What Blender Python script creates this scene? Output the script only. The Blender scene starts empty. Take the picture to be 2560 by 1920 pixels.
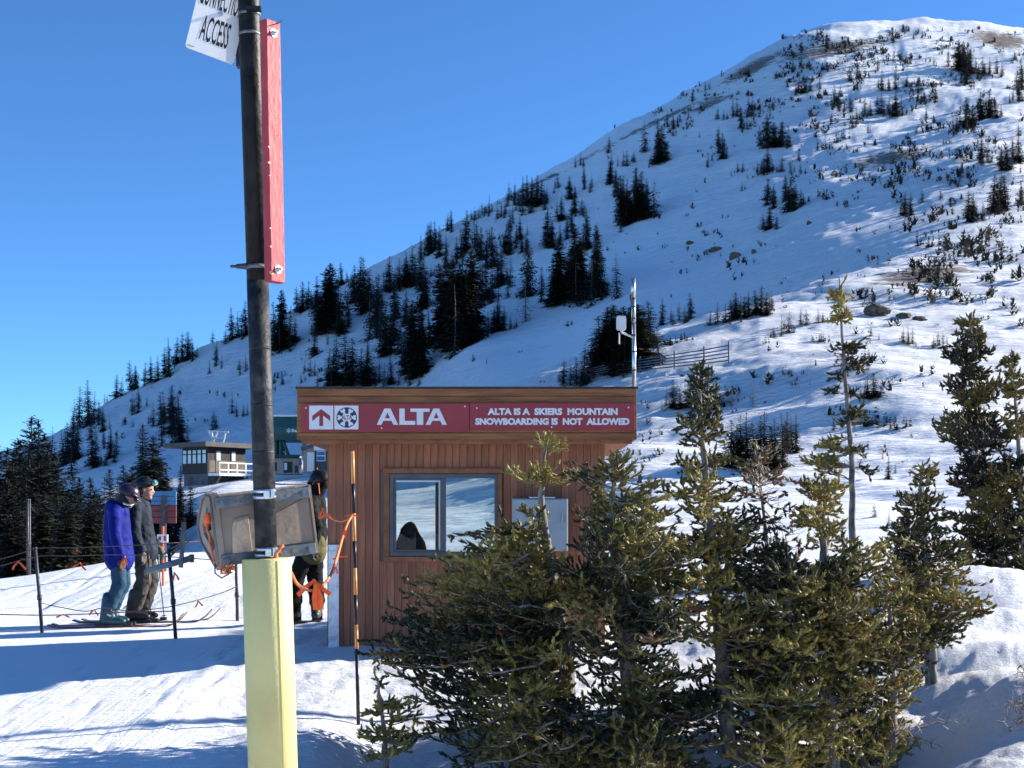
import bpy, bmesh, math, random
import numpy as np
from mathutils import Vector, Matrix

# ------------------------------------------------------------------ camera, sky, sun, exposure
SC = bpy.context.scene
COL = SC.collection
F = 3400.0            # focal length in photo pixels (photo 2560 x 1920)
EYE = 1.6
HOR = 1300.0          # photo row of the horizon
cam_d = bpy.data.cameras.new('camera')
cam = bpy.data.objects.new('camera', cam_d)
COL.objects.link(cam)
cam.location = (0, 0, EYE)
cam.rotation_euler = (math.radians(90), 0, 0)
cam_d.sensor_width = 36.0
cam_d.lens = 36.0 * F / 2560.0
cam_d.shift_y = (HOR - 960.0) / 2560.0
cam_d.clip_start = 0.1
cam_d.clip_end = 6000
SC.camera = cam

SUN_EL = math.radians(22.0)
SUN_BEHIND = math.radians(20.0)
S = Vector((math.cos(SUN_EL) * math.cos(SUN_BEHIND), math.cos(SUN_EL) * math.sin(SUN_BEHIND), math.sin(SUN_EL)))
w = bpy.data.worlds.new('World')
SC.world = w
w.use_nodes = True
nt = w.node_tree
sky = nt.nodes.new('ShaderNodeTexSky')
sky.sky_type = 'NISHITA'
sky.sun_disc = False
sky.sun_elevation = SUN_EL
sky.sun_rotation = math.atan2(S.x, S.y)
sky.altitude = 3200
sky.air_density = 1.0
sky.dust_density = 0.0
sky.ozone_density = 3.0
bg = nt.nodes['Background']
bg.inputs[1].default_value = 0.076
tint = nt.nodes.new('ShaderNodeMix')
tint.data_type = 'RGBA'
tint.blend_type = 'MULTIPLY'
tint.inputs[0].default_value = 1.0
tint.inputs[7].default_value = (0.55, 0.915, 1.22, 1)     # white balance of the clear mountain sky
nt.links.new(sky.outputs[0], tint.inputs[6])
nt.links.new(tint.outputs[2], bg.inputs[0])

sun_d = bpy.data.lights.new('sun', 'SUN')
sun_d.energy = 5.0
sun_d.angle = math.radians(0.53)
sun_d.color = (1.0, 0.94, 0.84)
sun = bpy.data.objects.new('sun', sun_d)
COL.objects.link(sun)
sun.location = (40, 10, 30)
sun.rotation_euler = S.to_track_quat('Z', 'Y').to_euler()

vs = SC.view_settings
vs.view_transform = 'Standard'
vs.look = 'None'
vs.gamma = 1.0
vs.exposure = 1.28
vs.use_curve_mapping = False
SC.cycles.max_bounces = 6
SC.cycles.diffuse_bounces = 3
SC.cycles.glossy_bounces = 2
SC.cycles.transmission_bounces = 4
SC.cycles.transparent_max_bounces = 8
SC.cycles.caustics_reflective = False
SC.cycles.caustics_refractive = False

random.seed(7)
RNG = np.random.default_rng(11)


def P(px, py, d):
    """World point seen at photo pixel (px, py) at distance d along the view."""
    return Vector(((px - 1280.0) / F * d, d, EYE + (HOR - py) / F * d))


# ------------------------------------------------------------------ materials
MATS = {}


def nd(t, kind, **kw):
    n = t.nodes.new(kind)
    for k, v in kw.items():
        setattr(n, k, v)
    return n


def mat(name, c1, c2=None, scale=6.0, rough=0.7, metal=0.0, bump=0.0, bscale=None, stretch=(1, 1, 1), rnd=0.0,
        spec=0.4, detail=5.0, contrast=(0.35, 0.65), attr=None, coord='Object'):
    m = bpy.data.materials.new(name)
    m.use_nodes = True
    t = m.node_tree
    b = t.nodes['Principled BSDF']
    b.inputs['Roughness'].default_value = rough
    b.inputs['Metallic'].default_value = metal
    b.inputs['Specular IOR Level'].default_value = spec
    tc = nd(t, 'ShaderNodeTexCoord')
    mp = nd(t, 'ShaderNodeMapping')
    mp.inputs['Scale'].default_value = stretch
    t.links.new(tc.outputs[coord], mp.inputs[0])
    col = None
    if c2 is not None:
        nz = nd(t, 'ShaderNodeTexNoise')
        nz.inputs['Scale'].default_value = scale
        nz.inputs['Detail'].default_value = detail
        t.links.new(mp.outputs[0], nz.inputs['Vector'])
        rp = nd(t, 'ShaderNodeValToRGB')
        rp.color_ramp.elements[0].position = contrast[0]
        rp.color_ramp.elements[1].position = contrast[1]
        rp.color_ramp.elements[0].color = (*c1, 1)
        rp.color_ramp.elements[1].color = (*c2, 1)
        t.links.new(nz.outputs['Fac'], rp.inputs['Fac'])
        col = rp.outputs['Color']
    if attr:
        at = nd(t, 'ShaderNodeAttribute', attribute_name=attr)
        if col is None:
            col = at.outputs['Color']
        else:
            mx = nd(t, 'ShaderNodeMix', data_type='RGBA', blend_type='MULTIPLY')
            mx.inputs[0].default_value = 1.0
            t.links.new(col, mx.inputs[6])
            t.links.new(at.outputs['Color'], mx.inputs[7])
            col = mx.outputs[2]
    if rnd > 0:
        oi = nd(t, 'ShaderNodeObjectInfo')
        mr = nd(t, 'ShaderNodeMapRange')
        mr.inputs[3].default_value = 1 - rnd
        mr.inputs[4].default_value = 1 + rnd
        t.links.new(oi.outputs['Random'], mr.inputs[0])
        hs = nd(t, 'ShaderNodeHueSaturation')
        t.links.new(mr.outputs[0], hs.inputs['Value'])
        if col is None:
            hs.inputs['Color'].default_value = (*c1, 1)
        else:
            t.links.new(col, hs.inputs['Color'])
        col = hs.outputs['Color']
    if col is None:
        b.inputs['Base Color'].default_value = (*c1, 1)
    else:
        t.links.new(col, b.inputs['Base Color'])
    if bump > 0:
        n2 = nd(t, 'ShaderNodeTexNoise')
        n2.inputs['Scale'].default_value = bscale or scale * 3
        n2.inputs['Detail'].default_value = 6
        t.links.new(mp.outputs[0], n2.inputs['Vector'])
        bp = nd(t, 'ShaderNodeBump')
        bp.inputs['Strength'].default_value = bump
        bp.inputs['Distance'].default_value = 0.02
        t.links.new(n2.outputs['Fac'], bp.inputs['Height'])
        t.links.new(bp.outputs['Normal'], b.inputs['Normal'])
    MATS[name] = m
    return m


def needle_mat(name, attr='tint', rnd=0.0, trans=0.25):
    m = bpy.data.materials.new(name)
    m.use_nodes = True
    t = m.node_tree
    b = t.nodes['Principled BSDF']
    b.inputs['Roughness'].default_value = 0.55
    b.inputs['Specular IOR Level'].default_value = 0.35
    at = nd(t, 'ShaderNodeAttribute', attribute_name=attr)
    col = at.outputs['Color']
    if rnd:
        oi = nd(t, 'ShaderNodeObjectInfo')
        mr = nd(t, 'ShaderNodeMapRange')
        mr.inputs[3].default_value = 1 - rnd
        mr.inputs[4].default_value = 1 + rnd
        t.links.new(oi.outputs['Random'], mr.inputs[0])
        hs = nd(t, 'ShaderNodeHueSaturation')
        t.links.new(mr.outputs[0], hs.inputs['Value'])
        t.links.new(col, hs.inputs['Color'])
        col = hs.outputs['Color']
    t.links.new(col, b.inputs['Base Color'])
    if trans:
        tr = nd(t, 'ShaderNodeBsdfTranslucent')
        t.links.new(col, tr.inputs['Color'])
        mx = nd(t, 'ShaderNodeMixShader')
        mx.inputs[0].default_value = trans
        t.links.new(b.outputs[0], mx.inputs[1])
        t.links.new(tr.outputs[0], mx.inputs[2])
        t.links.new(mx.outputs[0], t.nodes['Material Output'].inputs['Surface'])
    MATS[name] = m
    return m


def snow_mat():
    m = bpy.data.materials.new('snow')
    m.use_nodes = True
    t = m.node_tree
    L = t.links
    b = t.nodes['Principled BSDF']
    b.inputs['Roughness'].default_value = 0.62
    b.inputs['Specular IOR Level'].default_value = 0.3
    geo = nd(t, 'ShaderNodeNewGeometry')
    # colour: snow, with bare earth where the wind has scoured it
    at = nd(t, 'ShaderNodeAttribute', attribute_name='earth')
    ne = nd(t, 'ShaderNodeTexNoise')
    ne.inputs['Scale'].default_value = 1.1
    ne.inputs['Detail'].default_value = 7
    ne.inputs['Roughness'].default_value = 0.7
    mpe = nd(t, 'ShaderNodeMapping')
    mpe.inputs['Scale'].default_value = (0.35, 0.6, 1.6)
    L.new(geo.outputs['Position'], mpe.inputs[0])
    L.new(mpe.outputs[0], ne.inputs['Vector'])
    ad = nd(t, 'ShaderNodeMath', operation='ADD')
    L.new(at.outputs['Fac'], ad.inputs[0])
    L.new(ne.outputs['Fac'], ad.inputs[1])
    rp = nd(t, 'ShaderNodeValToRGB')
    rp.color_ramp.elements[0].position = 0.86
    rp.color_ramp.elements[1].position = 1.0
    L.new(ad.outputs[0], rp.inputs['Fac'])
    ecol = nd(t, 'ShaderNodeTexNoise')
    ecol.inputs['Scale'].default_value = 2.2
    ecol.inputs['Detail'].default_value = 8
    L.new(geo.outputs['Position'], ecol.inputs['Vector'])
    er = nd(t, 'ShaderNodeValToRGB')
    er.color_ramp.elements[0].color = (0.10, 0.075, 0.055, 1)
    er.color_ramp.elements[1].color = (0.34, 0.28, 0.22, 1)
    L.new(ecol.outputs['Fac'], er.inputs['Fac'])
    mx = nd(t, 'ShaderNodeMix', data_type='RGBA')
    L.new(rp.outputs['Color'], mx.inputs[0])
    mx.inputs[6].default_value = (0.83, 0.84, 0.86, 1)
    L.new(er.outputs['Color'], mx.inputs[7])
    L.new(mx.outputs[2], b.inputs['Base Color'])
    # relief: grain, chopped crust, wind crust, groomer lines
    def noise(scale, vec, detail=4, rough=0.55):
        n = nd(t, 'ShaderNodeTexNoise')
        n.inputs['Scale'].default_value = scale
        n.inputs['Detail'].default_value = detail
        n.inputs['Roughness'].default_value = rough
        L.new(vec, n.inputs['Vector'])
        return n.outputs['Fac']
    def mapped(sc, rot=0.0):
        mp = nd(t, 'ShaderNodeMapping')
        mp.inputs['Scale'].default_value = sc
        mp.inputs['Rotation'].default_value = (0, 0, rot)
        L.new(geo.outputs['Position'], mp.inputs[0])
        return mp.outputs[0]
    nrm = None
    def bump(h, dist, strength):
        nonlocal nrm
        bp = nd(t, 'ShaderNodeBump')
        bp.inputs['Distance'].default_value = dist
        if isinstance(strength, (int, float)):
            bp.inputs['Strength'].default_value = strength
        else:
            L.new(strength, bp.inputs['Strength'])
        L.new(h, bp.inputs['Height'])
        if nrm is not None:
            L.new(nrm, bp.inputs['Normal'])
        nrm = bp.outputs['Normal']
    far = nd(t, 'ShaderNodeAttribute', attribute_name='far')
    near = nd(t, 'ShaderNodeAttribute', attribute_name='near')
    groom = nd(t, 'ShaderNodeAttribute', attribute_name='groom')
    bump(noise(0.34, mapped((0.28, 1.25, 1.9), 0.12), 8, 0.62), 1.5, far.outputs['Fac'])
    bump(noise(1.1, mapped((0.30, 1.8, 1.8), -0.22), 6, 0.65), 0.42, far.outputs['Fac'])
    bump(noise(6.0, mapped((0.6, 1.3, 1.0), 0.3), 7, 0.68), 0.075, near.outputs['Fac'])
    bump(noise(38.0, mapped((1, 1, 1)), 5, 0.7), 0.020, near.outputs['Fac'])
    bump(noise(9.0, mapped((2.6, 0.10, 1), 0.30), 4, 0.7), 0.022, groom.outputs['Fac'])
    L.new(nrm, b.inputs['Normal'])
    MATS['snow'] = m
    return m


snow_mat()
mat('cedar', (0.245, 0.094, 0.050), (0.345, 0.140, 0.076), scale=5, rough=0.75, bump=0.3, bscale=22, stretch=(6, 6, 0.5), rnd=0.2)
mat('fascia', (0.20, 0.078, 0.033), (0.36, 0.15, 0.058), scale=4, rough=0.75, bump=0.35, bscale=18, stretch=(0.6, 5, 6), rnd=0.12)
mat('trim', (0.20, 0.08, 0.036), (0.30, 0.125, 0.058), scale=5, rough=0.75, bump=0.3, stretch=(2, 2, 2), rnd=0.08)
mat('roof_felt', (0.03, 0.03, 0.03), (0.06, 0.055, 0.05), scale=8, rough=0.9)
mat('inner', (0.16, 0.12, 0.08), (0.22, 0.17, 0.12), scale=3, rough=0.8)
mat('sign_red', (0.30, 0.035, 0.045), (0.34, 0.042, 0.052), scale=3, rough=0.45)
mat('sign_white', (0.72, 0.73, 0.74), (0.78, 0.79, 0.80), scale=9, rough=0.5)
mat('navy', (0.02, 0.035, 0.085), rough=0.5)
mat('letter_black', (0.012, 0.012, 0.014), rough=0.5)
mat('alu_dark', (0.085, 0.09, 0.105), (0.11, 0.115, 0.13), scale=10, rough=0.4, metal=0.5)
mat('alu_light', (0.5, 0.52, 0.54), rough=0.35, metal=0.6)
mat('steel', (0.55, 0.56, 0.57), (0.68, 0.69, 0.70), scale=30, rough=0.28, metal=0.9)
mat('galv', (0.10, 0.115, 0.135), (0.19, 0.205, 0.22), scale=18, rough=0.5, metal=0.4, bump=0.1)
mat('pole_black', (0.006, 0.0065, 0.008), (0.022, 0.022, 0.024), scale=7, rough=0.5, metal=0.0, bump=0.25, bscale=30, contrast=(0.45, 0.8), spec=0.18)
mat('pole_scuffed', (0.018, 0.019, 0.023), (0.075, 0.074, 0.072), scale=14, rough=0.55, metal=0.0, bump=0.25, bscale=40, contrast=(0.45, 0.75), spec=0.2)
mat('yellow', (0.56, 0.48, 0.19), (0.65, 0.57, 0.235), scale=2.2, detail=9, contrast=(0.28, 0.5), rough=0.5, bump=0.15, bscale=50)
mat('red_paint', (0.34, 0.034, 0.045), (0.41, 0.05, 0.062), scale=14, rough=0.6, bump=0.22, bscale=24, stretch=(2, 2, 0.7))
mat('bare_wood', (0.48, 0.34, 0.16), (0.6, 0.45, 0.25), scale=20, rough=0.8)
mat('tan_plastic', (0.20, 0.145, 0.105), (0.34, 0.28, 0.225), scale=3.2, rough=0.7, bump=0.25, bscale=14, contrast=(0.3, 0.62))
mat('tan_dark', (0.15, 0.115, 0.10), (0.24, 0.19, 0.16), scale=6, rough=0.75, bump=0.25)
mat('orange', (0.85, 0.10, 0.025), (0.95, 0.16, 0.03), scale=20, rough=0.6)
mat('orange_rope', (0.62, 0.12, 0.04), (0.78, 0.26, 0.10), scale=60, rough=0.8)
mat('rope_grey', (0.10, 0.075, 0.07), (0.20, 0.13, 0.12), scale=40, rough=0.85)
mat('post_dark', (0.03, 0.032, 0.04), (0.07, 0.07, 0.08), scale=12, rough=0.5, metal=0.3)
mat('post_grey', (0.12, 0.115, 0.11), (0.2, 0.19, 0.18), scale=12, rough=0.6, metal=0.3)
mat('pipe_grey', (0.20, 0.21, 0.22), (0.30, 0.31, 0.32), scale=10, rough=0.5, metal=0.2)
mat('old_wood', (0.16, 0.125, 0.10), (0.30, 0.25, 0.21), scale=9, rough=0.85, bump=0.4, stretch=(4, 4, 0.6))
mat('stick_black', (0.012, 0.012, 0.014), rough=0.4)
mat('stick_orange', (0.70, 0.24, 0.05), (0.80, 0.34, 0.10), scale=30, rough=0.45)
mat('ebox', (0.30, 0.35, 0.38), (0.34, 0.39, 0.42), scale=4, rough=0.45, metal=0.2)
mat('white_plastic', (0.74, 0.75, 0.72), rough=0.45)
mat('foil', (0.60, 0.61, 0.63), (0.80, 0.81, 0.83), scale=7, rough=0.42, metal=0.35, bump=0.8, bscale=16)
mat('fence_dark', (0.07, 0.085, 0.14), (0.11, 0.125, 0.18), scale=4, rough=0.7)
mat('rock', (0.045, 0.035, 0.03), (0.14, 0.11, 0.09), scale=4, rough=0.9, bump=0.8, bscale=7)
mat('rock_tan', (0.06, 0.042, 0.03), (0.22, 0.16, 0.11), scale=3, rough=0.9, bump=0.8, bscale=5)
mat('bark', (0.09, 0.078, 0.068), (0.27, 0.245, 0.22), scale=25, rough=0.9, bump=0.6, bscale=40, stretch=(1, 1, 0.35))
mat('twig', (0.20, 0.16, 0.13), (0.46, 0.40, 0.35), scale=30, rough=0.9)
mat('bark_dark', (0.05, 0.04, 0.032), (0.10, 0.08, 0.065), scale=8, rough=0.95)
mat('bark_snag', (0.16, 0.13, 0.11), (0.24, 0.2, 0.17), scale=8, rough=0.95)
needle_mat('needles', trans=0.22)
needle_mat('far_needles', rnd=0.3, trans=0.0)
mat('jacket_blue', (0.006, 0.012, 0.15), (0.009, 0.017, 0.20), scale=7, rough=0.65, bump=0.7, bscale=9, spec=0.08)
mat('jacket_slate', (0.013, 0.020, 0.032), (0.021, 0.031, 0.046), scale=6, rough=0.65, bump=0.9, bscale=10, spec=0.08)
mat('jeans', (0.020, 0.055, 0.095), (0.042, 0.090, 0.145), scale=8, rough=0.8, bump=0.8, bscale=12, spec=0.08)
mat('pants_taupe', (0.05, 0.047, 0.043), (0.08, 0.075, 0.067), scale=6, rough=0.8, bump=0.9, bscale=11, spec=0.08)
mat('pants_black', (0.008, 0.008, 0.009), (0.014, 0.014, 0.015), scale=6, rough=0.8, bump=0.6, bscale=12, spec=0.08)
mat('jacket_black', (0.008, 0.008, 0.009), (0.014, 0.014, 0.014), scale=6, rough=0.75, bump=0.6, bscale=12, spec=0.08)
mat('olive', (0.075, 0.07, 0.03), (0.105, 0.095, 0.045), scale=6, rough=0.8, bump=0.6, spec=0.08)
mat('skin', (0.42, 0.23, 0.16), (0.47, 0.26, 0.18), scale=6, rough=0.55)
mat('hair', (0.025, 0.017, 0.012), (0.045, 0.03, 0.02), scale=40, rough=0.7)
mat('helmet_plum', (0.022, 0.014, 0.032), (0.030, 0.020, 0.042), scale=3, rough=0.3)
mat('helmet_black', (0.010, 0.010, 0.011), rough=0.35)
mat('goggle', (0.06, 0.16, 0.17), (0.30, 0.6, 0.52), scale=9, rough=0.1, metal=0.6)
mat('goggle_dark', (0.02, 0.02, 0.028), rough=0.15)
mat('strap', (0.02, 0.02, 0.022), rough=0.7)
mat('boot_black', (0.014, 0.013, 0.013), (0.03, 0.028, 0.028), scale=9, rough=0.45)
mat('boot_blue', (0.012, 0.045, 0.07), (0.022, 0.07, 0.10), scale=9, rough=0.45)
mat('boot_orange', (0.55, 0.10, 0.06), rough=0.5)
mat('mitten', (0.12, 0.065, 0.04), (0.17, 0.10, 0.06), scale=9, rough=0.8, spec=0.08)
mat('glove_grey', (0.11, 0.10, 0.085), (0.16, 0.15, 0.13), scale=9, rough=0.8, spec=0.08)
mat('ski_red', (0.16, 0.03, 0.028), (0.25, 0.06, 0.05), scale=3, rough=0.4)
mat('ski_dark', (0.02, 0.022, 0.025), (0.05, 0.05, 0.055), scale=3, rough=0.4)
mat('siding_dark', (0.028, 0.022, 0.022), (0.04, 0.032, 0.031), scale=2, rough=0.8)
mat('siding_tan', (0.10, 0.082, 0.07), (0.14, 0.115, 0.097), scale=2, rough=0.8)
mat('siding_beige', (0.26, 0.25, 0.21), (0.31, 0.30, 0.25), scale=2, rough=0.8)
mat('concrete', (0.08, 0.08, 0.084), (0.13, 0.13, 0.134), scale=1.2, rough=0.9, bump=0.4)
mat('flat_roof', (0.075, 0.07, 0.068), (0.10, 0.093, 0.088), scale=1.5, rough=0.8)
mat('green_steel', (0.018, 0.075, 0.07), (0.025, 0.095, 0.088), scale=1.2, rough=0.5)
mat('green_dark', (0.012, 0.035, 0.032), rough=0.6)
mat('dark_opening', (0.012, 0.010, 0.010), rough=0.5)
mat('glass_pale', (0.42, 0.55, 0.60), (0.55, 0.66, 0.70), scale=0.8, rough=0.25, spec=0.6)
mat('white_paint', (0.75, 0.76, 0.77), (0.80, 0.81, 0.82), scale=4, rough=0.6)
mat('sign_blue', (0.04, 0.15, 0.30), (0.055, 0.18, 0.34), scale=3, rough=0.5)
mat('sign_maroon', (0.13, 0.028, 0.03), (0.17, 0.04, 0.04), scale=4, rough=0.6)
mat('bag', (0.012, 0.013, 0.016), (0.03, 0.032, 0.037), scale=8, rough=0.8, bump=0.5)
mat('person_blue', (0.05, 0.07, 0.16), rough=0.7)
mat('person_grey', (0.2, 0.2, 0.22), rough=0.7)

g = bpy.data.materials.new('glass')
g.use_nodes = True
gt = g.node_tree
gt.nodes.remove(gt.nodes['Principled BSDF'])
tb = nd(gt, 'ShaderNodeBsdfTransparent')
tb.inputs[0].default_value = (0.86, 0.9, 0.9, 1)
gb = nd(gt, 'ShaderNodeBsdfGlossy')
gb.inputs['Roughness'].default_value = 0.02
fr = nd(gt, 'ShaderNodeFresnel')
fr.inputs[0].default_value = 1.3
gm = nd(gt, 'ShaderNodeMixShader')
gt.links.new(fr.outputs[0], gm.inputs[0])
gt.links.new(tb.outputs[0], gm.inputs[1])
gt.links.new(gb.outputs[0], gm.inputs[2])
gt.links.new(gm.outputs[0], gt.nodes['Material Output'].inputs['Surface'])
MATS['glass'] = g


# ------------------------------------------------------------------ object helpers
def tag(o, label, cat, group=None):
    n = len(label.split())
    assert 4 <= n <= 16, label
    o['label'] = label
    o['category'] = cat
    if group:
        o['group'] = group
    return o


def empty(name, loc, label, cat, group=None):
    o = bpy.data.objects.new(name, None)
    o.empty_display_size = 0.1
    COL.objects.link(o)
    o.location = loc
    return tag(o, label, cat, group)


def woff(o):
    v = Vector((0, 0, 0))
    while o is not None:
        v += o.location
        o = o.parent
    return v


def link(name, me, parent=None, loc=(0, 0, 0), rot=None, scale=None):
    o = bpy.data.objects.new(name, me)
    COL.objects.link(o)
    o.location = loc
    if rot is not None:
        o.rotation_euler = rot
    if scale is not None:
        o.scale = scale
    if parent is not None:
        o.parent = parent
    return o


class MB:
    """Collects shapes in world coordinates and links them as one mesh object."""

    def __init__(s):
        s.v, s.f = [], []

    def add(s, vs, fs):
        k = len(s.v)
        s.v += [Vector(x) for x in vs]
        s.f += [tuple(i + k for i in f) for f in fs]
        return s

    def box(s, c, size, M=None):
        hx, hy, hz = size[0] / 2, size[1] / 2, size[2] / 2
        pts = [Vector((x, y, z)) for x in (-hx, hx) for y in (-hy, hy) for z in (-hz, hz)]
        if M is not None:
            pts = [M @ p for p in pts]
        c = Vector(c)
        return s.add([p + c for p in pts], [(0, 1, 3, 2), (4, 6, 7, 5), (0, 4, 5, 1), (2, 3, 7, 6), (0, 2, 6, 4), (1, 5, 7, 3)])

    def span(s, x0, x1, y0, y1, z0, z1):
        return s.box(((x0 + x1) / 2, (y0 + y1) / 2, (z0 + z1) / 2), (abs(x1 - x0), abs(y1 - y0), abs(z1 - z0)))

    def tube(s, pts, rad, n=8, cap=True):
        pts = [Vector(p) for p in pts]
        if not isinstance(rad, (list, tuple)):
            rad = [rad] * len(pts)
        k = len(s.v)
        up = None
        for i, p in enumerate(pts):
            d = (pts[min(i + 1, len(pts) - 1)] - pts[max(i - 1, 0)])
            d = d.normalized() if d.length > 1e-9 else Vector((0, 0, 1))
            if up is None:
                up = Vector((0, 0, 1)) if abs(d.z) < 0.9 else Vector((1, 0, 0))
            a = d.cross(up).normalized()
            bb = a.cross(d).normalized()
            up = bb
            for j in range(n):
                t = 2 * math.pi * j / n
                s.v.append(p + (a * math.cos(t) + bb * math.sin(t)) * rad[i])
        for i in range(len(pts) - 1):
            for j in range(n):
                j2 = (j + 1) % n
                s.f.append((k + i * n + j, k + i * n + j2, k + (i + 1) * n + j2, k + (i + 1) * n + j))
        if cap:
            s.f.append(tuple(k + j for j in range(n))[::-1])
            e = k + (len(pts) - 1) * n
            s.f.append(tuple(e + j for j in range(n)))
        return s

    def prism(s, poly, o, ex, ey, ez, depth):
        """poly in (ex, ey) from o, thickened by depth along ez."""
        o, ex, ey, ez = Vector(o), Vector(ex), Vector(ey), Vector(ez)
        n = len(poly)
        a = [o + ex * p[0] + ey * p[1] for p in poly]
        b = [q + ez * depth for q in a]
        return s.add(a + b, [tuple(range(n))[::-1], tuple(range(n, 2 * n))] + [(i, (i + 1) % n, n + (i + 1) % n, n + i) for i in range(n)])

    def ell(s, c, r, M=None, nu=12, nv=8):
        c = Vector(c)
        vs = []
        for i in range(nv + 1):
            th = math.pi * i / nv
            for j in range(nu):
                ph = 2 * math.pi * j / nu
                p = Vector((r[0] * math.sin(th) * math.cos(ph), r[1] * math.sin(th) * math.sin(ph), r[2] * math.cos(th)))
                vs.append(c + (M @ p if M is not None else p))
        fs = []
        for i in range(nv):
            for j in range(nu):
                j2 = (j + 1) % nu
                fs.append((i * nu + j, (i + 1) * nu + j, (i + 1) * nu + j2, i * nu + j2))
        return s.add(vs, fs)

    def mesh(s, name, material, off=Vector((0, 0, 0)), smooth=False):
        me = bpy.data.meshes.new(name)
        me.from_pydata([tuple(v - off) for v in s.v], [], s.f)
        me.materials.append(MATS[material])
        bm = bmesh.new()
        bm.from_mesh(me)
        bmesh.ops.remove_doubles(bm, verts=bm.verts, dist=1e-6)
        bmesh.ops.recalc_face_normals(bm, faces=bm.faces)
        bm.to_mesh(me)
        bm.free()
        if smooth:
            for p in me.polygons:
                p.use_smooth = True
        return me

    def build(s, name, material, parent=None, smooth=False, bevel=0.0, origin=None):
        off = woff(parent) if parent is not None else (Vector(origin) if origin is not None else Vector((0, 0, 0)))
        me = s.mesh(name, material, off, smooth)
        o = link(name, me, parent, loc=(0, 0, 0) if parent is not None else off)
        if bevel > 0:
            md = o.modifiers.new('bevel', 'BEVEL')
            md.width = bevel
            md.segments = 2
            md.limit_method = 'ANGLE'
        return o


def text_arrays(s, w, h, bold=0.0, spacing=1.0):
    """Lettering as flat verts and faces, fitted to w x h from its lower-left corner."""
    cu = bpy.data.curves.new('lettering', 'FONT')
    cu.body = s
    cu.size = 1.0
    cu.offset = bold
    cu.space_character = spacing
    cu.resolution_u = 3
    ob = bpy.data.objects.new('lettering_source', cu)
    COL.objects.link(ob)
    bpy.context.view_layer.update()
    me = bpy.data.meshes.new_from_object(ob.evaluated_get(bpy.context.evaluated_depsgraph_get()))
    v = np.array([x.co[:] for x in me.vertices])
    fs = [tuple(p.vertices) for p in me.polygons]
    lo, hi = v.min(0), v.max(0)
    v = (v - lo) / np.maximum(hi - lo, 1e-9)
    bpy.data.meshes.remove(me)
    bpy.data.objects.remove(ob)
    bpy.data.curves.remove(cu)
    return [(a[0] * w, a[1] * h) for a in v], fs


def letters(name, s, o, ex, ey, w, h, material, parent, bold=0.02, spacing=1.0, gap=0.28):
    """Flat lettering, one mesh for each word."""
    vs_, fs = text_arrays(s, w, h, bold, spacing)
    rows = sorted((min(vs_[i][0] for i in f), max(vs_[i][0] for i in f), k) for k, f in enumerate(fs))
    words, end = [[]], None
    for a, b, k in rows:
        if end is not None and a - end > gap * h:
            words.append([])
            end = b
        end = b if end is None else max(end, b)
        words[-1].append(k)
    for wd in words:
        used = sorted({i for k in wd for i in fs[k]})
        m = {i: j for j, i in enumerate(used)}
        mb = MB()
        mb.add([Vector(o) + Vector(ex) * vs_[i][0] + Vector(ey) * vs_[i][1] for i in used], [tuple(m[i] for i in fs[k]) for k in wd])
        mb.build(name, material, parent)


def tri_mesh(name, V, T, C=None, material=None, smooth=False):
    me = bpy.data.meshes.new(name)
    nv, ntri = len(V), len(T)
    me.vertices.add(nv)
    me.vertices.foreach_set('co', np.ascontiguousarray(V, dtype=np.float32).ravel())
    me.loops.add(ntri * 3)
    me.loops.foreach_set('vertex_index', np.ascontiguousarray(T, dtype=np.int32).ravel())
    me.polygons.add(ntri)
    me.polygons.foreach_set('loop_start', np.arange(0, ntri * 3, 3, dtype=np.int32))
    me.polygons.foreach_set('loop_total', np.full(ntri, 3, dtype=np.int32))
    me.update(calc_edges=True)
    if C is not None:
        a = me.attributes.new('tint', 'FLOAT_COLOR', 'POINT')
        cc = np.ones((nv, 4), dtype=np.float32)
        cc[:, :3] = C
        a.data.foreach_set('color', cc.ravel())
    if material:
        me.materials.append(MATS[material])
    if smooth:
        me.polygons.foreach_set('use_smooth', np.ones(ntri, dtype=bool))
    return me


# ------------------------------------------------------------------ noise
_pt = RNG.permutation(512)
_pv = RNG.random(512)


def vnoise(x, y, seed=0):
    xi, yi = np.floor(x).astype(np.int64), np.floor(y).astype(np.int64)
    fx, fy = x - xi, y - yi
    fx, fy = fx * fx * (3 - 2 * fx), fy * fy * (3 - 2 * fy)

    def h(i, j):
        return _pv[(_pt[(i + seed * 37) & 511] + _pt[(j + seed * 91) & 511] * 3 + seed) & 511]
    a, b, c, d = h(xi, yi), h(xi + 1, yi), h(xi, yi + 1), h(xi + 1, yi + 1)
    return (a * (1 - fx) + b * fx) * (1 - fy) + (c * (1 - fx) + d * fx) * fy


def fbm(x, y, seed=0, oct=4, gain=0.5):
    s, a, n = 0.0, 1.0, 0.0
    for k in range(oct):
        s = s + a * (vnoise(x * 2 ** k, y * 2 ** k, seed + k) - 0.5)
        n += a
        a *= gain
    return s / n * 2


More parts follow.
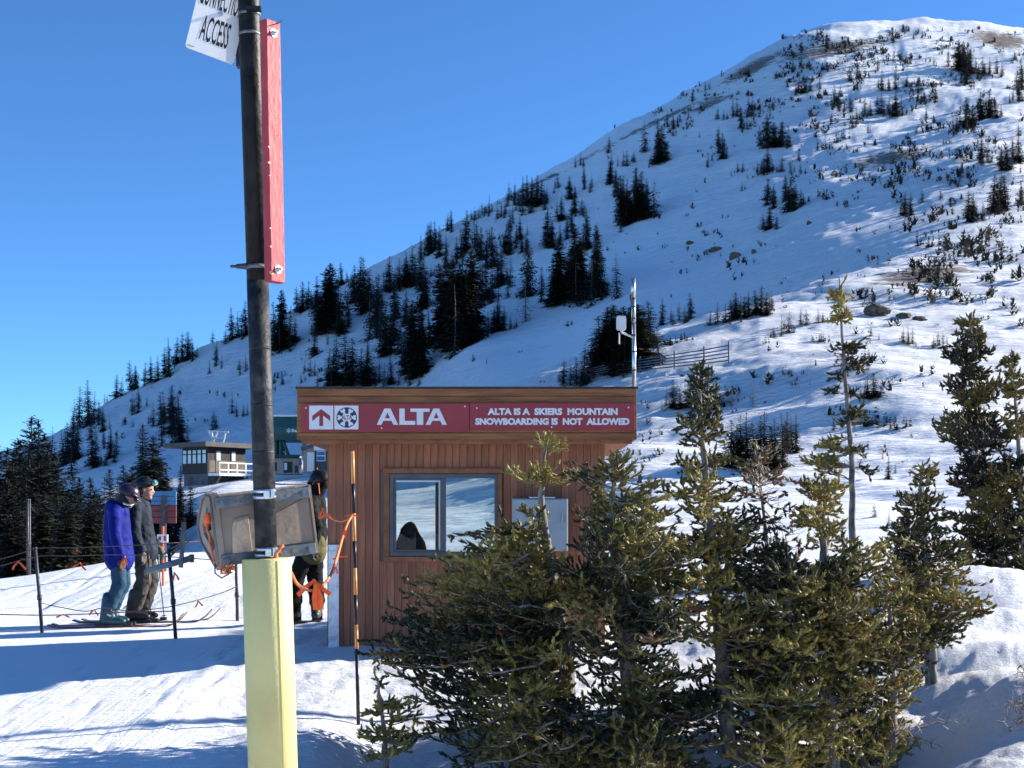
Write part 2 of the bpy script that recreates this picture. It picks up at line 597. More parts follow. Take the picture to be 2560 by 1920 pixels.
def pchip(x, y, q):
    x, y = np.asarray(x, float), np.asarray(y, float)
    h = np.diff(x)
    dl = np.diff(y) / h
    m = np.zeros_like(y)
    m[0], m[-1] = dl[0], dl[-1]
    for i in range(1, len(x) - 1):
        if dl[i - 1] * dl[i] > 0:
            w1, w2 = 2 * h[i] + h[i - 1], h[i] + 2 * h[i - 1]
            m[i] = (w1 + w2) / (w1 / dl[i - 1] + w2 / dl[i])
    q = np.clip(q, x[0], x[-1])
    i = np.clip(np.searchsorted(x, q, side='right') - 1, 0, len(x) - 2)
    t = (q - x[i]) / h[i]
    return ((1 + 2 * t) * (1 - t) ** 2 * y[i] + t * (1 - t) ** 2 * h[i] * m[i] + t * t * (3 - 2 * t) * y[i + 1] + t * t * (t - 1) * h[i] * m[i + 1])


# ------------------------------------------------------------------ terrain: bearings (photo columns) with height profiles over distance
def Zp(d, py):
    return EYE + (HOR - py) / F * d


SKY = [(-3000, 1330), (-900, 1270), (-300, 1195), (0, 1128), (139, 1092), (160, 1071), (262, 1012), (291, 996), (422, 938), (498, 874), (561, 853),
       (690, 792), (760, 750), (850, 706), (929, 670), (975, 645), (1029, 625), (1065, 602), (1173, 540), (1268, 501), (1354, 449), (1436, 410),
       (1500, 369), (1553, 335), (1645, 292), (1717, 249), (1770, 217), (1838, 184), (1915, 147), (1982, 116), (2064, 89), (2175, 73),
       (2320, 75), (2465, 80), (2513, 90), (2560, 98), (2900, 165), (3300, 260), (6000, 800)]
# each bearing: 13 (distance, photo row) or (distance, ('z', height))
z = lambda v: ('z', v)
TAB = {
    -3000: [(3, z(-.1)), (8.2, z(-.05)), (13, z(0)), (17, z(0)), (24, z(-.2)), (34, z(-1)), (60, z(-3)), (110, z(-5)), (160, z(-5)), (200, z(-4)), (260, z(-4)), (310, 1330), (370, z(-5))],
    -900: [(3, z(-.1)), (8.2, z(.04)), (12.5, z(.14)), (17, z(.2)), (24, 1500), (34, z(-1)), (60, z(-5)), (110, z(-6)), (160, z(-4)), (200, 1345), (260, 1300), (310, 1270), (370, z(-2))],
    0: [(3, z(-.1)), (8.2, 1920), (11.85, 1692), (17, 1562), (26, 1450), (34, z(-.7)), (60, z(-4)), (110, z(-4)), (160, z(-1)), (200, 1265), (260, 1185), (310, 1128), (370, z(5))],
    250: [(3, z(-.1)), (8.2, 1920), (12.15, 1671), (17, 1562), (27, 1410), (36, z(-.3)), (60, z(-2.5)), (110, z(-1)), (160, 1245), (200, 1190), (260, 1090), (315, 1015), (380, z(15))],
    480: [(3, z(-.1)), (8.2, 1920), (12.7, 1652), (17, 1558), (29, 1378), (38, z(.3)), (60, z(.8)), (110, z(3)), (150, 1216), (200, 1135), (270, 1005), (325, 890), (390, z(30))],
    760: [(3, z(-.1)), (8.2, 1920), (13, 1625), (17, 1550), (28, 1400), (40, 1320), (60, 1280), (110, 1218), (150, 1182), (205, 1080), (275, 905), (335, 750), (400, z(45))],
    985: [(3, z(-.3)), (8.2, 1995), (13, 1617), (17, 1535), (28, 1390), (40, 1310), (60, 1235), (100, 1212), (150, 1150), (210, 1020), (285, 800), (350, 640), (410, z(55))],
    1270: [(3, z(-.3)), (8.2, 1995), (13, 1612), (17, 1520), (28, 1375), (40, 1272), (60, 1155), (85, 962), (105, z(9.0)), (150, 955), (215, 850), (290, 670), (370, 500)] ,
    1560: [(3, z(-.3)), (8.2, 1995), (13, 1605), (17, 1500), (28, 1340), (40, 1210), (60, 1055), (90, 868), (112, z(11.7)), (160, 840), (225, 730), (305, 520), (395, 332)],
    1800: [(3, z(-.3)), (8.2, 1995), (13, 1602), (17, 1490), (28, 1330), (40, 1200), (60, 1030), (97, 800), (118, z(15.2)), (170, 745), (235, 615), (320, 390), (415, 200)],
    2000: [(3, z(-.3)), (8.2, 1995), (13, 1600), (17, 1490), (28, 1320), (40, 1190), (60, 1000), (102, 728), (122, z(19.6)), (175, 640), (245, 500), (330, 290), (435, 110)],
    2250: [(3, z(-.3)), (8.2, 1995), (13, 1600), (17, 1490), (28, 1310), (40, 1172), (60, 975), (106, 652), (130, 630), (185, 548), (255, 405), (345, 235), (450, 75)],
    2560: [(3, z(-.1)), (8.2, 1900), (13, 1600), (17, 1490), (28, 1310), (40, 1172), (60, 980), (106, 660), (132, 595), (190, 475), (260, 335), (350, 215), (450, 98)],
    3300: [(3, z(-.1)), (8.2, 1900), (13, 1590), (17, 1490), (28, 1320), (40, 1190), (60, 1010), (106, 720), (132, 640), (190, 520), (260, 400), (350, 300), (450, 260)],
    6000: [(3, z(-.1)), (8.2, z(.1)), (13, z(.3)), (17, z(.5)), (28, z(1)), (40, z(2)), (60, z(4)), (106, z(8)), (132, z(12)), (190, z(25)), (260, z(40)), (350, z(55)), (450, 800)],
}
for k in (1270, 1560, 1800, 2000, 2250, 2560, 3300, 6000):     # add the far side of the mountain as a 14th point; drop one mid point to keep 13
    TAB[k] = TAB[k]
KX = sorted(TAB)
CPX = np.array(KX, float)
ND = 13
CD = np.zeros((len(KX), ND + 2))
CZ = np.zeros((len(KX), ND + 2))
for i, k in enumerate(KX):
    rows = list(TAB[k])
    if rows[-1][1].__class__ is tuple:      # left bearings: last entry is the far side, crest is the one before
        crest = rows[-2]
        rows = rows[:-1]
        # split the last leg so that every bearing has ND points
        a, b_ = rows[-2], rows[-1]
        za = a[1][1] if isinstance(a[1], tuple) else Zp(a[0], a[1])
        zb = Zp(b_[0], b_[1])
        rows.insert(-1, (0.5 * (a[0] + b_[0]), z(0.5 * (za + zb))))
    for j, (d, q) in enumerate(rows):
        CD[i, j] = d
        CZ[i, j] = q[1] if isinstance(q, tuple) else Zp(d, q)
    CD[i, ND], CZ[i, ND] = CD[i, ND - 1] * 1.25, CZ[i, ND - 1] * 0.72 - 2
    CD[i, ND + 1], CZ[i, ND + 1] = 2600, -160

PXG = np.unique(np.concatenate([np.linspace(-3000, -200, 60), np.linspace(-200, 2760, 640), np.linspace(2760, 6000, 60)]))
NR = 620
DG = np.concatenate([np.geomspace(3.0, 560, NR), np.geomspace(600, 2600, 14)])
TABZ = np.zeros((len(PXG), len(DG)))
dcol = np.array([pchip(CPX, CD[:, j], PXG) for j in range(ND + 2)]).T
zcol = np.array([pchip(CPX, CZ[:, j], PXG) for j in range(ND + 2)]).T


def gsm(a, sig):
    n = int(3 * sig) + 1
    k = np.exp(-0.5 * (np.arange(-n, n + 1) / sig) ** 2)
    k /= k.sum()
    return np.convolve(np.pad(a, n, mode='edge'), k, mode='valid')


skyrow = np.interp(PXG, [s[0] for s in SKY], [s[1] for s in SKY])
skyrow = gsm(skyrow, 5)
for j in range(4, ND + 1):
    dcol[:, j], zcol[:, j] = gsm(dcol[:, j], 16), gsm(zcol[:, j], 16)
zcol[:, ND - 1] = EYE + (HOR - skyrow) / F * dcol[:, ND - 1]
for i in range(len(PXG)):
    TABZ[i] = pchip(dcol[i], zcol[i], DG)
LOGD = np.log(DG)


def base_z(px, d):
    i = np.clip(np.searchsorted(PXG, px, side='right') - 1, 0, len(PXG) - 2)
    ld = np.log(np.clip(d, DG[0], DG[-1]))
    j = np.clip(np.searchsorted(LOGD, ld, side='right') - 1, 0, len(DG) - 2)
    a = np.clip((px - PXG[i]) / (PXG[i + 1] - PXG[i]), 0, 1)
    b = (ld - LOGD[j]) / (LOGD[j + 1] - LOGD[j])
    return (TABZ[i, j] * (1 - a) + TABZ[i + 1, j] * a) * (1 - b) + (TABZ[i, j + 1] * (1 - a) + TABZ[i + 1, j + 1] * a) * b


def sst(a, b, v):
    t = np.clip((v - a) / (b - a), 0, 1)
    return t * t * (3 - 2 * t)


# heaped snow near the firs: photo column, distance, radius across, radius deep, height
HUMPS = [(2570, 9.2, 0.5, 0.6, 0.13), (2730, 9.2, 0.7, 1.0, 0.22), (2450, 15.2, 1.2, 1.2, 0.5), (2300, 12.4, 0.9, 0.4, 0.2), (2450, 13.2, 1.1, 0.4, 0.25), (2460, 11.4, 1.2, 0.35, 0.2), (2420, 10.5, 0.8, 0.3, 0.12),
         (2000, 12.6, 1.0, 0.6, 0.22), (1720, 9.2, 0.7, 0.8, 0.14), (1450, 9.4, 0.9, 0.7, 0.12), (1250, 9.2, 0.5, 0.4, 0.06),
         (760, 8.9, 0.4, 0.35, 0.06), (520, 11.4, 0.5, 1.4, 0.05), (560, 20.5, 1.8, 2.4, 0.25), (700, 55, 4.0, 6.0, 0.4), (600, 118, 2.6, 7.0, .8), (2200, 60, 5, 9, 0.8), (1850, 70, 6, 9, 0.8)]


def _line(p0, p1, h, w_):
    (a, d0), (b, d1) = p0, p1
    return ((a - 1280) / F * d0, d0, (b - 1280) / F * d1, d1, h, w_)


LINES = [_line((300, 9.0), (600, 12.6), .022, .10), _line((330, 8.6), (640, 12.2), .016, .07)]
_rt = random.Random(12)
for _k in range(9):          # ski tracks toward the lift line
    _o = _rt.uniform(-60, 60)
    _a, _b = -220 + 75 * _k + _o, 330 + 45 * _k + _o
    for _g in (0, 14):
        LINES.append(_line((_a + _g * 1.2, 8.4), (_b + _g, _rt.uniform(11.5, 15.5)), -.012, .022))
for _k in range(12):         # tracks on the terrace behind the skiers
    _a = _rt.uniform(-300, 500)
    LINES.append(_line((_a, _rt.uniform(17.5, 20)), (_a + _rt.uniform(200, 500), _rt.uniform(23, 29)), -.03, .06))


def detail(x, y):
    d = np.maximum(y, 1.0)
    px = 1280 + F * x / d
    o = 0.0
    for hp, hd, rx, ry, hh in HUMPS:
        hx = (hp - 1280) / F * hd
        e = ((x - hx) / rx) ** 2 + ((y - hd) / ry) ** 2
        o = o + hh * np.exp(-e ** 1.35)
    nearw = 1 - sst(17, 26, d)
    rough = 0.13 + 0.87 * sst(480, 640, px)          # groomed to the left, trodden to the right
    o = o + nearw * rough * (0.045 * fbm(x * 1.1, y * 1.1, 3, 3) + 0.030 * np.abs(fbm(x * 3.1, y * 4.2, 5, 3)) + 0.016 * fbm(x * 9, y * 9, 8, 2))
    nz = np.nonzero((d < 34) & (px < 1200))
    if len(nz[0]):
        xs, ys = x[nz], y[nz]
        add = np.zeros(len(xs))
        lump = .55 + .9 * vnoise(xs * 7, ys * 7, 9)
        for (ax_, ay_, bx_, by_, hh, wd) in LINES:
            ex, ey = bx_ - ax_, by_ - ay_
            t = np.clip(((xs - ax_) * ex + (ys - ay_) * ey) / (ex * ex + ey * ey), 0, 1)
            dist = np.hypot(xs - ax_ - t * ex, ys - ay_ - t * ey + .06 * np.sin(t * 9 + ax_ * 5))
            add += hh * np.clip(np.minimum(t, 1 - t) * 8, 0, 1) * np.exp(-(dist / wd) ** 2) * (lump if hh > 0 else 1.0)
        full = np.zeros_like(x)
        full[nz] = add
        o = o + full
    mid = sst(19, 40, d) * (1 - sst(130, 190, d)) * sst(900, 1300, px)
    c, s_ = math.cos(0.45), math.sin(0.45)
    u, v = c * x - s_ * y, s_ * x + c * y
    o = o + mid * (0.55 * fbm(u * 0.10, v * 0.20, 12, 3) + 0.30 * fbm(u * 0.22, v * 0.8, 15, 3, 0.6))
    lf = sst(30, 60, d) * (1 - sst(900, 1300, px)) * (1 - sst(130, 190, d))
    o = o + lf * 0.5 * fbm(x * 0.12, y * 0.1, 17, 3)
    mt = sst(150, 220, d) * (1 - 0.75 * np.exp(-((px - 1500) / 330.0) ** 2) * (1 - sst(250, 330, d)))
    o = o + mt * (1.6 * fbm(x * 0.035, y * 0.03, 21, 4) + 0.9 * fbm(x * 0.14, y * 0.10, 25, 4, 0.6))
    c2, s2 = math.cos(0.16), math.sin(0.16)
    u2, v2 = c2 * x - s2 * y, s2 * x + c2 * y
    o = o + sst(150, 220, d) * (0.12 + 0.88 * sst(1550, 2050, px + (d - 300) * 1.2)) * (0.85 * fbm(u2 * 0.030, v2 * 0.14, 41, 3, 0.6) + 0.22 * fbm(u2 * 0.07, v2 * 0.30, 44, 2))
    return o


def ground_z(x, y):
    x, y = np.asarray(x, float), np.asarray(y, float)
    return base_z(1280 + F * x / y, y) + detail(x, y)


DS = np.geomspace(6, 540, 2600)


def ground_hit(px, py, dmin=6.0):
    """First terrain point under a photo pixel; if the pixel is above the skyline, the crest on that bearing."""
    ds = DS[DS >= dmin]
    xs = (px - 1280) / F * ds
    gz = ground_z(xs, ds)
    ray = EYE + (HOR - py) / F * ds
    hit = np.nonzero(ray <= gz)[0]
    if len(hit):
        i = hit[0]
    else:
        ang = (gz - EYE) / ds
        i = int(np.argmax(ang))
    return Vector((xs[i], ds[i], gz[i]))


def on_ground(px, d):
    x = (px - 1280) / F * d
    return Vector((x, d, float(ground_z(np.array([x]), np.array([d]))[0])))


def build_terrain():
    PX, DD = np.meshgrid(PXG, DG, indexing='ij')
    X = (PX - 1280) / F * DD
    Z = TABZ + detail(X, DD)
    V = np.stack([X, DD, Z], -1).reshape(-1, 3)
    nc, nr = PX.shape
    idx = np.arange(nc * nr).reshape(nc, nr)
    q = np.stack([idx[:-1, :-1], idx[1:, :-1], idx[1:, 1:], idx[:-1, 1:]], -1).reshape(-1, 4)
    me = bpy.data.meshes.new('snow_ground')
    me.vertices.add(len(V))
    me.vertices.foreach_set('co', V.astype(np.float32).ravel())
    me.loops.add(len(q) * 4)
    me.loops.foreach_set('vertex_index', q.astype(np.int32).ravel())
    me.polygons.add(len(q))
    me.polygons.foreach_set('loop_start', np.arange(0, len(q) * 4, 4, dtype=np.int32))
    me.polygons.foreach_set('loop_total', np.full(len(q), 4, dtype=np.int32))
    me.polygons.foreach_set('use_smooth', np.ones(len(q), dtype=bool))
    me.update(calc_edges=True)
    px, d = PX.ravel(), DD.ravel()
    row = HOR - (V[:, 2] - EYE) / d * F
    earth = np.zeros(len(V))
    # wind-scoured patches: photo column, row, half width, half height, slope of the patch, distance range
    for ex, ey, rx, ry, sl, d0, d1, am in [(2300, 690, 170, 30, -0.12, 60, 150, .62), (2180, 712, 90, 12, -0.35, 60, 150, .5), (1700, 975, 110, 9, 0.02, 40, 100, .48), (1860, 1000, 90, 16, .2, 40, 100, .36),
                                           (2500, 100, 100, 28, 0.15, 250, 500, .65), (2080, 125, 220, 30, -0.18, 250, 500, .55), (1880, 170, 110, 22, -0.5, 250, 500, .62), (1770, 262, 80, 16, -0.4, 250, 500, .58),
                                           (2220, 395, 150, 24, -0.2, 180, 450, .6), (1650, 300, 170, 9, -0.47, 250, 500, .62), (2380, 455, 80, 14, -0.2, 150, 400, .34), (1960, 880, 60, 14, .1, 40, 100, .36),
                                           (1400, 430, 220, 8, -.5, 250, 500, .58), (2150, 190, 160, 14, -.15, 250, 500, .35), (2430, 640, 140, 14, .05, 60, 160, .36)]:
        dy = row - ey - sl * (px - ex)
        e = ((px - ex) / rx) ** 2 + (dy / ry) ** 2
        earth = np.maximum(earth, am * np.exp(-e * 0.9) * ((d > d0) & (d < d1)))
    for nm, val in (('earth', earth), ('far', 0.15 + 0.75 * sst(20, 60, d) * (1 - 0.55 * np.exp(-((px - 1480) / 300) ** 2) * sst(120, 160, d))),
                    ('near', (1 - sst(18, 40, d)) * (0.55 + 0.45 * sst(450, 650, px))), ('groom', np.maximum((1 - sst(430, 560, px + (d - 9) * 40)) * (1 - sst(14, 24, d)), sst(15, 18, d) * (1 - sst(28, 34, d)) * (1 - sst(800, 950, px))) * 0.8)):
        a = me.attributes.new(nm, 'FLOAT', 'POINT')
        a.data.foreach_set('value', val.astype(np.float32))
    me.materials.append(MATS['snow'])
    o = link('snow_ground', me)
    o['kind'] = 'structure'
    o['label'] = 'snow field rising to the mountain ridge'
    mb = MB()
    mb.add([(-900, -500, -0.45), (900, -500, -0.45), (900, 3.4, -0.45), (-900, 3.4, -0.45)], [(0, 1, 2, 3)])
    p = mb.build('snow_plain', 'snow')
    p['kind'] = 'structure'


build_terrain()


# ------------------------------------------------------------------ the ticket booth
def build_booth():
    YF, YB = 13.0, 15.7                    # front and back wall
    x0, x1 = P(822, 0, YF).x, P(1513, 0, YF).x
    zg, zt = P(0, 1620, YF).z - 0.12, P(0, 1104, YF).z
    B = empty('ticket_booth', ((x0 + x1) / 2, (YF + YB) / 2, zg), 'brown cedar booth with sliding window and wide roof fascia', 'booth')
    # window opening in the front wall
    wx0, wx1 = P(720 + .3738 * 640, 0, YF).x, P(720 + .3738 * 1435, 0, YF).x
    wz1, wz0 = P(0, 1080 + .3738 * 243, YF).z, P(0, 1080 + .3738 * 868, YF).z
    ox0, ox1 = P(720 + .3738 * 680, 0, YF).x, P(720 + .3738 * 1400, 0, YF).x
    oz1, oz0 = P(0, 1080 + .3738 * 280, YF).z, P(0, 1080 + .3738 * 830, YF).z
    # the wall core behind the boards, with openings front, back and right
    core = MB()
    T = 0.07
    core.span(x0, ox0, YF + .02, YF + .02 + T, zg, zt).span(ox1, x1, YF + .02, YF + .02 + T, zg, zt)
    core.span(ox0, ox1, YF + .02, YF + .02 + T, zg, oz0).span(ox0, ox1, YF + .02, YF + .02 + T, oz1, zt)
    bx0, bx1, bz0, bz1 = x0 + .14, x1 - .25, zg + .98, zt - .12
    core.span(x0, bx0, YB - T, YB, zg, zt).span(bx1, x1, YB - T, YB, zg, zt).span(bx0, bx1, YB - T, YB, zg, bz0).span(bx0, bx1, YB - T, YB, bz1, zt)
    mx = P(1098, 0, YB).x
    core.span(mx - .04, mx + .04, YB - T - .01, YB - .005, bz0, bz1)
    core.span(x0, x0 + T, YF + .02 + T, YB - T, zg, zt)
    core.span(x1 - T, x1, YF + .02 + T, YF + .7, zg, zt).span(x1 - T, x1, YF + .7, YB - T, zg, zt)
    core.span(x0 + T, x1 - T, YF + .09, YB - T, zg, zg + .1)
    wall = core.build('wall', 'inner', B)
    # vertical cedar boards on the front, one by one
    n = 38
    bw = (x1 - x0) / n
    lens = {}

    def board(xc, za, zb, k):
        h = round(zb - za, 4)
        key = (h,)
        if key not in lens:
            mb = MB()
            hw = bw / 2 - .0012
            mb.prism([(-hw, 0), (hw, 0), (hw, -.017), (hw - .003, -.02), (-hw + .003, -.02), (-hw, -.017)], (0, 0, -h / 2), (1, 0, 0), (0, 1, 0), (0, 0, 1), h)
            lens[key] = mb.mesh('board', 'cedar')
        off = woff(wall)
        return link('board', lens[key], wall, Vector((xc, YF + .0195 + random.uniform(-.0025, .0), (za + zb) / 2)) - off)
    for k in range(n):
        xc = x0 + bw * (k + .5)
        if xc + bw / 2 > wx0 and xc - bw / 2 < wx1:
            board(xc, wz1 - .01, zt, k)
            board(xc, zg, wz0 + .01, k)
        else:
            board(xc, zg, zt, k)
    # side wall boards (seen a little from beside)
    mb = MB()
    mb.prism([(0, 0), (0, .13), (-.018, .125), (-.018, .005)], (0, 0, 0), (1, 0, 0), (0, 1, 0), (0, 0, 1), zt - zg)
    sm = mb.mesh('board', 'cedar')
    for k in range(20):
        link('board', sm, wall, Vector((x0 - .0005, YF + .03 + k * .133, zg)) - woff(wall))
    # window casing
    yt = YF - .030
    c = MB().span(wx0, wx1, yt, YF + .018, oz1 + .004, wz1)
    c.build('window_casing', 'trim', B, bevel=.004)
    MB().span(wx0, wx1, yt, YF + .018, wz0, oz0 - .004).build('window_casing', 'trim', B, bevel=.004)
    MB().span(wx0 + .004, ox0 - .002, yt + .003, YF + .018, oz0 - .002, oz1 + .002).build('window_casing', 'trim', B, bevel=.004)
    MB().span(ox1 + .002, wx1 - .004, yt + .003, YF + .018, oz0 - .002, oz1 + .002).build('window_casing', 'trim', B, bevel=.004)
    # sliding window
    f = MB()
    a = .04
    ya, yb = YF - .012, YF + .05
    f.span(ox0, ox1, ya, yb, oz1 - a, oz1).span(ox0, ox1, ya, yb, oz0, oz0 + a).span(ox0, ox0 + a, ya, yb, oz0 + a, oz1 - a).span(ox1 - a * .7, ox1, ya, yb, oz0 + a, oz1 - a)
    win = f.build('window', 'alu_dark', B, bevel=.003)
    m0, m1 = P(720 + .3738 * 1018, 0, YF).x, P(720 + .3738 * 1056, 0, YF).x
    s_ = MB()
    e = .022
    s_.span(ox0 + a, m1, YF + .0, YF + .03, oz1 - a - e, oz1 - a - .001).span(ox0 + a, m1, YF, YF + .03, oz0 + a + .001, oz0 + a + e)
    s_.span(ox0 + a + .001, ox0 + a + e, YF, YF + .03, oz0 + a + e, oz1 - a - e).span(m0, m1, YF - .004, YF + .034, oz0 + a + .002, oz1 - a - .002)
    s_.build('sash', 'alu_dark', win, bevel=.002)
    lt = MB()
    lt.span(ox0 + a + e, m0, YF + .004, YF + .026, oz1 - a - e - .016, oz1 - a - e - .0005).span(m0 - .015, m0 - .0005, YF + .004, YF + .026, oz0 + a + e, oz1 - a - e - .017)
    lt.build('glazing_bead', 'alu_light', win)
    MB().span(ox0 + a + e, m0 - .012, YF + .012, YF + .018, oz0 + a + e, oz1 - a - e - .012).build('pane', 'glass', win)
    MB().span(m1, ox1 - a * .7, YF + .035, YF + .041, oz0 + a, oz1 - a).build('pane', 'glass', win)
    MB().span(bx0, mx - .04, YB - .04, YB - .034, bz0, bz1).build('rear_pane', 'glass', B)
    MB().span(mx + .04, bx1, YB - .04, YB - .034, bz0, bz1).build('rear_pane', 'glass', B)
    MB().span(x0 + T, x1 - T, YF + .095, YF + .5, oz0 - .06, oz0 + .005).build('counter', 'inner', B)
    # roof and fascia
    yf = 12.7
    fx0, fx1 = P(742, 0, yf).x, P(1592, 0, yf).x
    ft, fb = P(0, 970, yf).z, P(0, 1099, yf).z
    yb2 = YB + .3
    roof = MB().span(fx0 + .03, fx1 - .03, yf + .03, yb2 - .03, zt + .002, ft - .06).build('roof', 'trim', B)
    MB().span(fx0 - .012, fx1 + .012, yf - .014, yb2, ft - .006, ft + .012).build('roof_edging', 'roof_felt', roof)
    rows = [970, 990, 1008, 1082, 1099]
    for r0, r1, dy in ((970, 990, 0), (990, 1008, .007), (1008, 1082, .012), (1082, 1099, .003)):
        za, zb = P(0, r1, yf).z, P(0, r0, yf).z
        MB().span(fx0, fx1, yf + dy, yf + .028 + dy * .1, za + .0025, zb - .0025 - (.004 if r0 == 970 else 0)).build('fascia_board', 'fascia', roof, bevel=.003)
        MB().span(fx0 + .002, fx0 + .026, yf + .034, yb2 - .04, za + .0025, zb - .008).build('fascia_board', 'fascia', roof)
        MB().span(fx1 - .026, fx1 - .002, yf + .034, yb2 - .04, za + .0025, zb - .008).build('fascia_board', 'fascia', roof)
    MB().span(fx0 + .04, fx1 - .04, yf + .035, yf + .075, fb - .038, fb + .0).build('soffit_trim', 'trim', roof, bevel=.003)
    MB().span(fx0 + .04, fx1 - .04, yf + .08, YF - .002, fb - .02, fb).build('soffit_board', 'fascia', roof)
    # grey electric cabinet on the wall
    ye = YF - .16
    ax0, ax1, az0, az1 = P(1280, 0, ye).x, P(1420, 0, ye).x, P(0, 1378, ye).z, P(0, 1246, ye).z
    E = empty('electric_cabinet', ((ax0 + ax1) / 2, YF, az0), 'grey metal electric cabinet on the booth wall behind the firs', 'cabinet')
    MB().span(ax0, ax1, ye + .02, YF - .003, az0, az1).build('cabinet_body', 'ebox', E, bevel=.006)
    MB().span(ax0 + .008, ax1 - .008, ye, ye + .018, az0 + .01, az1 - .01).build('cabinet_door', 'ebox', E, bevel=.004)
    MB().span(ax0 + .16, ax1 - .12, ye - .005, YF - .005, az1 + .001, az1 + .014).build('top_ledge', 'alu_light', E)
    MB().span(ax0 + .02, ax0 + .07, ye - .004, ye - .0005, az1 - .29, az1 - .25).build('label_plate', 'sign_white', E)
    MB().span(ax1 - .06, ax1 - .045, ye - .02, ye - .0005, az0 + .28, az0 + .36).build('latch', 'steel', E)
    # crumpled foil-faced insulation sheet against the left corner
    mb = MB()
    ys = YF - .04
    q0, q1 = P(821, 0, ys).x, P(847, 0, ys).x
    zs0, zs1 = P(0, 1625, ys).z, P(0, 1362, ys).z
    ni, nj = 4, 22
    rr = random.Random(4)
    vsx = []
    for j in range(nj + 1):
        for i in range(ni + 1):
            vsx.append((q0 + (q1 - q0) * i / ni, ys - rr.uniform(0, .012), zs0 + (zs1 - zs0) * j / nj))
    kk = len(vsx)
    vsx += [(x, YF - .006, zz) for x, y, zz in vsx]
    fs = []
    wd = ni + 1
    for j in range(nj):
        for i in range(ni):
            q = j * wd + i
            fs += [(q, q + 1, q + wd + 1, q + wd), (kk + q, kk + q + wd, kk + q + wd + 1, kk + q + 1)]
    rim = [i for i in range(wd)] + [j * wd + ni for j in range(1, nj + 1)] + [nj * wd + i for i in range(ni - 1, -1, -1)] + [j * wd for j in range(nj - 1, 0, -1)]
    for a_, b_ in zip(rim, rim[1:] + rim[:1]):
        fs.append((a_, kk + a_, kk + b_, b_))
    mb.add(vsx, fs)
    tag(mb.build('foil_panel', 'foil', origin=((q0 + q1) / 2, YF, zs0)), 'silvery crumpled foil panel standing against the booth corner', 'panel')
    # dark bag on the counter inside
    mb = MB()
    bc = P(1022, 1385, YF + .25)
    prof = [(0, .15, .09), (.05, .16, .10), (.12, .13, .09), (.19, .10, .08), (.25, .075, .065), (.29, .05, .045), (.315, .015, .015)]
    vsx, fs = [], []
    for zz, rx, ry in prof:
        for j in range(14):
            t = 2 * math.pi * j / 14
            w_ = 1 + .14 * math.sin(3 * t + zz * 17) + rr.uniform(-.06, .06)
            vsx.append((bc.x + .05 * zz + rx * w_ * math.cos(t), bc.y + ry * w_ * math.sin(t), bc.z + zz))
    for i in range(len(prof) - 1):
        for j in range(14):
            fs.append((i * 14 + j, i * 14 + (j + 1) % 14, (i + 1) * 14 + (j + 1) % 14, (i + 1) * 14 + j))
    fs += [tuple(range(14))[::-1], tuple((len(prof) - 1) * 14 + j for j in range(14))]
    mb.add(vsx, fs)
    tag(mb.build('bag', 'bag', origin=bc, smooth=True), 'dark slumped bag lying inside the booth window', 'bag')
    # mast on the roof with a white antenna box
    ym = 13.6
    pt, pb = P(1583, 697, ym), P(1586, 990, ym)
    A = empty('antenna_mast', pb, 'silver antenna mast standing on the right end of the booth roof', 'mast')
    dv = (pt - pb)
    at = lambda t: pb + dv * t
    MB().tube([at(-.02), at(.62)], .020, 14).build('mast_tube', 'steel', A, smooth=True)
    MB().tube([at(.63), at(.82)], .022, 14).build('mast_tube', 'alu_light', A, smooth=True)
    MB().tube([at(.84), at(1)], .024, 14).build('mast_tube', 'steel', A, smooth=True)
    for tt in (.22, .38, .52, .66, .76, .83):
        MB().tube([at(tt - .006), at(tt + .006)], .0245, 12).build('band', 'stick_black', A)
    cbl = [at(.86) + Vector((-.03, -.02, .0)), at(.83) + Vector((-.035, -.03, 0)), at(.79) + Vector((-.02, -.035, 0)), at(.77) + Vector((-.0, -.028, 0)), at(.60) + Vector((-.02, -.026, 0))]
    MB().tube(cbl, .008, 6).build('cable', 'stick_black', A)
    bt, bb = P(1553, 790, ym), P(1553, 826, ym)
    box = MB().box((bt + bb) / 2, (.098, .075, (bt - bb).length)).build('antenna_box', 'white_plastic', A, bevel=.018)
    arm = MB().tube([P(1552, 826, ym), P(1556, 832, ym), P(1570, 838, ym), P(1583, 844, ym)], .011, 8)
    arm.build('bracket', 'white_plastic', A, smooth=True)
    MB().tube([P(1548, 832, ym), P(1548, 860, ym)], .007, 8).build('drip_tube', 'white_plastic', A)
    # signs on the fascia
    yz = yf - .002
    up, rt, fw = Vector((0, 0, 1)), Vector((1, 0, 0)), Vector((0, -1, 0))
    G = lambda x, y: (720 + .4069 * x, 940 + .4069 * y)

    def board_sign(name, a, b, label):
        (pa, qa), (pb_, qb) = G(*a), G(*b)
        ys_ = yz - .012
        X0, X1, Z1, Z0 = P(pa, 0, ys_).x, P(pb_, 0, ys_).x, P(0, qa, ys_).z, P(0, qb, ys_).z
        R = empty(name, ((X0 + X1) / 2, yz, Z0), label, 'sign')
        MB().span(X0, X1, ys_, yz - .0005, Z0, Z1).build('panel', 'sign_red', R, bevel=.0015)
        return R

    def at_sign(x, y, dy):
        p_, q_ = G(x, y)
        return P(p_, q_, yz - .012 - dy)
    sc = .4069 / F * (yz - .012)

    def screws(R, pts):
        for x, y in pts:
            p_ = at_sign(x, y, 0)
            mb = MB()
            mb.tube([p_ + Vector((0, -.0004, 0)), p_ + Vector((0, -.005, 0))], [.0085, .006], 10)
            mb.build('screw', 'white_plastic', R, smooth=False)
    R1 = board_sign('fascia_sign', (82, 168), (1113, 342), 'red fascia sign with white arrow, snowflake emblem and the word ALTA')
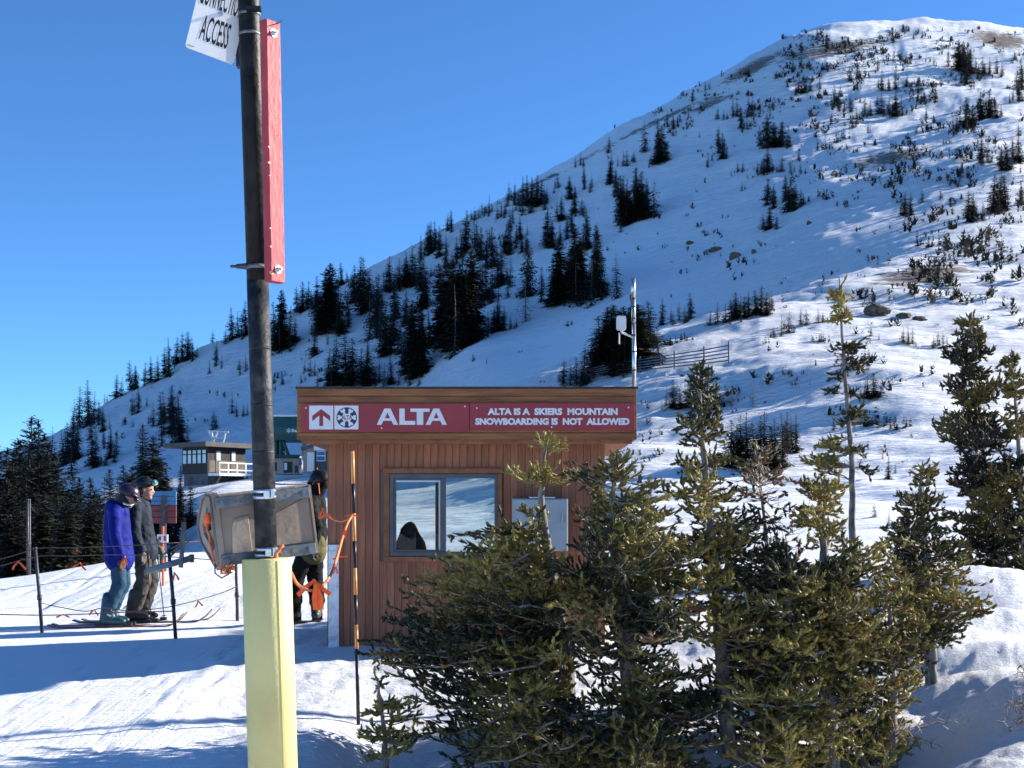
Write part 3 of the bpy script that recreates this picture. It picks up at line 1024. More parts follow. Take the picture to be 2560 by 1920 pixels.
    for xa, xb in ((130, 278), (285, 433)):
        a_, b_ = at_sign(xa, 328, .0), at_sign(xb, 182, .0)
        MB().span(a_.x, b_.x, a_.y - .0016, a_.y - .0004, a_.z, b_.z).build('white_square', 'sign_white', R1)
    # arrow
    o = at_sign(204, 255, .0018)
    ar = [(0, 52), (55, 10), (55, -22), (12, 12), (12, -52), (-12, -52), (-12, 12), (-55, -22), (-55, 10)]
    MB().prism([(a_ * sc, b_ * sc) for a_, b_ in ar], o, rt, up, fw, .0008).build('arrow', 'sign_red', R1)
    # emblem: navy disc, white snowflake, red lettering
    o = at_sign(361, 255, .0018)
    disc = [(63 * sc * math.cos(2 * math.pi * j / 40), 63 * sc * math.sin(2 * math.pi * j / 40)) for j in range(40)]
    em = MB().prism(disc, o, rt, up, fw, .0006).build('emblem', 'navy', R1)
    fl = MB()
    o2 = o + fw * .0008
    fl.prism([(38 * sc * math.cos(math.pi * j / 3), 26 * sc * math.sin(math.pi * j / 3)) for j in range(6)], o2, rt, up, fw, .0004)
    for j in range(6):
        an = math.pi * j / 3
        ca, sa = math.cos(an), math.sin(an)
        lift = o2 + fw * .00003 * (j + 1)
        rot = lambda u_, v_: ((u_ * ca - v_ * sa) * sc, (u_ * sa + v_ * ca) * sc)
        heart = [(18, -5), (36, -7), (44, -15), (54, -15), (59, -8), (53, 0), (59, 8), (54, 15), (44, 15), (36, 7), (18, 5)]
        fl.prism([rot(*q_) for q_ in heart], lift, rt, up, fw, .0004)
    fl.build('snowflake', 'sign_white', em)
    letters('lettering', 'ALTA', o2 + fw * .0016 + rt * (-34 * sc) + up * (-13 * sc), rt, up, 68 * sc, 27 * sc, 'sign_red', em, bold=.03, gap=9)
    # ALTA, wide white capitals drawn letter by letter
    la = [[(0, 0), (17, 0), (27, 24), (61, 24), (71, 0), (100, 0), (60, 100), (36, 100)], [(36, 42), (55, 42), (46, 74)]]
    def lett(poly, x, w_, hole=None):
        o_ = at_sign(x, 300, .0004)
        sx, sy = w_ / 100 * sc, 100 / 100 * sc
        mb = MB()
        mb.prism([(a_ * sx, b_ * sy) for a_, b_ in poly], o_, rt, up, fw, .0025)
        ob = mb.build('letter', 'sign_white', R1)
        if hole:
            h = MB()
            h.prism([(a_ * sx, b_ * sy) for a_, b_ in hole], o_ + fw * .0026, rt, up, fw, .0004)
            h.build('counter', 'sign_red', ob)
    lett([(0, 0), (22, 0), (31, 25), (69, 25), (78, 0), (100, 0), (64, 100), (36, 100)], 545, 132, [(38, 40), (62, 40), (50, 76)])
    lett([(0, 0), (100, 0), (100, 24), (34, 24), (34, 100), (0, 100)], 684, 98)
    lett([(33, 0), (67, 0), (67, 80), (100, 80), (100, 100), (0, 100), (0, 80), (33, 80)], 752, 118)
    lett([(0, 0), (22, 0), (31, 25), (69, 25), (78, 0), (100, 0), (64, 100), (36, 100)], 846, 130, [(38, 40), (62, 40), (50, 76)])
    screws(R1, [(110, 196), (1087, 187), (575, 320)])
    R2 = board_sign('fascia_sign', (1117, 166), (2128, 332), 'red fascia sign reading that snowboarding is not allowed')
    for s_, xa, xb, ya_, yb_ in (('ALTA IS A  SKIERS  MOUNTAIN', 1226, 2026, 240, 197), ('SNOWBOARDING IS  NOT  ALLOWED', 1150, 2098, 301, 258)):
        p_ = at_sign(xa, ya_, .0010)
        letters('lettering', s_, p_, rt, up, (xb - xa) * sc, (ya_ - yb_) * sc, 'sign_white', R2, bold=.055)
    screws(R2, [(1160, 197), (2092, 193), (1620, 314)])


build_booth()


# ------------------------------------------------------------------ conifers
def rng_unit(r):
    v = r.normal(size=3)
    return v / np.linalg.norm(v)


def spire_mesh(seed, tiers, per, sprays, R=0.17, ragged=0.35, bare=0.0, skirt=1.0, dead=False):
    """A subalpine fir of height 1: trunk mesh and crown mesh of drooping branch sprays."""
    r = np.random.default_rng(seed)
    V, C = [], []
    lean = r.normal(0, .012, 2)

    def axis(h):
        return np.array([lean[0] * h + .010 * math.sin(h * 5 + seed), lean[1] * h + .010 * math.cos(h * 4 + seed), h])
    hs = np.sort(np.concatenate([np.linspace(bare + .015, .985, tiers)]))
    lumps = r.random(9)
    for h in hs:
        env = 1.02 * R * ((1 - h) ** .58) * (skirt if h < .2 else 1) + .012
        env *= 0.72 + .56 * lumps[int(h * 8.99)]
        nb = max(3, int(per * (1 - .45 * h) + .5))
        a0 = r.random() * 6.28
        for b in range(nb):
            az = a0 + 6.283 * b / nb + r.normal(0, .25)
            L = env * (1 - ragged + 2 * ragged * r.random())
            droop = r.uniform(-.55, -.1) * (1 - .6 * h) + (.35 * h if h > .8 else 0)
            d = np.array([math.cos(az), math.sin(az), droop])
            d /= np.linalg.norm(d)
            p0 = axis(h + r.normal(0, .006))
            side = np.array([-d[1], d[0], 0])
            side /= np.linalg.norm(side)
            sh = 0.6 + .55 * r.random()
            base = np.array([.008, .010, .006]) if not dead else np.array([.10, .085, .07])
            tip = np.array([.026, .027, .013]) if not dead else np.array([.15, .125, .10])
            thin = .35 if dead else 1.0
            for k in range(sprays):
                t = (k + .6) / sprays
                c = p0 + d * L * t + np.array([0, 0, .10 * L * t * t])
                wl = L * (.50 - .26 * t) * r.uniform(.7, 1.3)
                for sg in (-1, 1):
                    q = side * sg * .85 + d * .75 + np.array([0, 0, r.uniform(-.55, .15)])
                    q /= np.linalg.norm(q)
                    e = c + q * wl
                    m = c - d * L * .17 * thin + np.array([0, 0, r.normal(0, .05) * L])
                    m2 = c + d * L * .16 * thin
                    V += [m, m2, e]
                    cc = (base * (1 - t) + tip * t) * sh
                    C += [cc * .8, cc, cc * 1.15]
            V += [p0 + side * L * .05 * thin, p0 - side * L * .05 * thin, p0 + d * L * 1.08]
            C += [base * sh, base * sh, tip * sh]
    # leader
    for k in range(3):
        an = 2.1 * k
        V += [axis(.96) + np.array([math.cos(an), math.sin(an), 0]) * .008, axis(.96) - np.array([math.cos(an), math.sin(an), 0]) * .008, axis(1.0)]
        C += [np.array([.03, .035, .018])] * 3
    V, C = np.array(V), np.array(C)
    T = np.arange(len(V)).reshape(-1, 3)
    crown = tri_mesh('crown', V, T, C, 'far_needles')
    mb = MB()
    mb.tube([axis(-.03), axis(.3), axis(.7), axis(.97)], [.016, .012, .006, .002], 6)
    trunk = mb.mesh('trunk', 'bark_snag' if dead else 'bark_dark')
    return trunk, crown


def bush_mesh(seed, n=150, R=.5, spikes=6):
    """A low wind-cut shrub of height 1 with several spires."""
    r = np.random.default_rng(seed)
    V, C = [], []
    tops = [(r.uniform(-R, R), r.uniform(-R * .6, R * .6), r.uniform(.45, 1.0)) for _ in range(spikes)]
    tops[0] = (r.uniform(-.2, .2) * R, 0, 1.0)
    for (tx, ty, th) in tops:
        for k in range(n // spikes):
            h = r.random() ** 1.3
            az = r.random() * 6.28
            L = .26 * (1 - h * .85) * r.uniform(.5, 1.2)
            p0 = np.array([tx, ty, h * th])
            d = np.array([math.cos(az), math.sin(az), r.uniform(-.3, .5)])
            s_ = np.array([-d[1], d[0], 0]) * .07
            sh = r.uniform(.6, 1.2)
            V += [p0 + s_, p0 - s_, p0 + d * L + np.array([0, 0, r.normal(0, .03)])]
            C += [np.array([.012, .016, .009]) * sh] * 2 + [np.array([.042, .044, .021]) * sh]
    V, C = np.array(V), np.array(C)
    return tri_mesh('shrub', V, np.arange(len(V)).reshape(-1, 3), C, 'far_needles')


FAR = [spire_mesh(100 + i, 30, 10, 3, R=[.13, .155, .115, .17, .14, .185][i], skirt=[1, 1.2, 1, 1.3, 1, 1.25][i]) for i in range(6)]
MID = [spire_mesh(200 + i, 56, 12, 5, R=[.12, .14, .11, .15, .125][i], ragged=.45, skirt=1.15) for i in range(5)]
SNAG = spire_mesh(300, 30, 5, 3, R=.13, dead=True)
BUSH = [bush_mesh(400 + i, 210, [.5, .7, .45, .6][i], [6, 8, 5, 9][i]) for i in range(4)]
CNT = {'far': 0}


def whole_tree_mesh(pair):
    """Trunk and crown in one mesh for trees too small in view to show their parts."""
    tr, cr = pair
    bm = bmesh.new()
    bm.from_mesh(tr)
    me = bpy.data.meshes.new('fir_tree')
    nv = len(tr.vertices)
    V = np.zeros(len(cr.vertices) * 3)
    cr.vertices.foreach_get('co', V)
    C = np.zeros(len(cr.vertices) * 4)
    cr.attributes['tint'].data.foreach_get('color', C)
    tv = np.zeros(len(tr.vertices) * 3)
    tr.vertices.foreach_get('co', tv)
    tr.calc_loop_triangles()
    tt = np.array([t.vertices[:] for t in tr.loop_triangles])
    V, tv = V.reshape(-1, 3), tv.reshape(-1, 3)
    ct = np.arange(len(V)).reshape(-1, 3) + len(tv)
    C = C.reshape(-1, 4)[:, :3]
    bm.free()
    return tri_mesh('fir_tree', np.concatenate([tv, V]), np.concatenate([tt, ct]), np.concatenate([np.full((len(tv), 3), .04), C]), 'far_needles')


FARW = [whole_tree_mesh(p) for p in FAR]
FARL = [whole_tree_mesh(spire_mesh(150 + i, 21, 8, 2, R=[.14, .17, .125, .18, .15, .2][i])) for i in range(6)]
ORD = ['first', 'second', 'third', 'fourth', 'fifth', 'sixth', 'seventh', 'eighth', 'ninth', 'tenth', 'eleventh', 'twelfth', 'thirteenth', 'fourteenth',
       'fifteenth', 'sixteenth', 'seventeenth', 'eighteenth', 'nineteenth', 'twentieth']


QUEUE = []


def plant(loc, H, label, group, wide=1.0, kind='fir'):
    QUEUE.append((loc, H, label, group, wide, kind))


def plant_now(i, loc, H, label, group, wide, kind):
    """One conifer standing on the terrain."""
    az = (i * 2.399) % 6.283
    px_h = H / loc.y * F
    if kind == 'bush':
        o = link('shrub', BUSH[i % 4], None, loc - Vector((0, 0, H * .06)), (0, 0, az if wide < 1.2 else random.uniform(-.4, .4)), (H * wide, H * wide, H))
        return tag(o, label, 'shrub', group)
    if kind == 'snag':
        pair = SNAG
    elif px_h > 150:
        pair = MID[i % 5]
    else:
        pair = FAR[i % 6]
    sc = (H * wide, H * wide, H)
    if px_h < 88 and kind == 'fir':
        o = link('fir_tree', FARW[i % 6], None, loc - Vector((0, 0, H * .02)), (0, 0, az), sc)
        return tag(o, label, 'tree', group)
    o = empty('fir_tree' if kind == 'fir' else 'dead_snag', loc - Vector((0, 0, H * .02)), label, 'tree', group)
    o.rotation_euler = (0, 0, az)
    o.scale = sc
    link('trunk', pair[0], o)
    link('crown', pair[1], o)
    return o


def plant_all(most=284):
    """The largest firs in view stand as single trees; the smallest join into one far-off growth."""
    size = lambda q: q[1] / q[0].y
    rc = random.Random(5)
    for q in list(QUEUE):              # young growth at the feet of the larger firs
        if q[5] == 'fir' and q[0].y > 60:
            for _ in range(rc.choice((0, 1, 2, 2)) if q[3] == GM else rc.choice((0, 1, 1, 2))):
                x_, y_ = q[0].x + rc.uniform(-.36, .36) * q[1], q[0].y + rc.uniform(-.6, .6) * q[1]
                QUEUE.append((Vector((x_, y_, float(ground_z(np.array([x_]), np.array([y_]))[0]))), q[1] * (rc.uniform(.35, .95) if q[3] == GM else rc.uniform(.3, .7)), '', '', q[4], 'young'))
    firs = sorted([k for k, q in enumerate(QUEUE) if q[5] == 'fir'], key=lambda k: -size(QUEUE[k]))
    small = set(firs[most:]) | {k for k, q in enumerate(QUEUE) if q[5] == 'young'}
    VV, TT, CC, n = [], [], [], 0
    for k, q in enumerate(QUEUE):
        if k not in small:
            plant_now(k, *q)
            continue
        loc, H, _, _, wide, _ = q
        me = FARL[k % 6]
        if k % 6 not in _arr:
            v = np.zeros(len(me.vertices) * 3)
            me.vertices.foreach_get('co', v)
            c = np.zeros(len(me.vertices) * 4)
            me.attributes['tint'].data.foreach_get('color', c)
            t = np.zeros(len(me.loops), dtype=np.int32)
            me.loops.foreach_get('vertex_index', t)
            _arr[k % 6] = (v.reshape(-1, 3), c.reshape(-1, 4)[:, :3], t.reshape(-1, 3))
        v, c, t = _arr[k % 6]
        an = k * 2.399
        R_ = np.array([[math.cos(an), -math.sin(an), 0], [math.sin(an), math.cos(an), 0], [0, 0, 1]])
        VV.append((v * np.array([H * wide, H * wide, H])) @ R_.T + np.array(loc) - np.array([0, 0, H * .02]))
        CC.append(c)
        TT.append(t + n)
        n += len(v)
    o = link('small_far_firs', tri_mesh('small_far_firs', np.concatenate(VV), np.concatenate(TT), np.concatenate(CC), 'far_needles'))
    o['kind'] = 'stuff'
    tag(o, 'thin scatter of the smallest far firs across the mountainside', 'trees')


_arr = {}


def grove(entries, conv, phrase, group, noun='fir', wide=1.0, kind='fir', dmin=20.0, lead='dark'):
    """entries: (x, top, base) in the units of a photo crop; conv turns them into photo pixels."""
    pts = []
    for e in entries:
        px, pt = conv(e[0], e[1])
        _, pb = conv(e[0], e[2])
        pts.append((px, pt, pb))
    pts.sort()
    n = len(pts)
    for k, (px, pt, pb) in enumerate(pts):
        loc = ground_hit(px, pb, dmin)
        H = max(.3, (pb - pt) / F * loc.y) * (1.1 if group == GM else 1.0)
        if n == 1:
            lab = f'{lead} {noun} {phrase}'
        elif k == 0:
            lab = f'leftmost {lead} {noun} {phrase}'
        elif k == n - 1:
            lab = f'rightmost {lead} {noun} {phrase}'
        else:
            lab = f'{lead} {noun} {phrase}, {ORD[k]} from the left'
        plant(loc, H, lab, group, wide * random.uniform(.85, 1.2), kind)


Z7 = lambda x, y: (640 + .4521 * x, 380 + .4521 * y)
Z8 = lambda x, y: (1500 + .4823 * x, 50 + .4823 * y)
Z6 = lambda x, y: (.422 * x, 700 + .422 * y)
Z2 = lambda x, y: (1560 + .4521 * x, 660 + .4521 * y)
GM = 'firs on the shaded mountainside'
grove([(100, 850, 1090), (140, 785, 1090), (185, 870, 1080), (215, 930, 1060)], Z7, 'in the clump touching the right of the black pole', GM)
grove([(225, 755, 890), (255, 730, 890), (290, 725, 870), (340, 700, 880), (385, 650, 800), (470, 620, 740), (500, 655, 720), (545, 640, 830), (575, 600, 850), (600, 610, 890), (625, 660, 840)], Z7,
      'in the skyline row right of the red beam', GM)
grove([(335, 780, 1000), (360, 830, 1010), (410, 640, 990), (440, 680, 830), (425, 780, 990), (465, 790, 1010), (510, 790, 970), (325, 960, 1130)], Z7, 'in the patch just below that skyline row', GM)
grove([(680, 700, 1000), (665, 710, 960), (715, 840, 1120), (745, 870, 1120), (760, 800, 1050), (765, 700, 930), (830, 780, 960), (850, 900, 1200), (870, 850, 1220), (905, 880, 1240), (920, 880, 1000)], Z7,
      'in the slanting belt down to the booth roof', GM, lead='tall')
grove([(705, 665, 770), (740, 590, 770), (790, 650, 760), (830, 590, 740), (865, 530, 740), (880, 600, 740), (910, 540, 770), (925, 600, 870), (940, 700, 850), (965, 640, 690)], Z7,
      'in the string above the slanting belt', GM)
grove([(400, 1100, 1290), (440, 1045, 1290), (495, 1010, 1290), (530, 1050, 1290), (580, 1100, 1290), (620, 1120, 1290), (660, 1190, 1290)], Z7, 'in the broad clump behind the left roof edge', GM, wide=1.35, lead='bushy')
grove([(745, 1140, 1290), (790, 1200, 1290), (850, 1200, 1290), (905, 1230, 1290)], Z7, 'in the low row behind the ALTA sign roof', GM, wide=1.2, lead='small')
grove([(265, 1155, 1230), (300, 1145, 1240), (325, 1160, 1240), (250, 1225, 1280)], Z7, 'in the small patch between pole and booth roof', GM, lead='small')
grove([(1020, 650, 1050), (1060, 640, 1070), (1100, 660, 1080), (1140, 650, 1080), (1180, 580, 1060), (1200, 640, 1000), (1240, 600, 860), (1270, 620, 820), (1040, 700, 1060), (1120, 690, 1085), (1165, 680, 1080)], Z7,
      'in the densest black stand above the booth roof', GM, lead='tall')
grove([(1220, 400, 580), (1245, 430, 600), (1275, 450, 640), (1310, 430, 640), (1335, 510, 750), (1360, 530, 740)], Z7, 'in the line just above the densest stand', GM)
grove([(955, 400, 570), (970, 400, 560), (990, 395, 540), (1015, 430, 580), (1050, 480, 640), (1060, 350, 440), (1080, 330, 450), (1085, 540, 640), (1110, 480, 620), (1160, 340, 550)], Z7,
      'in the cluster at mid skyline', GM)
grove([(1190, 320, 380), (1210, 310, 380), (1250, 280, 350), (1270, 290, 340), (1290, 245, 340), (1305, 280, 330), (1335, 255, 290)], Z7, 'in the fringe of small skyline trees', GM, lead='small')
grove([(1400, 180, 270), (1430, 180, 290), (1450, 210, 300), (1475, 150, 300), (1500, 145, 300), (1530, 150, 300), (1555, 140, 300), (1580, 160, 290), (1605, 215, 290)], Z7,
      'in the compact block high on the skyline', GM)
grove([(1355, 280, 360), (1380, 285, 350), (1405, 320, 420), (1400, 390, 570), (1440, 410, 530), (1375, 450, 560), (1350, 450, 520), (1460, 370, 480), (1470, 450, 560), (1500, 460, 570)], Z7,
      'in the scatter below the compact block', GM)
grove([(1610, 330, 530), (1640, 390, 530), (1665, 260, 360), (1690, 260, 380), (1680, 390, 500), (1720, 360, 480), (1745, 320, 440), (1760, 200, 340), (1735, 140, 260), (1800, 250, 350), (1670, 120, 200), (1815, 85, 210), (1795, 0, 75)], Z7,
      'on the steep slope right of the compact block', GM)
grove([(1500, 500, 800), (1580, 650, 830), (1640, 580, 840), (1680, 500, 840), (1720, 600, 830), (1760, 420, 780), (1790, 500, 820), (1835, 380, 540), (1830, 310, 520), (1880, 430, 800), (1905, 520, 820), (1930, 690, 800), (1660, 610, 845), (1740, 560, 820), (1860, 560, 815)], Z7,
      'in the big stand left of the snow bowl', GM, lead='tall')
grove([(1490, 700, 940)], Z7, 'standing alone at the edge of the snow bowl', GM, noun='dead snag', kind='snag', lead='pale')
grove([(1960, 60, 180), (1945, 110, 180), (2050, 0, 80), (2030, 0, 80), (2090, 0, 60), (1990, 140, 230), (2020, 150, 400), (2045, 170, 400), (2060, 220, 400), (2100, 100, 260), (2130, 130, 350), (2160, 160, 370)], Z7,
      'in the group above the snow bowl', GM)
grove([(1285, 890, 990), (1315, 870, 1000), (1345, 855, 990), (1370, 860, 990), (1410, 910, 980), (1440, 920, 970)], Z7, 'in the low clump left of the snow bowl', GM, lead='stubby', wide=1.2)
grove([(1200, 1110, 1160), (1275, 1135, 1170), (1005, 990, 1090), (1070, 1100, 1150)], Z7, 'scattered on open snow above the sign', GM, lead='tiny')
grove([(45, 605, 690), (55, 705, 850), (80, 820, 920), (120, 840, 1060), (150, 900, 1060), (185, 790, 1040), (215, 800, 1030), (245, 850, 1030)], Z8, 'in the upright pair of clumps bordering the bowl', GM, lead='slim')
grove([(350, 480, 560), (380, 490, 560), (415, 490, 530), (460, 480, 510), (480, 360, 420), (545, 315, 370), (300, 530, 690), (320, 560, 740), (350, 630, 730), (265, 700, 750)], Z8, 'in the upper cluster near the right skyline', GM)
GU = 'firs on the upper right mountain'
grove([(515, 575, 610), (615, 550, 690), (635, 580, 720), (655, 640, 720), (560, 690, 770), (690, 410, 500), (710, 405, 500), (770, 395, 500), (790, 400, 500), (610, 450, 520), (640, 460, 520), (730, 440, 560)], Z8,
      'on the left shoulder of the high slope', GU)
grove([(830, 540, 650), (870, 480, 660), (905, 530, 660), (940, 520, 660), (975, 570, 660)], Z8, 'in the wide dark clump at mid height', GU, wide=1.4)
grove([(850, 690, 790), (870, 660, 790), (895, 720, 790), (940, 690, 790), (990, 720, 800), (1030, 675, 730), (1040, 740, 800), (680, 770, 810), (715, 730, 790), (740, 730, 790), (735, 830, 890)], Z8,
      'in the row under the wide dark clump', GU, wide=1.2)
grove([(870, 820, 960), (900, 850, 980), (845, 1000, 1085), (880, 960, 1085), (915, 1000, 1085), (960, 800, 940), (990, 830, 990), (1010, 850, 990), (1045, 870, 960)], Z8, 'in the cluster over the middle of the bowl', GU, wide=1.3)
grove([(1145, 870, 920), (1180, 870, 930), (1085, 910, 940)], Z8, 'low on the snow right of the bowl cluster', GU, noun='shrub', kind='bush', lead='small')
grove([(1045, 100, 160), (1175, 80, 140), (1000, 200, 270), (1045, 190, 250), (1080, 200, 240), (1030, 270, 370), (1060, 280, 380), (1090, 300, 370), (1140, 300, 360), (970, 300, 350), (770, 250, 300)], Z8,
      'scattered under the summit on its left', GU, wide=1.2, lead='small')
grove([(1295, 240, 320), (1335, 220, 310), (1345, 250, 310), (1440, 200, 270), (1215, 330, 440), (1245, 340, 400), (1240, 420, 470), (1460, 270, 370), (1495, 290, 370), (1530, 260, 360), (1590, 280, 350), (1650, 290, 340)], Z8,
      'in the band crossing below the summit', GU, wide=1.25)
grove([(1300, 390, 480), (1330, 450, 540), (1370, 400, 500), (1400, 420, 500), (1440, 390, 490), (1460, 380, 490), (1500, 390, 490), (1535, 370, 500), (1565, 390, 500), (1310, 490, 560), (1390, 530, 590)], Z8,
      'in the long thicket under the summit', GU, wide=1.2)
grove([(1520, 60, 120), (1575, 20, 60), (1625, 55, 100), (1700, 30, 60), (1775, 30, 60), (1610, 190, 230), (1805, 140, 240), (1730, 180, 240)], Z8, 'on the bright summit itself', GU, lead='little')
grove([(1860, 100, 260), (1880, 110, 260), (1900, 130, 330), (1920, 150, 280), (1870, 250, 330), (1950, 190, 280), (1985, 190, 290), (2020, 190, 290), (2055, 180, 280), (2085, 220, 290), (2150, 160, 210)], Z8,
      'in the thicket right of the summit', GU, wide=1.2)
grove([(1680, 365, 420), (1740, 360, 410), (1690, 460, 510), (1830, 500, 570), (1850, 490, 580), (1900, 400, 560), (1930, 430, 560), (1975, 370, 520), (2020, 370, 510), (2050, 400, 510)], Z8,
      'in the wedge below the right thicket', GU, wide=1.25)
grove([(2160, 240, 350), (2185, 200, 360), (2140, 330, 420), (2170, 300, 420), (2170, 530, 600)], Z8, 'against the right border high up', GU)
grove([(1180, 530, 570), (1215, 480, 540), (1260, 560, 620), (1165, 600, 670), (1220, 580, 640), (1430, 610, 650), (1520, 620, 670), (1600, 580, 620), (1800, 600, 640)], Z8, 'on the streaked slope below the long thicket', GU, noun='shrub', kind='bush', lead='low')
grove([(1975, 610, 740), (2010, 640, 740), (2080, 650, 780), (2110, 640, 780), (2140, 600, 720), (2170, 600, 740)], Z8, 'in the right hand clump at half height', GU, wide=1.2)
grove([(2040, 800, 1000), (2075, 790, 990), (2100, 780, 990), (2060, 880, 1010), (1910, 880, 1050), (1935, 900, 1040), (1990, 950, 1040), (2180, 830, 960)], Z8, 'in the large clump above the right ridge', GU, wide=1.15)
grove([(1560, 930, 1010), (1580, 890, 1010), (1610, 890, 1015), (1670, 880, 950), (1765, 870, 930)], Z8, 'in the small island right of the bowl', GU, wide=1.25)
grove([(1260, 285, 360), (1280, 370, 510), (1375, 175, 350), (1410, 200, 340), (1430, 230, 330), (1455, 140, 330), (1420, 470, 530), (1455, 440, 540)], Z6, 'on the skyline just left of the pole', GM)
grove([(1050, 350, 500), (1080, 320, 490), (1110, 320, 480), (1140, 350, 480), (1165, 390, 460), (1000, 360, 570), (975, 410, 560)], Z6, 'in the skyline knot above the brown lodge', GM)
grove([(935, 460, 600), (895, 460, 600), (860, 500, 630), (770, 480, 650), (800, 510, 640), (690, 570, 700), (620, 670, 730)], Z6, 'stepping down the left skyline', GM)
grove([(525, 610, 860), (470, 650, 880), (585, 720, 860), (610, 760, 900), (430, 800, 1060), (400, 860, 1070), (460, 850, 1060), (545, 800, 1100), (570, 900, 1110)], Z6, 'in the tall group on the lower left skyline', GM, lead='tall')
grove([(615, 880, 1000), (650, 890, 1060), (680, 960, 1080), (785, 680, 780), (820, 640, 790), (870, 690, 750), (740, 810, 860), (790, 830, 870), (880, 790, 850), (910, 800, 850)], Z6, 'on the left slope behind the skiers', GM)
grove([(950, 680, 860), (970, 700, 850), (1010, 660, 830), (1030, 640, 900), (1060, 700, 970), (1080, 820, 970)], Z6, 'in the group above the brown lodge roof', GM, lead='tall')
grove([(1260, 780, 890), (1375, 680, 790), (1400, 720, 810), (1445, 730, 810), (1465, 730, 810), (1620, 560, 620), (1670, 550, 620)], Z6, 'scattered on bare snow beside the pole', GM)


def deep_grove(entries, phrase, group, lead='dark', wide=1.0):
    """entries: (photo column, photo row of the top, distance) for trees rooted out of sight below the snow edge."""
    for k, (px, pt, d) in enumerate(sorted(entries)):
        loc = on_ground(px, d)
        H = P(px, pt, d).z - loc.z
        n = len(entries)
        lab = f'leftmost {lead} fir {phrase}' if k == 0 else f'rightmost {lead} fir {phrase}' if k == n - 1 else f'{lead} fir {phrase}, {ORD[k]} from the left'
        plant(loc, H, lab, group, wide * random.uniform(.85, 1.25))


GL = 'big firs beyond the left snow edge'
deep_grove([(-12, 1070, 70), (10, 1105, 58), (38, 1108, 66), (80, 1029, 80), (95, 1036, 72), (112, 1071, 68), (128, 1097, 62), (100, 1122, 54), (63, 1164, 60), (22, 1185, 52), (52, 1085, 75), (140, 1120, 70), (28, 1130, 62), (120, 1140, 58), (75, 1110, 64)], 'in the tall wall of trees at the far left', GL, wide=.95, lead='big')
deep_grove([(148, 1206, 48), (177, 1223, 46), (118, 1227, 45), (203, 1215, 50), (236, 1219, 52), (253, 1230, 47), (55, 1240, 44), (30, 1260, 42), (182, 1172, 62), (205, 1185, 66), (232, 1185, 64), (278, 1165, 72), (160, 1240, 42), (220, 1245, 43), (95, 1235, 47)],
           'in the black thicket behind the blue skier', GL, wide=.95, lead='thick')
deep_grove([(312, 1156, 84), (330, 1160, 80), (359, 1054, 105), (380, 1085, 98), (397, 1122, 92), (414, 1172, 76), (452, 1160, 88), (477, 1185, 80), (440, 1225, 66), (345, 1190, 70), (300, 1200, 66)],
           'in the dark group below the brown lodge', GL, wide=.95, lead='thick')
GR = 'conifers along the near right ridge'
grove([(1900, 900, 1190), (1940, 850, 1200), (1980, 840, 1180), (2030, 850, 1200), (2070, 830, 1170), (2120, 840, 1200), (2150, 850, 1150), (2175, 820, 1080), (1860, 1050, 1250), (1880, 980, 1230), (2000, 900, 1210), (2090, 900, 1210)], Z7,
      'in the black thicket behind the antenna', GR, wide=1.5, lead='bushy')
grove([(1700, 1150, 1290), (1770, 1130, 1290), (1740, 1200, 1290), (1810, 1180, 1290)], Z7, 'at the roof edge left of the snow fence', GR, wide=1.4, lead='ragged')
grove([(325, 1440, 1580), (410, 1460, 1560), (470, 1410, 1550), (380, 1510, 1580), (440, 1480, 1570)], Z8, 'in the row right of the antenna', GR, wide=1.4)
grove([(570, 1500, 1580), (610, 1460, 1570), (650, 1470, 1570), (700, 1410, 1550), (730, 1430, 1540), (770, 1400, 1540), (805, 1400, 1530), (835, 1370, 1530), (865, 1410, 1530), (890, 1400, 1500), (680, 1440, 1560), (750, 1430, 1545)], Z8,
      'in the picket row on the ridge crest', GR, wide=1.3, lead='slender')
grove([(940, 1530, 1640), (980, 1510, 1620), (1040, 1490, 1580), (1070, 1500, 1580), (1130, 1490, 1570), (900, 1590, 1650)], Z8, 'in the stubby row left of the tall sapling', GR, wide=1.5, lead='stubby')
grove([(240, 400, 445), (280, 390, 440), (330, 370, 420), (360, 380, 420), (260, 410, 450)], Z2, 'on snow above the slatted fence', GR, noun='shrub', kind='bush', lead='low', wide=1.3)
GS = 'small conifers on the sunlit slope'
grove([(1345, 615, 750), (1380, 600, 740), (1420, 650, 740), (1310, 680, 745), (1330, 640, 750)], Z2, 'in the clump right of the tall sapling', GS, wide=1.5, lead='small')
grove([(1390, 770, 900), (1350, 810, 890), (1440, 800, 900), (1500, 850, 920), (1540, 830, 910)], Z2, 'on the slope below the small clump', GS, noun='shrub', kind='bush', lead='dark', wide=1.1)
grove([(905, 815, 1040), (950, 830, 1040), (925, 850, 1000), (890, 870, 1030)], Z2, 'in the upright trio beside the bare twigs', GS, lead='thin')
grove([(595, 640, 790), (715, 640, 790), (210, 740, 810)], Z2, 'alone on bright snow above the thicket', GS, lead='sparse', kind='snag')
grove([(270, 640, 800), (360, 620, 790), (310, 680, 810), (510, 650, 800), (460, 550, 800), (400, 660, 810)], Z2, 'in the thicket behind the tall leader', GS, wide=1.4, lead='ragged')
grove([(590, 860, 1120), (650, 830, 1120), (680, 810, 1130), (750, 840, 1140), (780, 810, 1120), (840, 860, 1130), (880, 820, 1110), (620, 880, 1130), (715, 870, 1150), (810, 900, 1140)], Z2,
      'in the grove beside the dead twigs', GS, wide=1.35, lead='grey green')
grove([(1160, 840, 930), (1460, 1060, 1190), (1500, 1110, 1160), (1580, 1120, 1180), (1385, 1310, 1400), (1465, 1350, 1450), (1430, 1030, 1080), (1350, 970, 1030)], Z2, 'alone on the bright lower snow', GS, lead='thin')
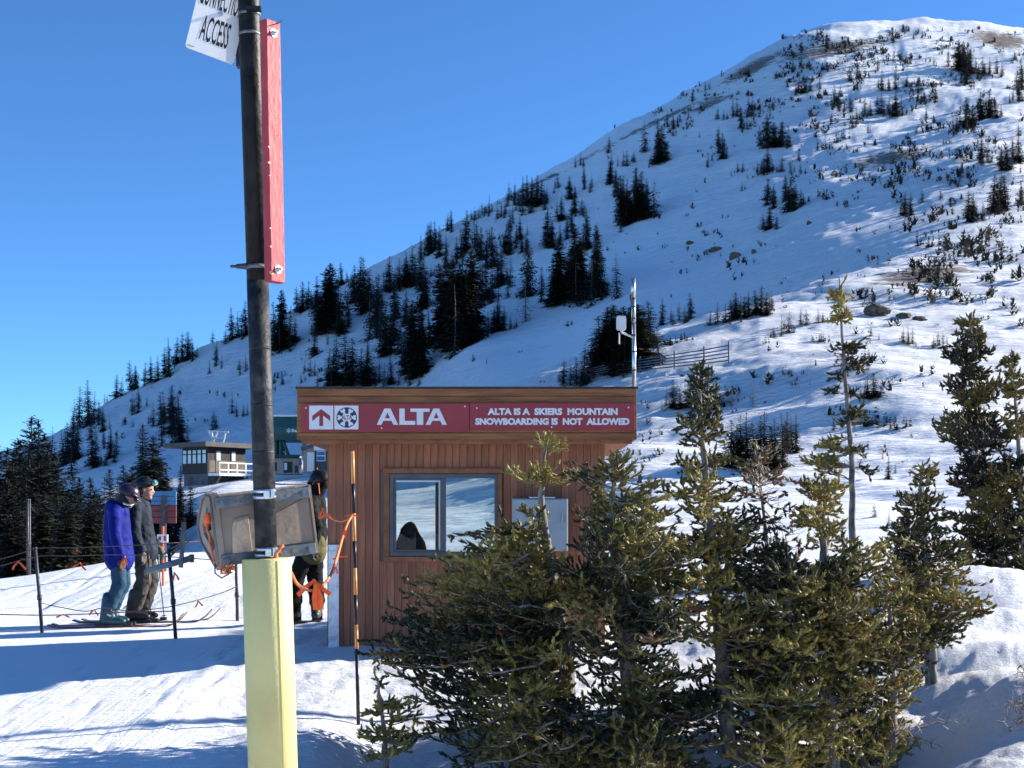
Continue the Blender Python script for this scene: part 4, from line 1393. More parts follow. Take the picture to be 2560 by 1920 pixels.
grove([(900, 560, 610), (930, 590, 620), (985, 580, 610), (950, 630, 670), (1100, 370, 430), (1085, 380, 430), (1060, 380, 430), (780, 400, 440), (810, 440, 480)], Z2, 'dotting the snow left of the sapling', GS, noun='shrub', kind='bush', lead='tiny')
grove([(1545, 350, 430), (1570, 340, 440), (1595, 350, 440), (1735, 370, 450), (1710, 390, 470), (1765, 370, 460), (1365, 340, 400), (1410, 380, 420), (1360, 400, 440)], Z2, 'below the dark boulder', GS, lead='small', wide=1.3)
grove([(1200, 440, 560), (1250, 450, 580), (1290, 480, 590), (1330, 460, 560)], Z2, 'just right of the sapling stem', GS, noun='shrub', kind='bush', lead='dark')
grove([(2080, 1120, 1200), (2100, 1150, 1240), (2130, 1170, 1250), (2020, 1090, 1170), (1890, 1090, 1160), (1700, 1120, 1180), (1750, 1100, 1170), (1800, 1090, 1160), (1660, 1110, 1170), (1980, 1150, 1200)], Z8,
      'along the brow above the scoured patch', GS, noun='shrub', kind='bush', lead='wiry')


def snoise(x, y):
    xi, yi = math.floor(x), math.floor(y)
    fx, fy = x - xi, y - yi
    fx, fy = fx * fx * (3 - 2 * fx), fy * fy * (3 - 2 * fy)
    h = lambda i, j: _PV[(_PT[i & 511] + _PT[j & 511] * 3) & 511]
    return (h(xi, yi) * (1 - fx) + h(xi + 1, yi) * fx) * (1 - fy) + (h(xi, yi + 1) * (1 - fx) + h(xi + 1, yi + 1) * fx) * fy


_PT, _PV = [int(v) for v in _pt], [float(v) for v in _pv]


def scatter_scrub():
    """Low krummholz and grass tufts that speckle the slopes: far too many to count."""
    r = np.random.default_rng(77)
    V, C = [], []
    # photo column, row, half width, half height, count, height in metres
    zones = [(2150, 180, 420, 130, 1300, 1.3), (2100, 110, 330, 60, 500, 1.2), (2350, 330, 230, 170, 620, 1.3), (1850, 320, 300, 140, 340, 1.1), (1700, 270, 230, 60, 160, 1.0), (2250, 430, 260, 60, 260, 1.0), (1300, 640, 330, 260, 240, .9), (700, 900, 330, 200, 150, .9), (2400, 560, 170, 90, 260, 1.0),
             (2300, 720, 260, 70, 420, .6), (2150, 880, 380, 160, 100, .4), (1800, 1020, 260, 120, 60, .35), (1800, 640, 150, 40, 50, .9), (1830, 590, 130, 40, 40, 1.0), (350, 1000, 240, 110, 110, .9), (2460, 620, 110, 60, 160, .8), (1600, 1150, 80, 90, 60, .35), (2200, 1050, 300, 120, 30, .25)]
    for cx, cy, rx, ry, n, hh in zones:
        for _ in range(int(n * (.85 if cy < 600 else .85))):
            px, py = cx + rx * r.normal() * .55, cy + ry * r.normal() * .55
            if not (-60 < px < 2620):
                continue
            if snoise(px / 55.0, py / 22.0) < .47:      # brush grows in patches
                continue
            p = ground_hit_fast(px, py)
            if p is None:
                continue
            H = 2.1 * hh * r.uniform(.3, 1.0) ** 1.7
            for s_ in range(r.integers(1, 4)):
                q = p + np.array([r.normal() * hh * .4, r.normal() * hh * .4, 0])
                q[2] = p[2]
                brown = r.random() < .22
                c0 = np.array([.11, .08, .05]) if brown else np.array([.020, .024, .014])
                for k in range(10):
                    az = r.random() * 6.28
                    h0 = r.random() * .6
                    d = np.array([math.cos(az), math.sin(az), r.uniform(.1, 1.3)]) * H * .38 * (1.1 - h0)
                    sd = np.array([-d[1], d[0], 0]) * .28
                    b0 = q + np.array([0, 0, h0 * H - .05])
                    V += [b0 + sd, b0 - sd, b0 + d]
                    sh = r.uniform(.6, 1.3)
                    C += [c0 * sh * .7, c0 * sh * .7, c0 * sh * 1.3]
    V, C = np.array(V), np.array(C)
    o = link('scrub', tri_mesh('scrub', V, np.arange(len(V)).reshape(-1, 3), C, 'far_needles'))
    o['kind'] = 'stuff'
    tag(o, 'low dark scrub and dry tufts speckling the snowy slopes', 'scrub')


DS2 = np.geomspace(35, 520, 900)
_gcache = {}


def ground_hit_fast(px, py):
    k = int(round(px / 3))
    if k not in _gcache:
        xs = (k * 3 - 1280) / F * DS2
        _gcache[k] = (xs, ground_z(xs, DS2))
    xs, gz = _gcache[k]
    ray = EYE + (HOR - py) / F * DS2
    hit = np.nonzero(ray <= gz)[0]
    if not len(hit):
        return None
    i = hit[0]
    return np.array([xs[i], DS2[i], gz[i]])


plant_all()
scatter_scrub()


# ------------------------------------------------------------------ firs close to the camera, built twig by twig
UP = np.array([0., 0., 1.])


def nrm(v):
    return v / (np.linalg.norm(v, axis=-1, keepdims=True) + 1e-9)


def needles(shoots, K, nl, nw, r, core=.010):
    """shoots: arrays p0, dir, len, tint -> triangles of needles all along each shoot."""
    p0, dr, ln, tint = shoots
    n = len(p0)
    t = (np.arange(K)[None, :] + r.random((n, K))) / K
    ref = np.where(np.abs(dr[:, 2:3]) > .9, np.array([[1., 0, 0]]), UP[None])
    a = nrm(np.cross(dr, ref))
    b = np.cross(a, dr)
    ph = r.random((n, K)) * 6.283
    rad = a[:, None] * np.cos(ph)[..., None] + b[:, None] * np.sin(ph)[..., None]
    base = p0[:, None] + dr[:, None] * (ln[:, None] * t)[..., None] + UP * (ln[:, None] * .22 * t * t)[..., None]
    nd_ = nrm(rad * .85 + dr[:, None] * (.55 + .5 * t[..., None]) + UP * .30)
    L = nl * r.uniform(.75, 1.15, (n, K)) * (1 - .25 * t)
    wv = nrm(np.cross(nd_, r.normal(size=(n, K, 3)))) * (nw * .5)
    V = np.stack([base - wv, base + wv, base + nd_ * L[..., None]], 2).reshape(-1, 3)
    sh = r.uniform(.75, 1.25, (n, K, 1))
    C = np.repeat((tint[:, None] * sh)[:, :, None], 3, 2) * np.array([.8, .8, 1.25])[None, None, :, None]
    C = C.reshape(-1, 3)
    # the packed inner needles of each shoot, as a lumpy spindle
    cr = core * r.uniform(.75, 1.25, n)[:, None]
    e0 = p0 - dr * ln[:, None] * .08
    e1 = p0 + dr * ln[:, None] * 1.12 + UP * (ln[:, None] * .25)
    mid = p0 + dr * ln[:, None] * .5 + UP * (ln[:, None] * .06)
    ring = [mid + cr * r.uniform(.7, 1.3, n)[:, None] * (a * math.cos(q) + b * math.sin(q)) for q in (0, 1.257, 2.513, 3.770, 5.027)]
    tris = []
    for j in range(5):
        j2 = (j + 1) % 5
        tris += [np.stack([e0, ring[j2], ring[j]], 1), np.stack([ring[j], ring[j2], e1], 1)]
    S_ = np.concatenate(tris, 1).reshape(-1, 3)
    Cs = np.repeat(tint * .9, 30, 0)
    return np.concatenate([V, S_]), np.concatenate([C, Cs])


class Fir:
    def __init__(s, seed):
        s.r = np.random.default_rng(seed)
        s.wood = []                    # polylines with radii
        s.p, s.d, s.l, s.c = [], [], [], []

    def shoot(s, p, d, l, c):
        s.p.append(p)
        s.d.append(d)
        s.l.append(l)
        s.c.append(c)

    def twig(s, p, d, L, tint, step, leafy=1.0):
        """A foliated twig, turning upward, as a chain of shoots."""
        r = s.r
        pts = [p]
        n = max(1, int(round(L / step)))
        d = d / np.linalg.norm(d)
        for k in range(n):
            d = nrm(d + UP * .12 + r.normal(0, .33, 3))
            q = p + d * step
            if r.random() < leafy:
                s.shoot(p, d, step * 1.12, tint * r.uniform(.75, 1.25))
            p = q
            pts.append(p)
        for _ in range(1 if r.random() < leafy else 0):                 # splayed buds at the tip
            s.shoot(p - d * step * .3, nrm(d + r.normal(0, .6, 3)), step * r.uniform(.6, 1.0), tint * r.uniform(.8, 1.5))
        s.wood.append((pts, .0028, .0014))
        return p

    def branch(s, p0, p2, tint_fn, step=.055, leafy=1.0, spray=1.0, rad=None, leaf_from=.30, sag=.12):
        r = s.r
        L = np.linalg.norm(p2 - p0)
        if L < .03:
            return
        mid = (p0 + p2) / 2 + np.array([0, 0, -sag * L]) + r.normal(0, .05 * L, 3)
        n = max(4, int(L / .075))
        t = np.linspace(0, 1, n + 1)[:, None]
        pts = (1 - t) ** 2 * p0 + 2 * t * (1 - t) * mid + t * t * p2
        pts[1:-1] += r.normal(0, .008, (n - 1, 3))
        s.wood.append((list(pts), rad or (.004 + .010 * min(L, 1.2)), .002))
        side = 1
        for k in range(n):
            f = (k + .5) / n
            if f < leaf_from:
                if r.random() < .3:        # bare inner twig
                    q = nrm(r.normal(size=3) + np.array([0, 0, -.1])) * r.uniform(.05, .14)
                    s.wood.append(([pts[k], pts[k] + q * .6 + r.normal(0, .01, 3), pts[k] + q], .002, .001))
                continue
            d = nrm(pts[k + 1] - pts[k])
            sd = nrm(np.cross(d, UP))
            tint = tint_fn(pts[k])
            if f > .55 and r.random() < leafy:
                s.shoot(pts[k], d, np.linalg.norm(pts[k + 1] - pts[k]) * 1.1, tint)
            for _ in range(2 if r.random() < .7 * spray else 1):
                side = -side
                tl = spray * (.20 * (1 - f) ** .7 + .055) * min(1.0, L / .45 + .3) * r.uniform(.6, 1.25)
                q = nrm(sd * side * .85 + d * .6 + UP * r.uniform(-.25, .4))
                e = s.twig(pts[k], q, tl, tint, step, leafy)
                if tl > .13 and r.random() < .8:
                    m = pts[k] + q * tl * .45
                    for s2 in (-1, 1):
                        s.twig(m, nrm(q * .8 + d * s2 * .7 + UP * r.uniform(-.1, .3)), tl * .5, tint, step, leafy)
        for _ in range(2):
            s.twig(p2, nrm(nrm(pts[-1] - pts[-2]) + r.normal(0, .3, 3)), step * r.uniform(.8, 1.6), tint_fn(p2), step, leafy)

    def finish(s, name, loc, label, cat, K=34, nl=.021, nw=.0038, bark='bark', group=None):
        o = empty(name, loc, label, cat, group)
        off = np.array(loc)
        mb = MB()
        tr = s.wood[0]
        mb.tube([Vector(p) for p in tr[0]], list(tr[3]), 9)
        mb.build('trunk', bark, o, smooth=True)
        # all twigs as thin three-sided tubes
        V, T = [], []
        k = 0
        groups = {}
        for pts, r0, r1 in s.wood[1:]:
            groups.setdefault(len(pts), []).append((np.asarray(pts), r0, r1))
        for n, lst in groups.items():
            pts = np.stack([q[0] for q in lst])                       # m, n, 3
            m = len(lst)
            dd = np.empty_like(pts)
            dd[:, 1:-1] = pts[:, 2:] - pts[:, :-2]
            dd[:, 0], dd[:, -1] = pts[:, 1] - pts[:, 0], pts[:, -1] - pts[:, -2]
            dd = nrm(dd)
            ref = np.where(np.abs(dd[..., 2:3]) > .9, np.array([1., 0, 0]), UP)
            a = nrm(np.cross(dd, ref))
            b = np.cross(a, dd)
            f = np.linspace(0, 1, n)[None, :, None]
            rr = np.array([q[1] for q in lst])[:, None, None] * (1 - f) + np.array([q[2] for q in lst])[:, None, None] * f
            ring = np.stack([pts + rr * (a * math.cos(x) + b * math.sin(x)) for x in (0, 2.094, 4.189)], 2)
            V.append(ring.reshape(-1, 3))
            i = ((np.arange(m)[:, None] * n + np.arange(n - 1)[None, :]).reshape(-1, 1)) * 3 + k
            for j in range(3):
                j2 = (j + 1) % 3
                T.append(np.concatenate([i + j, i + j2, i + 3 + j2], 1))
                T.append(np.concatenate([i + j, i + 3 + j2, i + 3 + j], 1))
            k += 3 * n * m
        if V:
            link('twigs', tri_mesh('twigs', np.concatenate(V) - off, np.concatenate(T), None, 'twig', smooth=True), o)
        if s.p:
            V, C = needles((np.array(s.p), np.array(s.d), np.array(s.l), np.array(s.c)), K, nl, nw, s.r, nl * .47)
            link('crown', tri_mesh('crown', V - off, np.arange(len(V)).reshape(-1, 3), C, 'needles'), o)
        return o


def near_fir(label, trunk, blobs, seed, r0=.05, thick=.35, step=.043, K=28, nl=.021, nw=.0046, dead=0.0, leafy=.88, spray=.75, sag=.12, cat='tree', group='firs close to the camera', up=0.0, leaf_from=.30, tone=1.1, more=1.42):
    """trunk: (photo column, row, distance) from the ground up; blobs: ellipses of foliage (column, row, half width, half height, branches)."""
    fr_ = Fir(seed)
    r = fr_.r
    g0 = on_ground(trunk[0][0], trunk[0][2])
    pts = [np.array(g0) - np.array([0, 0, .08])] + [np.array(P(*t)) for t in trunk[1:]]
    # resample the trunk
    pts = np.array(pts)
    cl = np.concatenate([[0], np.cumsum(np.linalg.norm(np.diff(pts, axis=0), axis=1))])
    tt = np.linspace(0, cl[-1], 28)
    tp = np.stack([np.interp(tt, cl, pts[:, i]) for i in range(3)], 1)
    tp[1:-1] += r.normal(0, .0028, (26, 3))
    rad = r0 * (1 - tt / cl[-1]) ** .8 + .004
    fr_.wood.append((tp, r0, .003, rad))
    zmin, zmax = tp[:, 2].min(), tp[:, 2].max()
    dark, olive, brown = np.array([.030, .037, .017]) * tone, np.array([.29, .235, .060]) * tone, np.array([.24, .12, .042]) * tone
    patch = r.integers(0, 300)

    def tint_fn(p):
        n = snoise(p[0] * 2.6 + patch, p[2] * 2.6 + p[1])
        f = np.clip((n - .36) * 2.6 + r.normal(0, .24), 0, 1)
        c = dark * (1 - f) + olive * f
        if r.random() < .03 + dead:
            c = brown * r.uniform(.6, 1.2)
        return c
    dm = trunk[0][2]
    for bx, by, rx, ry, n in blobs:
        for _ in range(int(n * more + .5)):
            a, q = r.random() * 6.283, math.sqrt(r.random())
            d = dm + r.normal(0, thick) * min(1.0, .25 + rx / 120.0)
            tip = np.array(P(bx + rx * q * math.cos(a), by + ry * q * math.sin(a), d))
            g = base_z(np.array([1280 + F * tip[0] / tip[1]]), tip[1:2])[0]
            tip[2] = max(tip[2], g + .05)
            i0 = int(np.argmin(np.linalg.norm(tp[:, :2] - tip[:2], axis=1)))
            hd = np.linalg.norm(tp[i0, :2] - tip[:2])
            za = np.clip(tip[2] + hd * r.uniform(-.35, .25) - up * hd, zmin + .05 * (zmax - zmin), zmax - .04)
            j = int(np.argmin(np.abs(tp[:, 2] - za)))
            start = tp[j]
            # long reaches start from an earlier limb rather than the stem
            L = np.linalg.norm(tip - start)
            if L > .75:
                st2 = tip + (start - tip) * (.62 / L) + r.normal(0, .05, 3)
                fr_.wood.append((list(np.linspace(start, st2, 6) + np.concatenate([np.zeros((1, 3)), r.normal(0, .02, (4, 3)), np.zeros((1, 3))])), .012, .006))
                start = st2
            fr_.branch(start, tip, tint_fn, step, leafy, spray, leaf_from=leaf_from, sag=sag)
    # leader shoot
    fr_.twig(tp[-2], nrm(tp[-1] - tp[-2]), .10, olive * .7, step, 1.0)
    return fr_.finish('fir_tree', tuple(g0), label, cat, K, nl, nw, group=group)


near_fir('broad low fir with a bent bare leader in front of the booth window', [(1425, 0, 8.9), (1415, 1650, 8.9), (1375, 1420, 8.9), (1352, 1250, 8.9), (1358, 1170, 8.9), (1367, 1085, 8.9)],
         [(985, 1600, 90, 55, 11), (1070, 1500, 95, 70, 15), (1190, 1420, 120, 90, 22), (1250, 1560, 180, 110, 34), (1120, 1660, 170, 60, 22), (1270, 1350, 70, 50, 11), (1200, 1740, 160, 60, 18), (1330, 1275, 30, 20, 2),
          (1285, 1185, 16, 8, 2), (1425, 1190, 20, 10, 2), (1366, 1110, 16, 16, 3), (1355, 1180, 20, 16, 3), (1350, 1500, 150, 120, 28), (1200, 1830, 190, 40, 12), (1330, 1650, 140, 80, 16)], 31, r0=.065, thick=.36)
near_fir('thick fir reaching across the right booth corner', [(1600, 0, 8.6), (1582, 1760, 8.6), (1548, 1500, 8.6), (1530, 1300, 8.6), (1535, 1200, 8.6), (1542, 1130, 8.6)],
         [(1540, 1165, 40, 30, 6), (1445, 1190, 40, 12, 3), (1515, 1290, 80, 55, 10), (1600, 1330, 110, 80, 20), (1500, 1440, 160, 100, 28), (1650, 1480, 130, 100, 26), (1600, 1640, 200, 110, 36), (1500, 1790, 200, 80, 22), (1700, 1810, 180, 80, 20), (1640, 1240, 40, 30, 4), (1690, 1390, 90, 60, 12)],
         32, r0=.07, thick=.36)
near_fir('tall open fir with a pale stem right of the booth', [(1830, 0, 8.7), (1800, 1600, 8.7), (1786, 1400, 8.7), (1770, 1250, 8.7), (1755, 1080, 8.7), (1750, 980, 8.7), (1753, 905, 8.7)],
         [(1752, 945, 26, 24, 5), (1755, 1000, 40, 30, 6), (1758, 1060, 60, 35, 8), (1750, 1140, 85, 45, 10), (1745, 1240, 100, 50, 11), (1725, 1340, 115, 45, 13), (1850, 1400, 130, 70, 18), (1800, 1500, 180, 90, 28), (1900, 1600, 200, 100, 32), (1850, 1750, 200, 90, 24), (1880, 1340, 100, 55, 12)],
         33, r0=.05, thick=.33, spray=.65)
near_fir('half dead fir with brown bare twigs between two green firs', [(1935, 0, 9.2), (1925, 1450, 9.2), (1910, 1300, 9.2), (1900, 1200, 9.2), (1890, 1100, 9.2)],
         [(1892, 1140, 45, 35, 9), (1890, 1210, 80, 45, 14), (1900, 1300, 95, 50, 12)], 34, r0=.024, thick=.25, dead=.30, leafy=.22, spray=1.0, more=.75)
near_fir('tall bare stemmed sapling with tufts standing above the slope', [(2140, 0, 11.4), (2131, 1330, 11.4), (2130, 1150, 11.4), (2118, 1000, 11.4), (2106, 850, 11.4), (2098, 690, 11.4)],
         [(2098, 742, 24, 4, 4), (2099, 768, 16, 8, 2), (2100, 794, 34, 12, 6), (2120, 872, 38, 18, 6), (2140, 905, 22, 20, 4), (2098, 942, 18, 8, 2), (2085, 975, 14, 10, 2), (2140, 985, 14, 8, 2), (2132, 1035, 26, 14, 6), (2118, 1062, 22, 8, 3),
          (2080, 1112, 36, 12, 8), (2150, 1128, 28, 14, 4), (2050, 1150, 40, 18, 9), (2072, 1175, 30, 10, 4), (2160, 1180, 20, 10, 2)], 35, r0=.036, thick=.12, step=.05, sag=-.05, leaf_from=.45, spray=.35, leafy=1.0)
near_fir('short fir with a brown top below the tall sapling', [(2075, 0, 8.8), (2062, 1420, 8.8), (2054, 1300, 8.8), (2050, 1205, 8.8)],
         [(2050, 1230, 55, 30, 9), (2055, 1300, 70, 35, 9), (2100, 1450, 130, 60, 20), (2050, 1560, 150, 85, 28), (2000, 1680, 170, 80, 26), (2120, 1620, 140, 95, 26), (2200, 1610, 100, 50, 14), (2190, 1720, 110, 40, 10), (2010, 1830, 140, 55, 12), (2140, 1400, 100, 55, 12)], 36, r0=.07, thick=.34, dead=.04)
near_fir('spreading fir with a long low branch over the snowbank', [(2330, 0, 10.5), (2320, 1500, 10.5), (2310, 1350, 10.5), (2302, 1200, 10.5), (2308, 1150, 10.5)],
         [(2305, 1185, 36, 26, 6), (2310, 1285, 80, 55, 16), (2330, 1390, 100, 65, 22), (2350, 1485, 110, 50, 22), (2440, 1520, 50, 24, 8), (2290, 1560, 110, 40, 12), (2260, 1640, 80, 50, 10), (2240, 1370, 60, 70, 12), (2230, 1470, 70, 60, 12), (2330, 1590, 90, 40, 10)], 37, r0=.05, thick=.32, dead=.05)
near_fir('tall dense dark fir near the right picture border', [(2495, 0, 19), (2472, 1300, 19), (2443, 1000, 19), (2425, 785, 19)],
         [(2425, 825, 30, 24, 6), (2418, 880, 60, 35, 10), (2430, 970, 75, 45, 14), (2395, 1070, 65, 35, 11), (2450, 1080, 90, 50, 20), (2465, 1200, 105, 70, 28), (2475, 1320, 110, 70, 30), (2500, 1420, 110, 50, 22)], 38, r0=.07, thick=.55, step=.08, K=20, nl=.034, nw=.009, tone=.5, more=2.3, leafy=1.0)
near_fir('slim fir cut off by the right picture border', [(2570, 0, 18), (2556, 1250, 18), (2538, 1000, 18), (2528, 875, 18)],
         [(2529, 905, 16, 20, 4), (2533, 960, 32, 30, 7), (2545, 1060, 45, 50, 9), (2560, 1180, 60, 60, 12), (2570, 1300, 75, 60, 15), (2575, 1410, 80, 50, 14)], 39, r0=.05, thick=.4, step=.08, K=20, nl=.034, nw=.009, tone=.5, more=2.0, leafy=1.0)
near_fir('little yellow green sapling at the bottom beside the marker stick', [(968, 0, 8.3), (962, 1850, 8.3), (952, 1760, 8.3), (946, 1695, 8.3)],
         [(947, 1712, 14, 14, 4), (942, 1758, 38, 18, 8), (1012, 1775, 30, 34, 9), (960, 1830, 52, 26, 10), (1005, 1850, 42, 26, 8), (970, 1895, 55, 24, 8), (920, 1790, 14, 10, 2)], 40, r0=.022, thick=.12, step=.045, nl=.018, tone=1.5, more=.8, spray=.6)


near_fir('low spreading fir filling the gap left of the short fir', [(1960, 0, 8.6), (1965, 1700, 8.6), (1970, 1550, 8.6), (1975, 1410, 8.6)],
         [(1960, 1400, 110, 50, 12), (1960, 1460, 110, 50, 14), (1950, 1560, 150, 85, 26), (1930, 1690, 160, 90, 26), (1960, 1820, 180, 60, 18), (1980, 1890, 180, 40, 12)], 41, r0=.06, thick=.34)
near_fir('low yellowish fir skirt at the right end of the thicket', [(2225, 0, 9.0), (2230, 1700, 9.0), (2226, 1580, 9.0), (2222, 1460, 9.0)],
         [(2220, 1480, 60, 36, 8), (2230, 1570, 100, 55, 16), (2200, 1670, 130, 55, 18), (2270, 1600, 60, 40, 6), (2140, 1780, 150, 55, 15), (2080, 1860, 150, 45, 10), (2215, 1840, 90, 45, 12)], 42, r0=.05, thick=.3, tone=1.1)
near_fir('dark low fir at the very bottom of the picture', [(1480, 0, 8.3), (1470, 1850, 8.3), (1460, 1760, 8.3)],
         [(1400, 1850, 200, 60, 22), (1600, 1870, 200, 55, 20), (1250, 1890, 140, 40, 12), (1750, 1890, 150, 40, 12)], 43, r0=.05, thick=.3, tone=.7)


def bare_shrub(label, base, tips, seed, d):
    fr_ = Fir(seed)
    r = fr_.r
    g0 = np.array(on_ground(base[0], d)) - np.array([0, 0, .05])
    first = True
    for px, py in tips:
        tip = np.array(P(px, py, d + r.normal(0, .12)))
        n = 10
        t = np.linspace(0, 1, n)[:, None]
        pts = g0 + (tip - g0) * t + np.array([0, 0, .10]) * np.sin(t * 3.14) + np.concatenate([np.zeros((1, 3)), r.normal(0, .012, (n - 1, 3))])
        rr = np.linspace(.011, .003, n)
        if first:
            fr_.wood.append((pts, .011, .003, rr))
            first = False
        else:
            fr_.wood.append((list(pts), .009, .002))
        for k in range(3, n):
            for _ in range(2):
                q = nrm(r.normal(size=3) + np.array([0, 0, .2])) * r.uniform(.05, .16)
                m = pts[k] + q * .5 + r.normal(0, .012, 3)
                fr_.wood.append(([pts[k], m, pts[k] + q], .0035, .0014))
                for _ in range(2):
                    fr_.wood.append(([m, m + nrm(r.normal(size=3)) * r.uniform(.03, .07)], .002, .001))
    return fr_.finish('bare_shrub', tuple(g0), label, 'shrub', bark='bark_dark')


bare_shrub('leafless dark shrub poking in at the lower right corner', (2585, 1960), [(2545, 1660), (2520, 1770), (2560, 1720), (2515, 1850), (2555, 1800)], 51, 8.7)
bare_shrub('tangle of grey bare twigs at the foot of the firs', (2180, 1960), [(2100, 1850), (2330, 1860), (2260, 1830), (1990, 1880), (2360, 1810), (2200, 1880)], 52, 9.0)
bare_shrub('dry twigs sticking out of snow below the thick firs', (1330, 1960), [(1180, 1840), (1260, 1860), (1400, 1850), (1480, 1870), (1340, 1810)], 53, 9.3)


# ------------------------------------------------------------------ the black pole with its red beam, sign and tan housing
def build_pole():
    D = 6.8
    cx = lambda py: 616 + .0315 * (py + 200)
    A = lambda py: P(cx(py), py, D)
    g0 = on_ground(cx(2110), D)
    R = empty('sign_pole', g0, 'leaning black steel pole with a thick yellow sleeve at its foot', 'pole')
    MB().tube([A(-420), A(-200), A(200), A(703)], .0545, 28).build('pole', 'pole_black', R, smooth=True)
    MB().tube([A(703.5), A(1000), A(1410)], .0550, 28).build('lower_pole', 'pole_scuffed', R, smooth=True)
    for py in (868, 1010, 1128):
        MB().tube([A(py), A(py + 7)], .0553, 28).build('seam_band', 'pole_scuffed', R, smooth=True)
    base = A(2110)
    base.z = g0.z - .1
    MB().tube([A(1396), A(1399), A(1650), base], [.116, .1225, .1225, .1225], 40).build('yellow_sleeve', 'yellow', R, smooth=True)
    # vertical lap seam of the sleeve
    sm = MB()
    off = Vector((.1235 * math.sin(.62), -.1235 * math.cos(.62), 0))
    sm.tube([A(1400) + off, A(1650) + off, base + off], .0016, 5)
    sm.build('sleeve_seam', 'yellow', R)
    # clamp with a protruding threaded rod
    MB().tube([A(664), A(674)], .0575, 24).build('clamp_band', 'galv', R, smooth=True)
    MB().tube([A(669) + Vector((-.05, -.02, .003)), A(669) + Vector((-.10, -.03, .001))], [.016, .011], 10).build('clamp_nut', 'post_dark', R)
    MB().tube([A(669) + Vector((-.098, -.03, .001)), A(669) + Vector((-.128, -.034, 0))], .007, 8).build('clamp_rod', 'post_dark', R)
    MB().tube([A(34), A(41)], .0575, 24).build('clamp_band', 'galv', R, smooth=True)
    MB().tube([A(84), A(91)], .0575, 24).build('clamp_band', 'galv', R, smooth=True)
    # red timber beam
    n, wv = Vector((.766, -.643, 0)), Vector((.643, .766, 0))
    top, bot = P(666, 45, 6.67), P(678.5, 702, 6.67)
    c1, c2 = top + wv * .044 - n * .026, bot + wv * .044 - n * .026
    B = empty('red_beam', c2, 'long red painted timber bolted to the black pole', 'beam')
    ax = (c1 - c2)
    mb = MB()
    nn = 14
    rr = random.Random(3)
    vs_, fs = [], []
    for i in range(nn + 1):
        c = c2 + ax * (i / nn)
        for (u, v) in ((-.044, -.026), (.044, -.026), (.044, .026), (-.044, .026)):
            vs_.append(c + wv * (u + rr.uniform(-.0012, .0012)) + n * (v + rr.uniform(-.0008, .0008)))
    for i in range(nn):
        for j in range(4):
            fs.append((i * 4 + j, i * 4 + (j + 1) % 4, i * 4 + 4 + (j + 1) % 4, i * 4 + 4 + j))
    fs += [(3, 2, 1, 0), tuple(nn * 4 + j for j in range(4))]
    mb.add(vs_, fs)
    mb.build('timber', 'red_paint', B, bevel=.003)
    for f in (.952, .048):
        p = c2 + ax * f + n * .0262
        MB().tube([p, p + n * .003], .022, 20).build('washer', 'steel', B)
        bo = MB().tube([p + n * .003, p + n * .014], .0115, 6)
        bo.tube([p + n * .014, p + n * .030], .0065, 8)
        bo.build('bolt', 'steel', B)
    # knocks where the paint is chipped to bare wood
    for f, u, s_ in ((.45, -.043, .012), (.51, -.042, .010), (.40, -.04, .007), (.20, -.043, .008), (.13, -.042, .008), (.03, -.041, .014), (.60, .0, .005), (.56, .01, .006), (.63, .015, .004)):
        p = c2 + ax * f + wv * u + n * .0262
        q = MB()
        poly = [(s_ * rr.uniform(.6, 1.2) * math.cos(t), s_ * rr.uniform(.3, .8) * math.sin(t)) for t in [k * .785 for k in range(8)]]
        q.prism(poly, p, wv, Vector((0, 0, 1)), n, .0008)
        q.build('chipped_patch', 'bare_wood' if u < -.01 else 'sign_maroon', B)
    wire = [c1 + n * .03 + ax.normalized() * (-.035) + wv * -.03, c1 + n * .034 + ax.normalized() * -.02, c1 + n * .033 + wv * .02 + ax.normalized() * -.012, c1 + n * .035 + wv * .05 + ax.normalized() * .012]
    MB().tube(wire, .0022, 6).build('wire', 'stick_black', B)
    MB().span(A(36).x - .0, A(36).x + .075, 6.70, 6.74, A(36).z - .012, A(36).z + .006).build('bracket', 'stick_black', B)
    # white sign hanging askew
    ps, ro = math.radians(25), math.radians(13)
    u0 = Vector((math.cos(ps), math.sin(ps), 0))
    eu = u0 * math.cos(ro) - Vector((0, 0, 1)) * math.sin(ro)
    ev = Vector((0, 0, 1)) * math.cos(ro) + u0 * math.sin(ro)
    en = Vector((math.sin(ps), -math.cos(ps), 0))
    O = P(462.5, 117, 6.75)
    W, H = .248, .46
    Sg = empty('access_sign', O, 'white sign with black lettering ACCESS hanging askew from the pole', 'sign')
    c = .016
    rc = []
    for (x, y, a0) in ((W - c, c, -90), (W - c, H - c, 0), (c, H - c, 90), (c, c, 180)):
        rc += [(x + c * math.cos(math.radians(a0 + k * 22.5)), y + c * math.sin(math.radians(a0 + k * 22.5))) for k in range(5)]
    MB().prism(rc, O - en * .003, eu, ev, en, .003).build('panel', 'sign_white', Sg)
    letters('lettering', 'ACCESS', O + en * .0012 + eu * .052 + ev * .062, eu, ev, .145, .132, 'letter_black', Sg, bold=.012, gap=9)
    letters('lettering', 'CONNECTION', O + en * .0012 + eu * .014 + ev * .238, eu, ev, .220, .132, 'letter_black', Sg, bold=.012, gap=9)
    MB().prism([(0, 0), (.034, 0), (.034, .003), (0, .003)], O + en * .0008 + eu * .008 + ev * .014, eu, ev, en, .0004).build('maker_line', 'galv', Sg)
    for v in (.225, .43):
        p = O + eu * (W * .52) + ev * v
        MB().tube([p, p + en * .004], .012, 12).build('washer', 'steel', Sg)
        MB().tube([p + en * .004, p + en * .014], .008, 6).build('bolt', 'steel', Sg)
    q = O + eu * (W * .97) + ev * .08 - en * .004
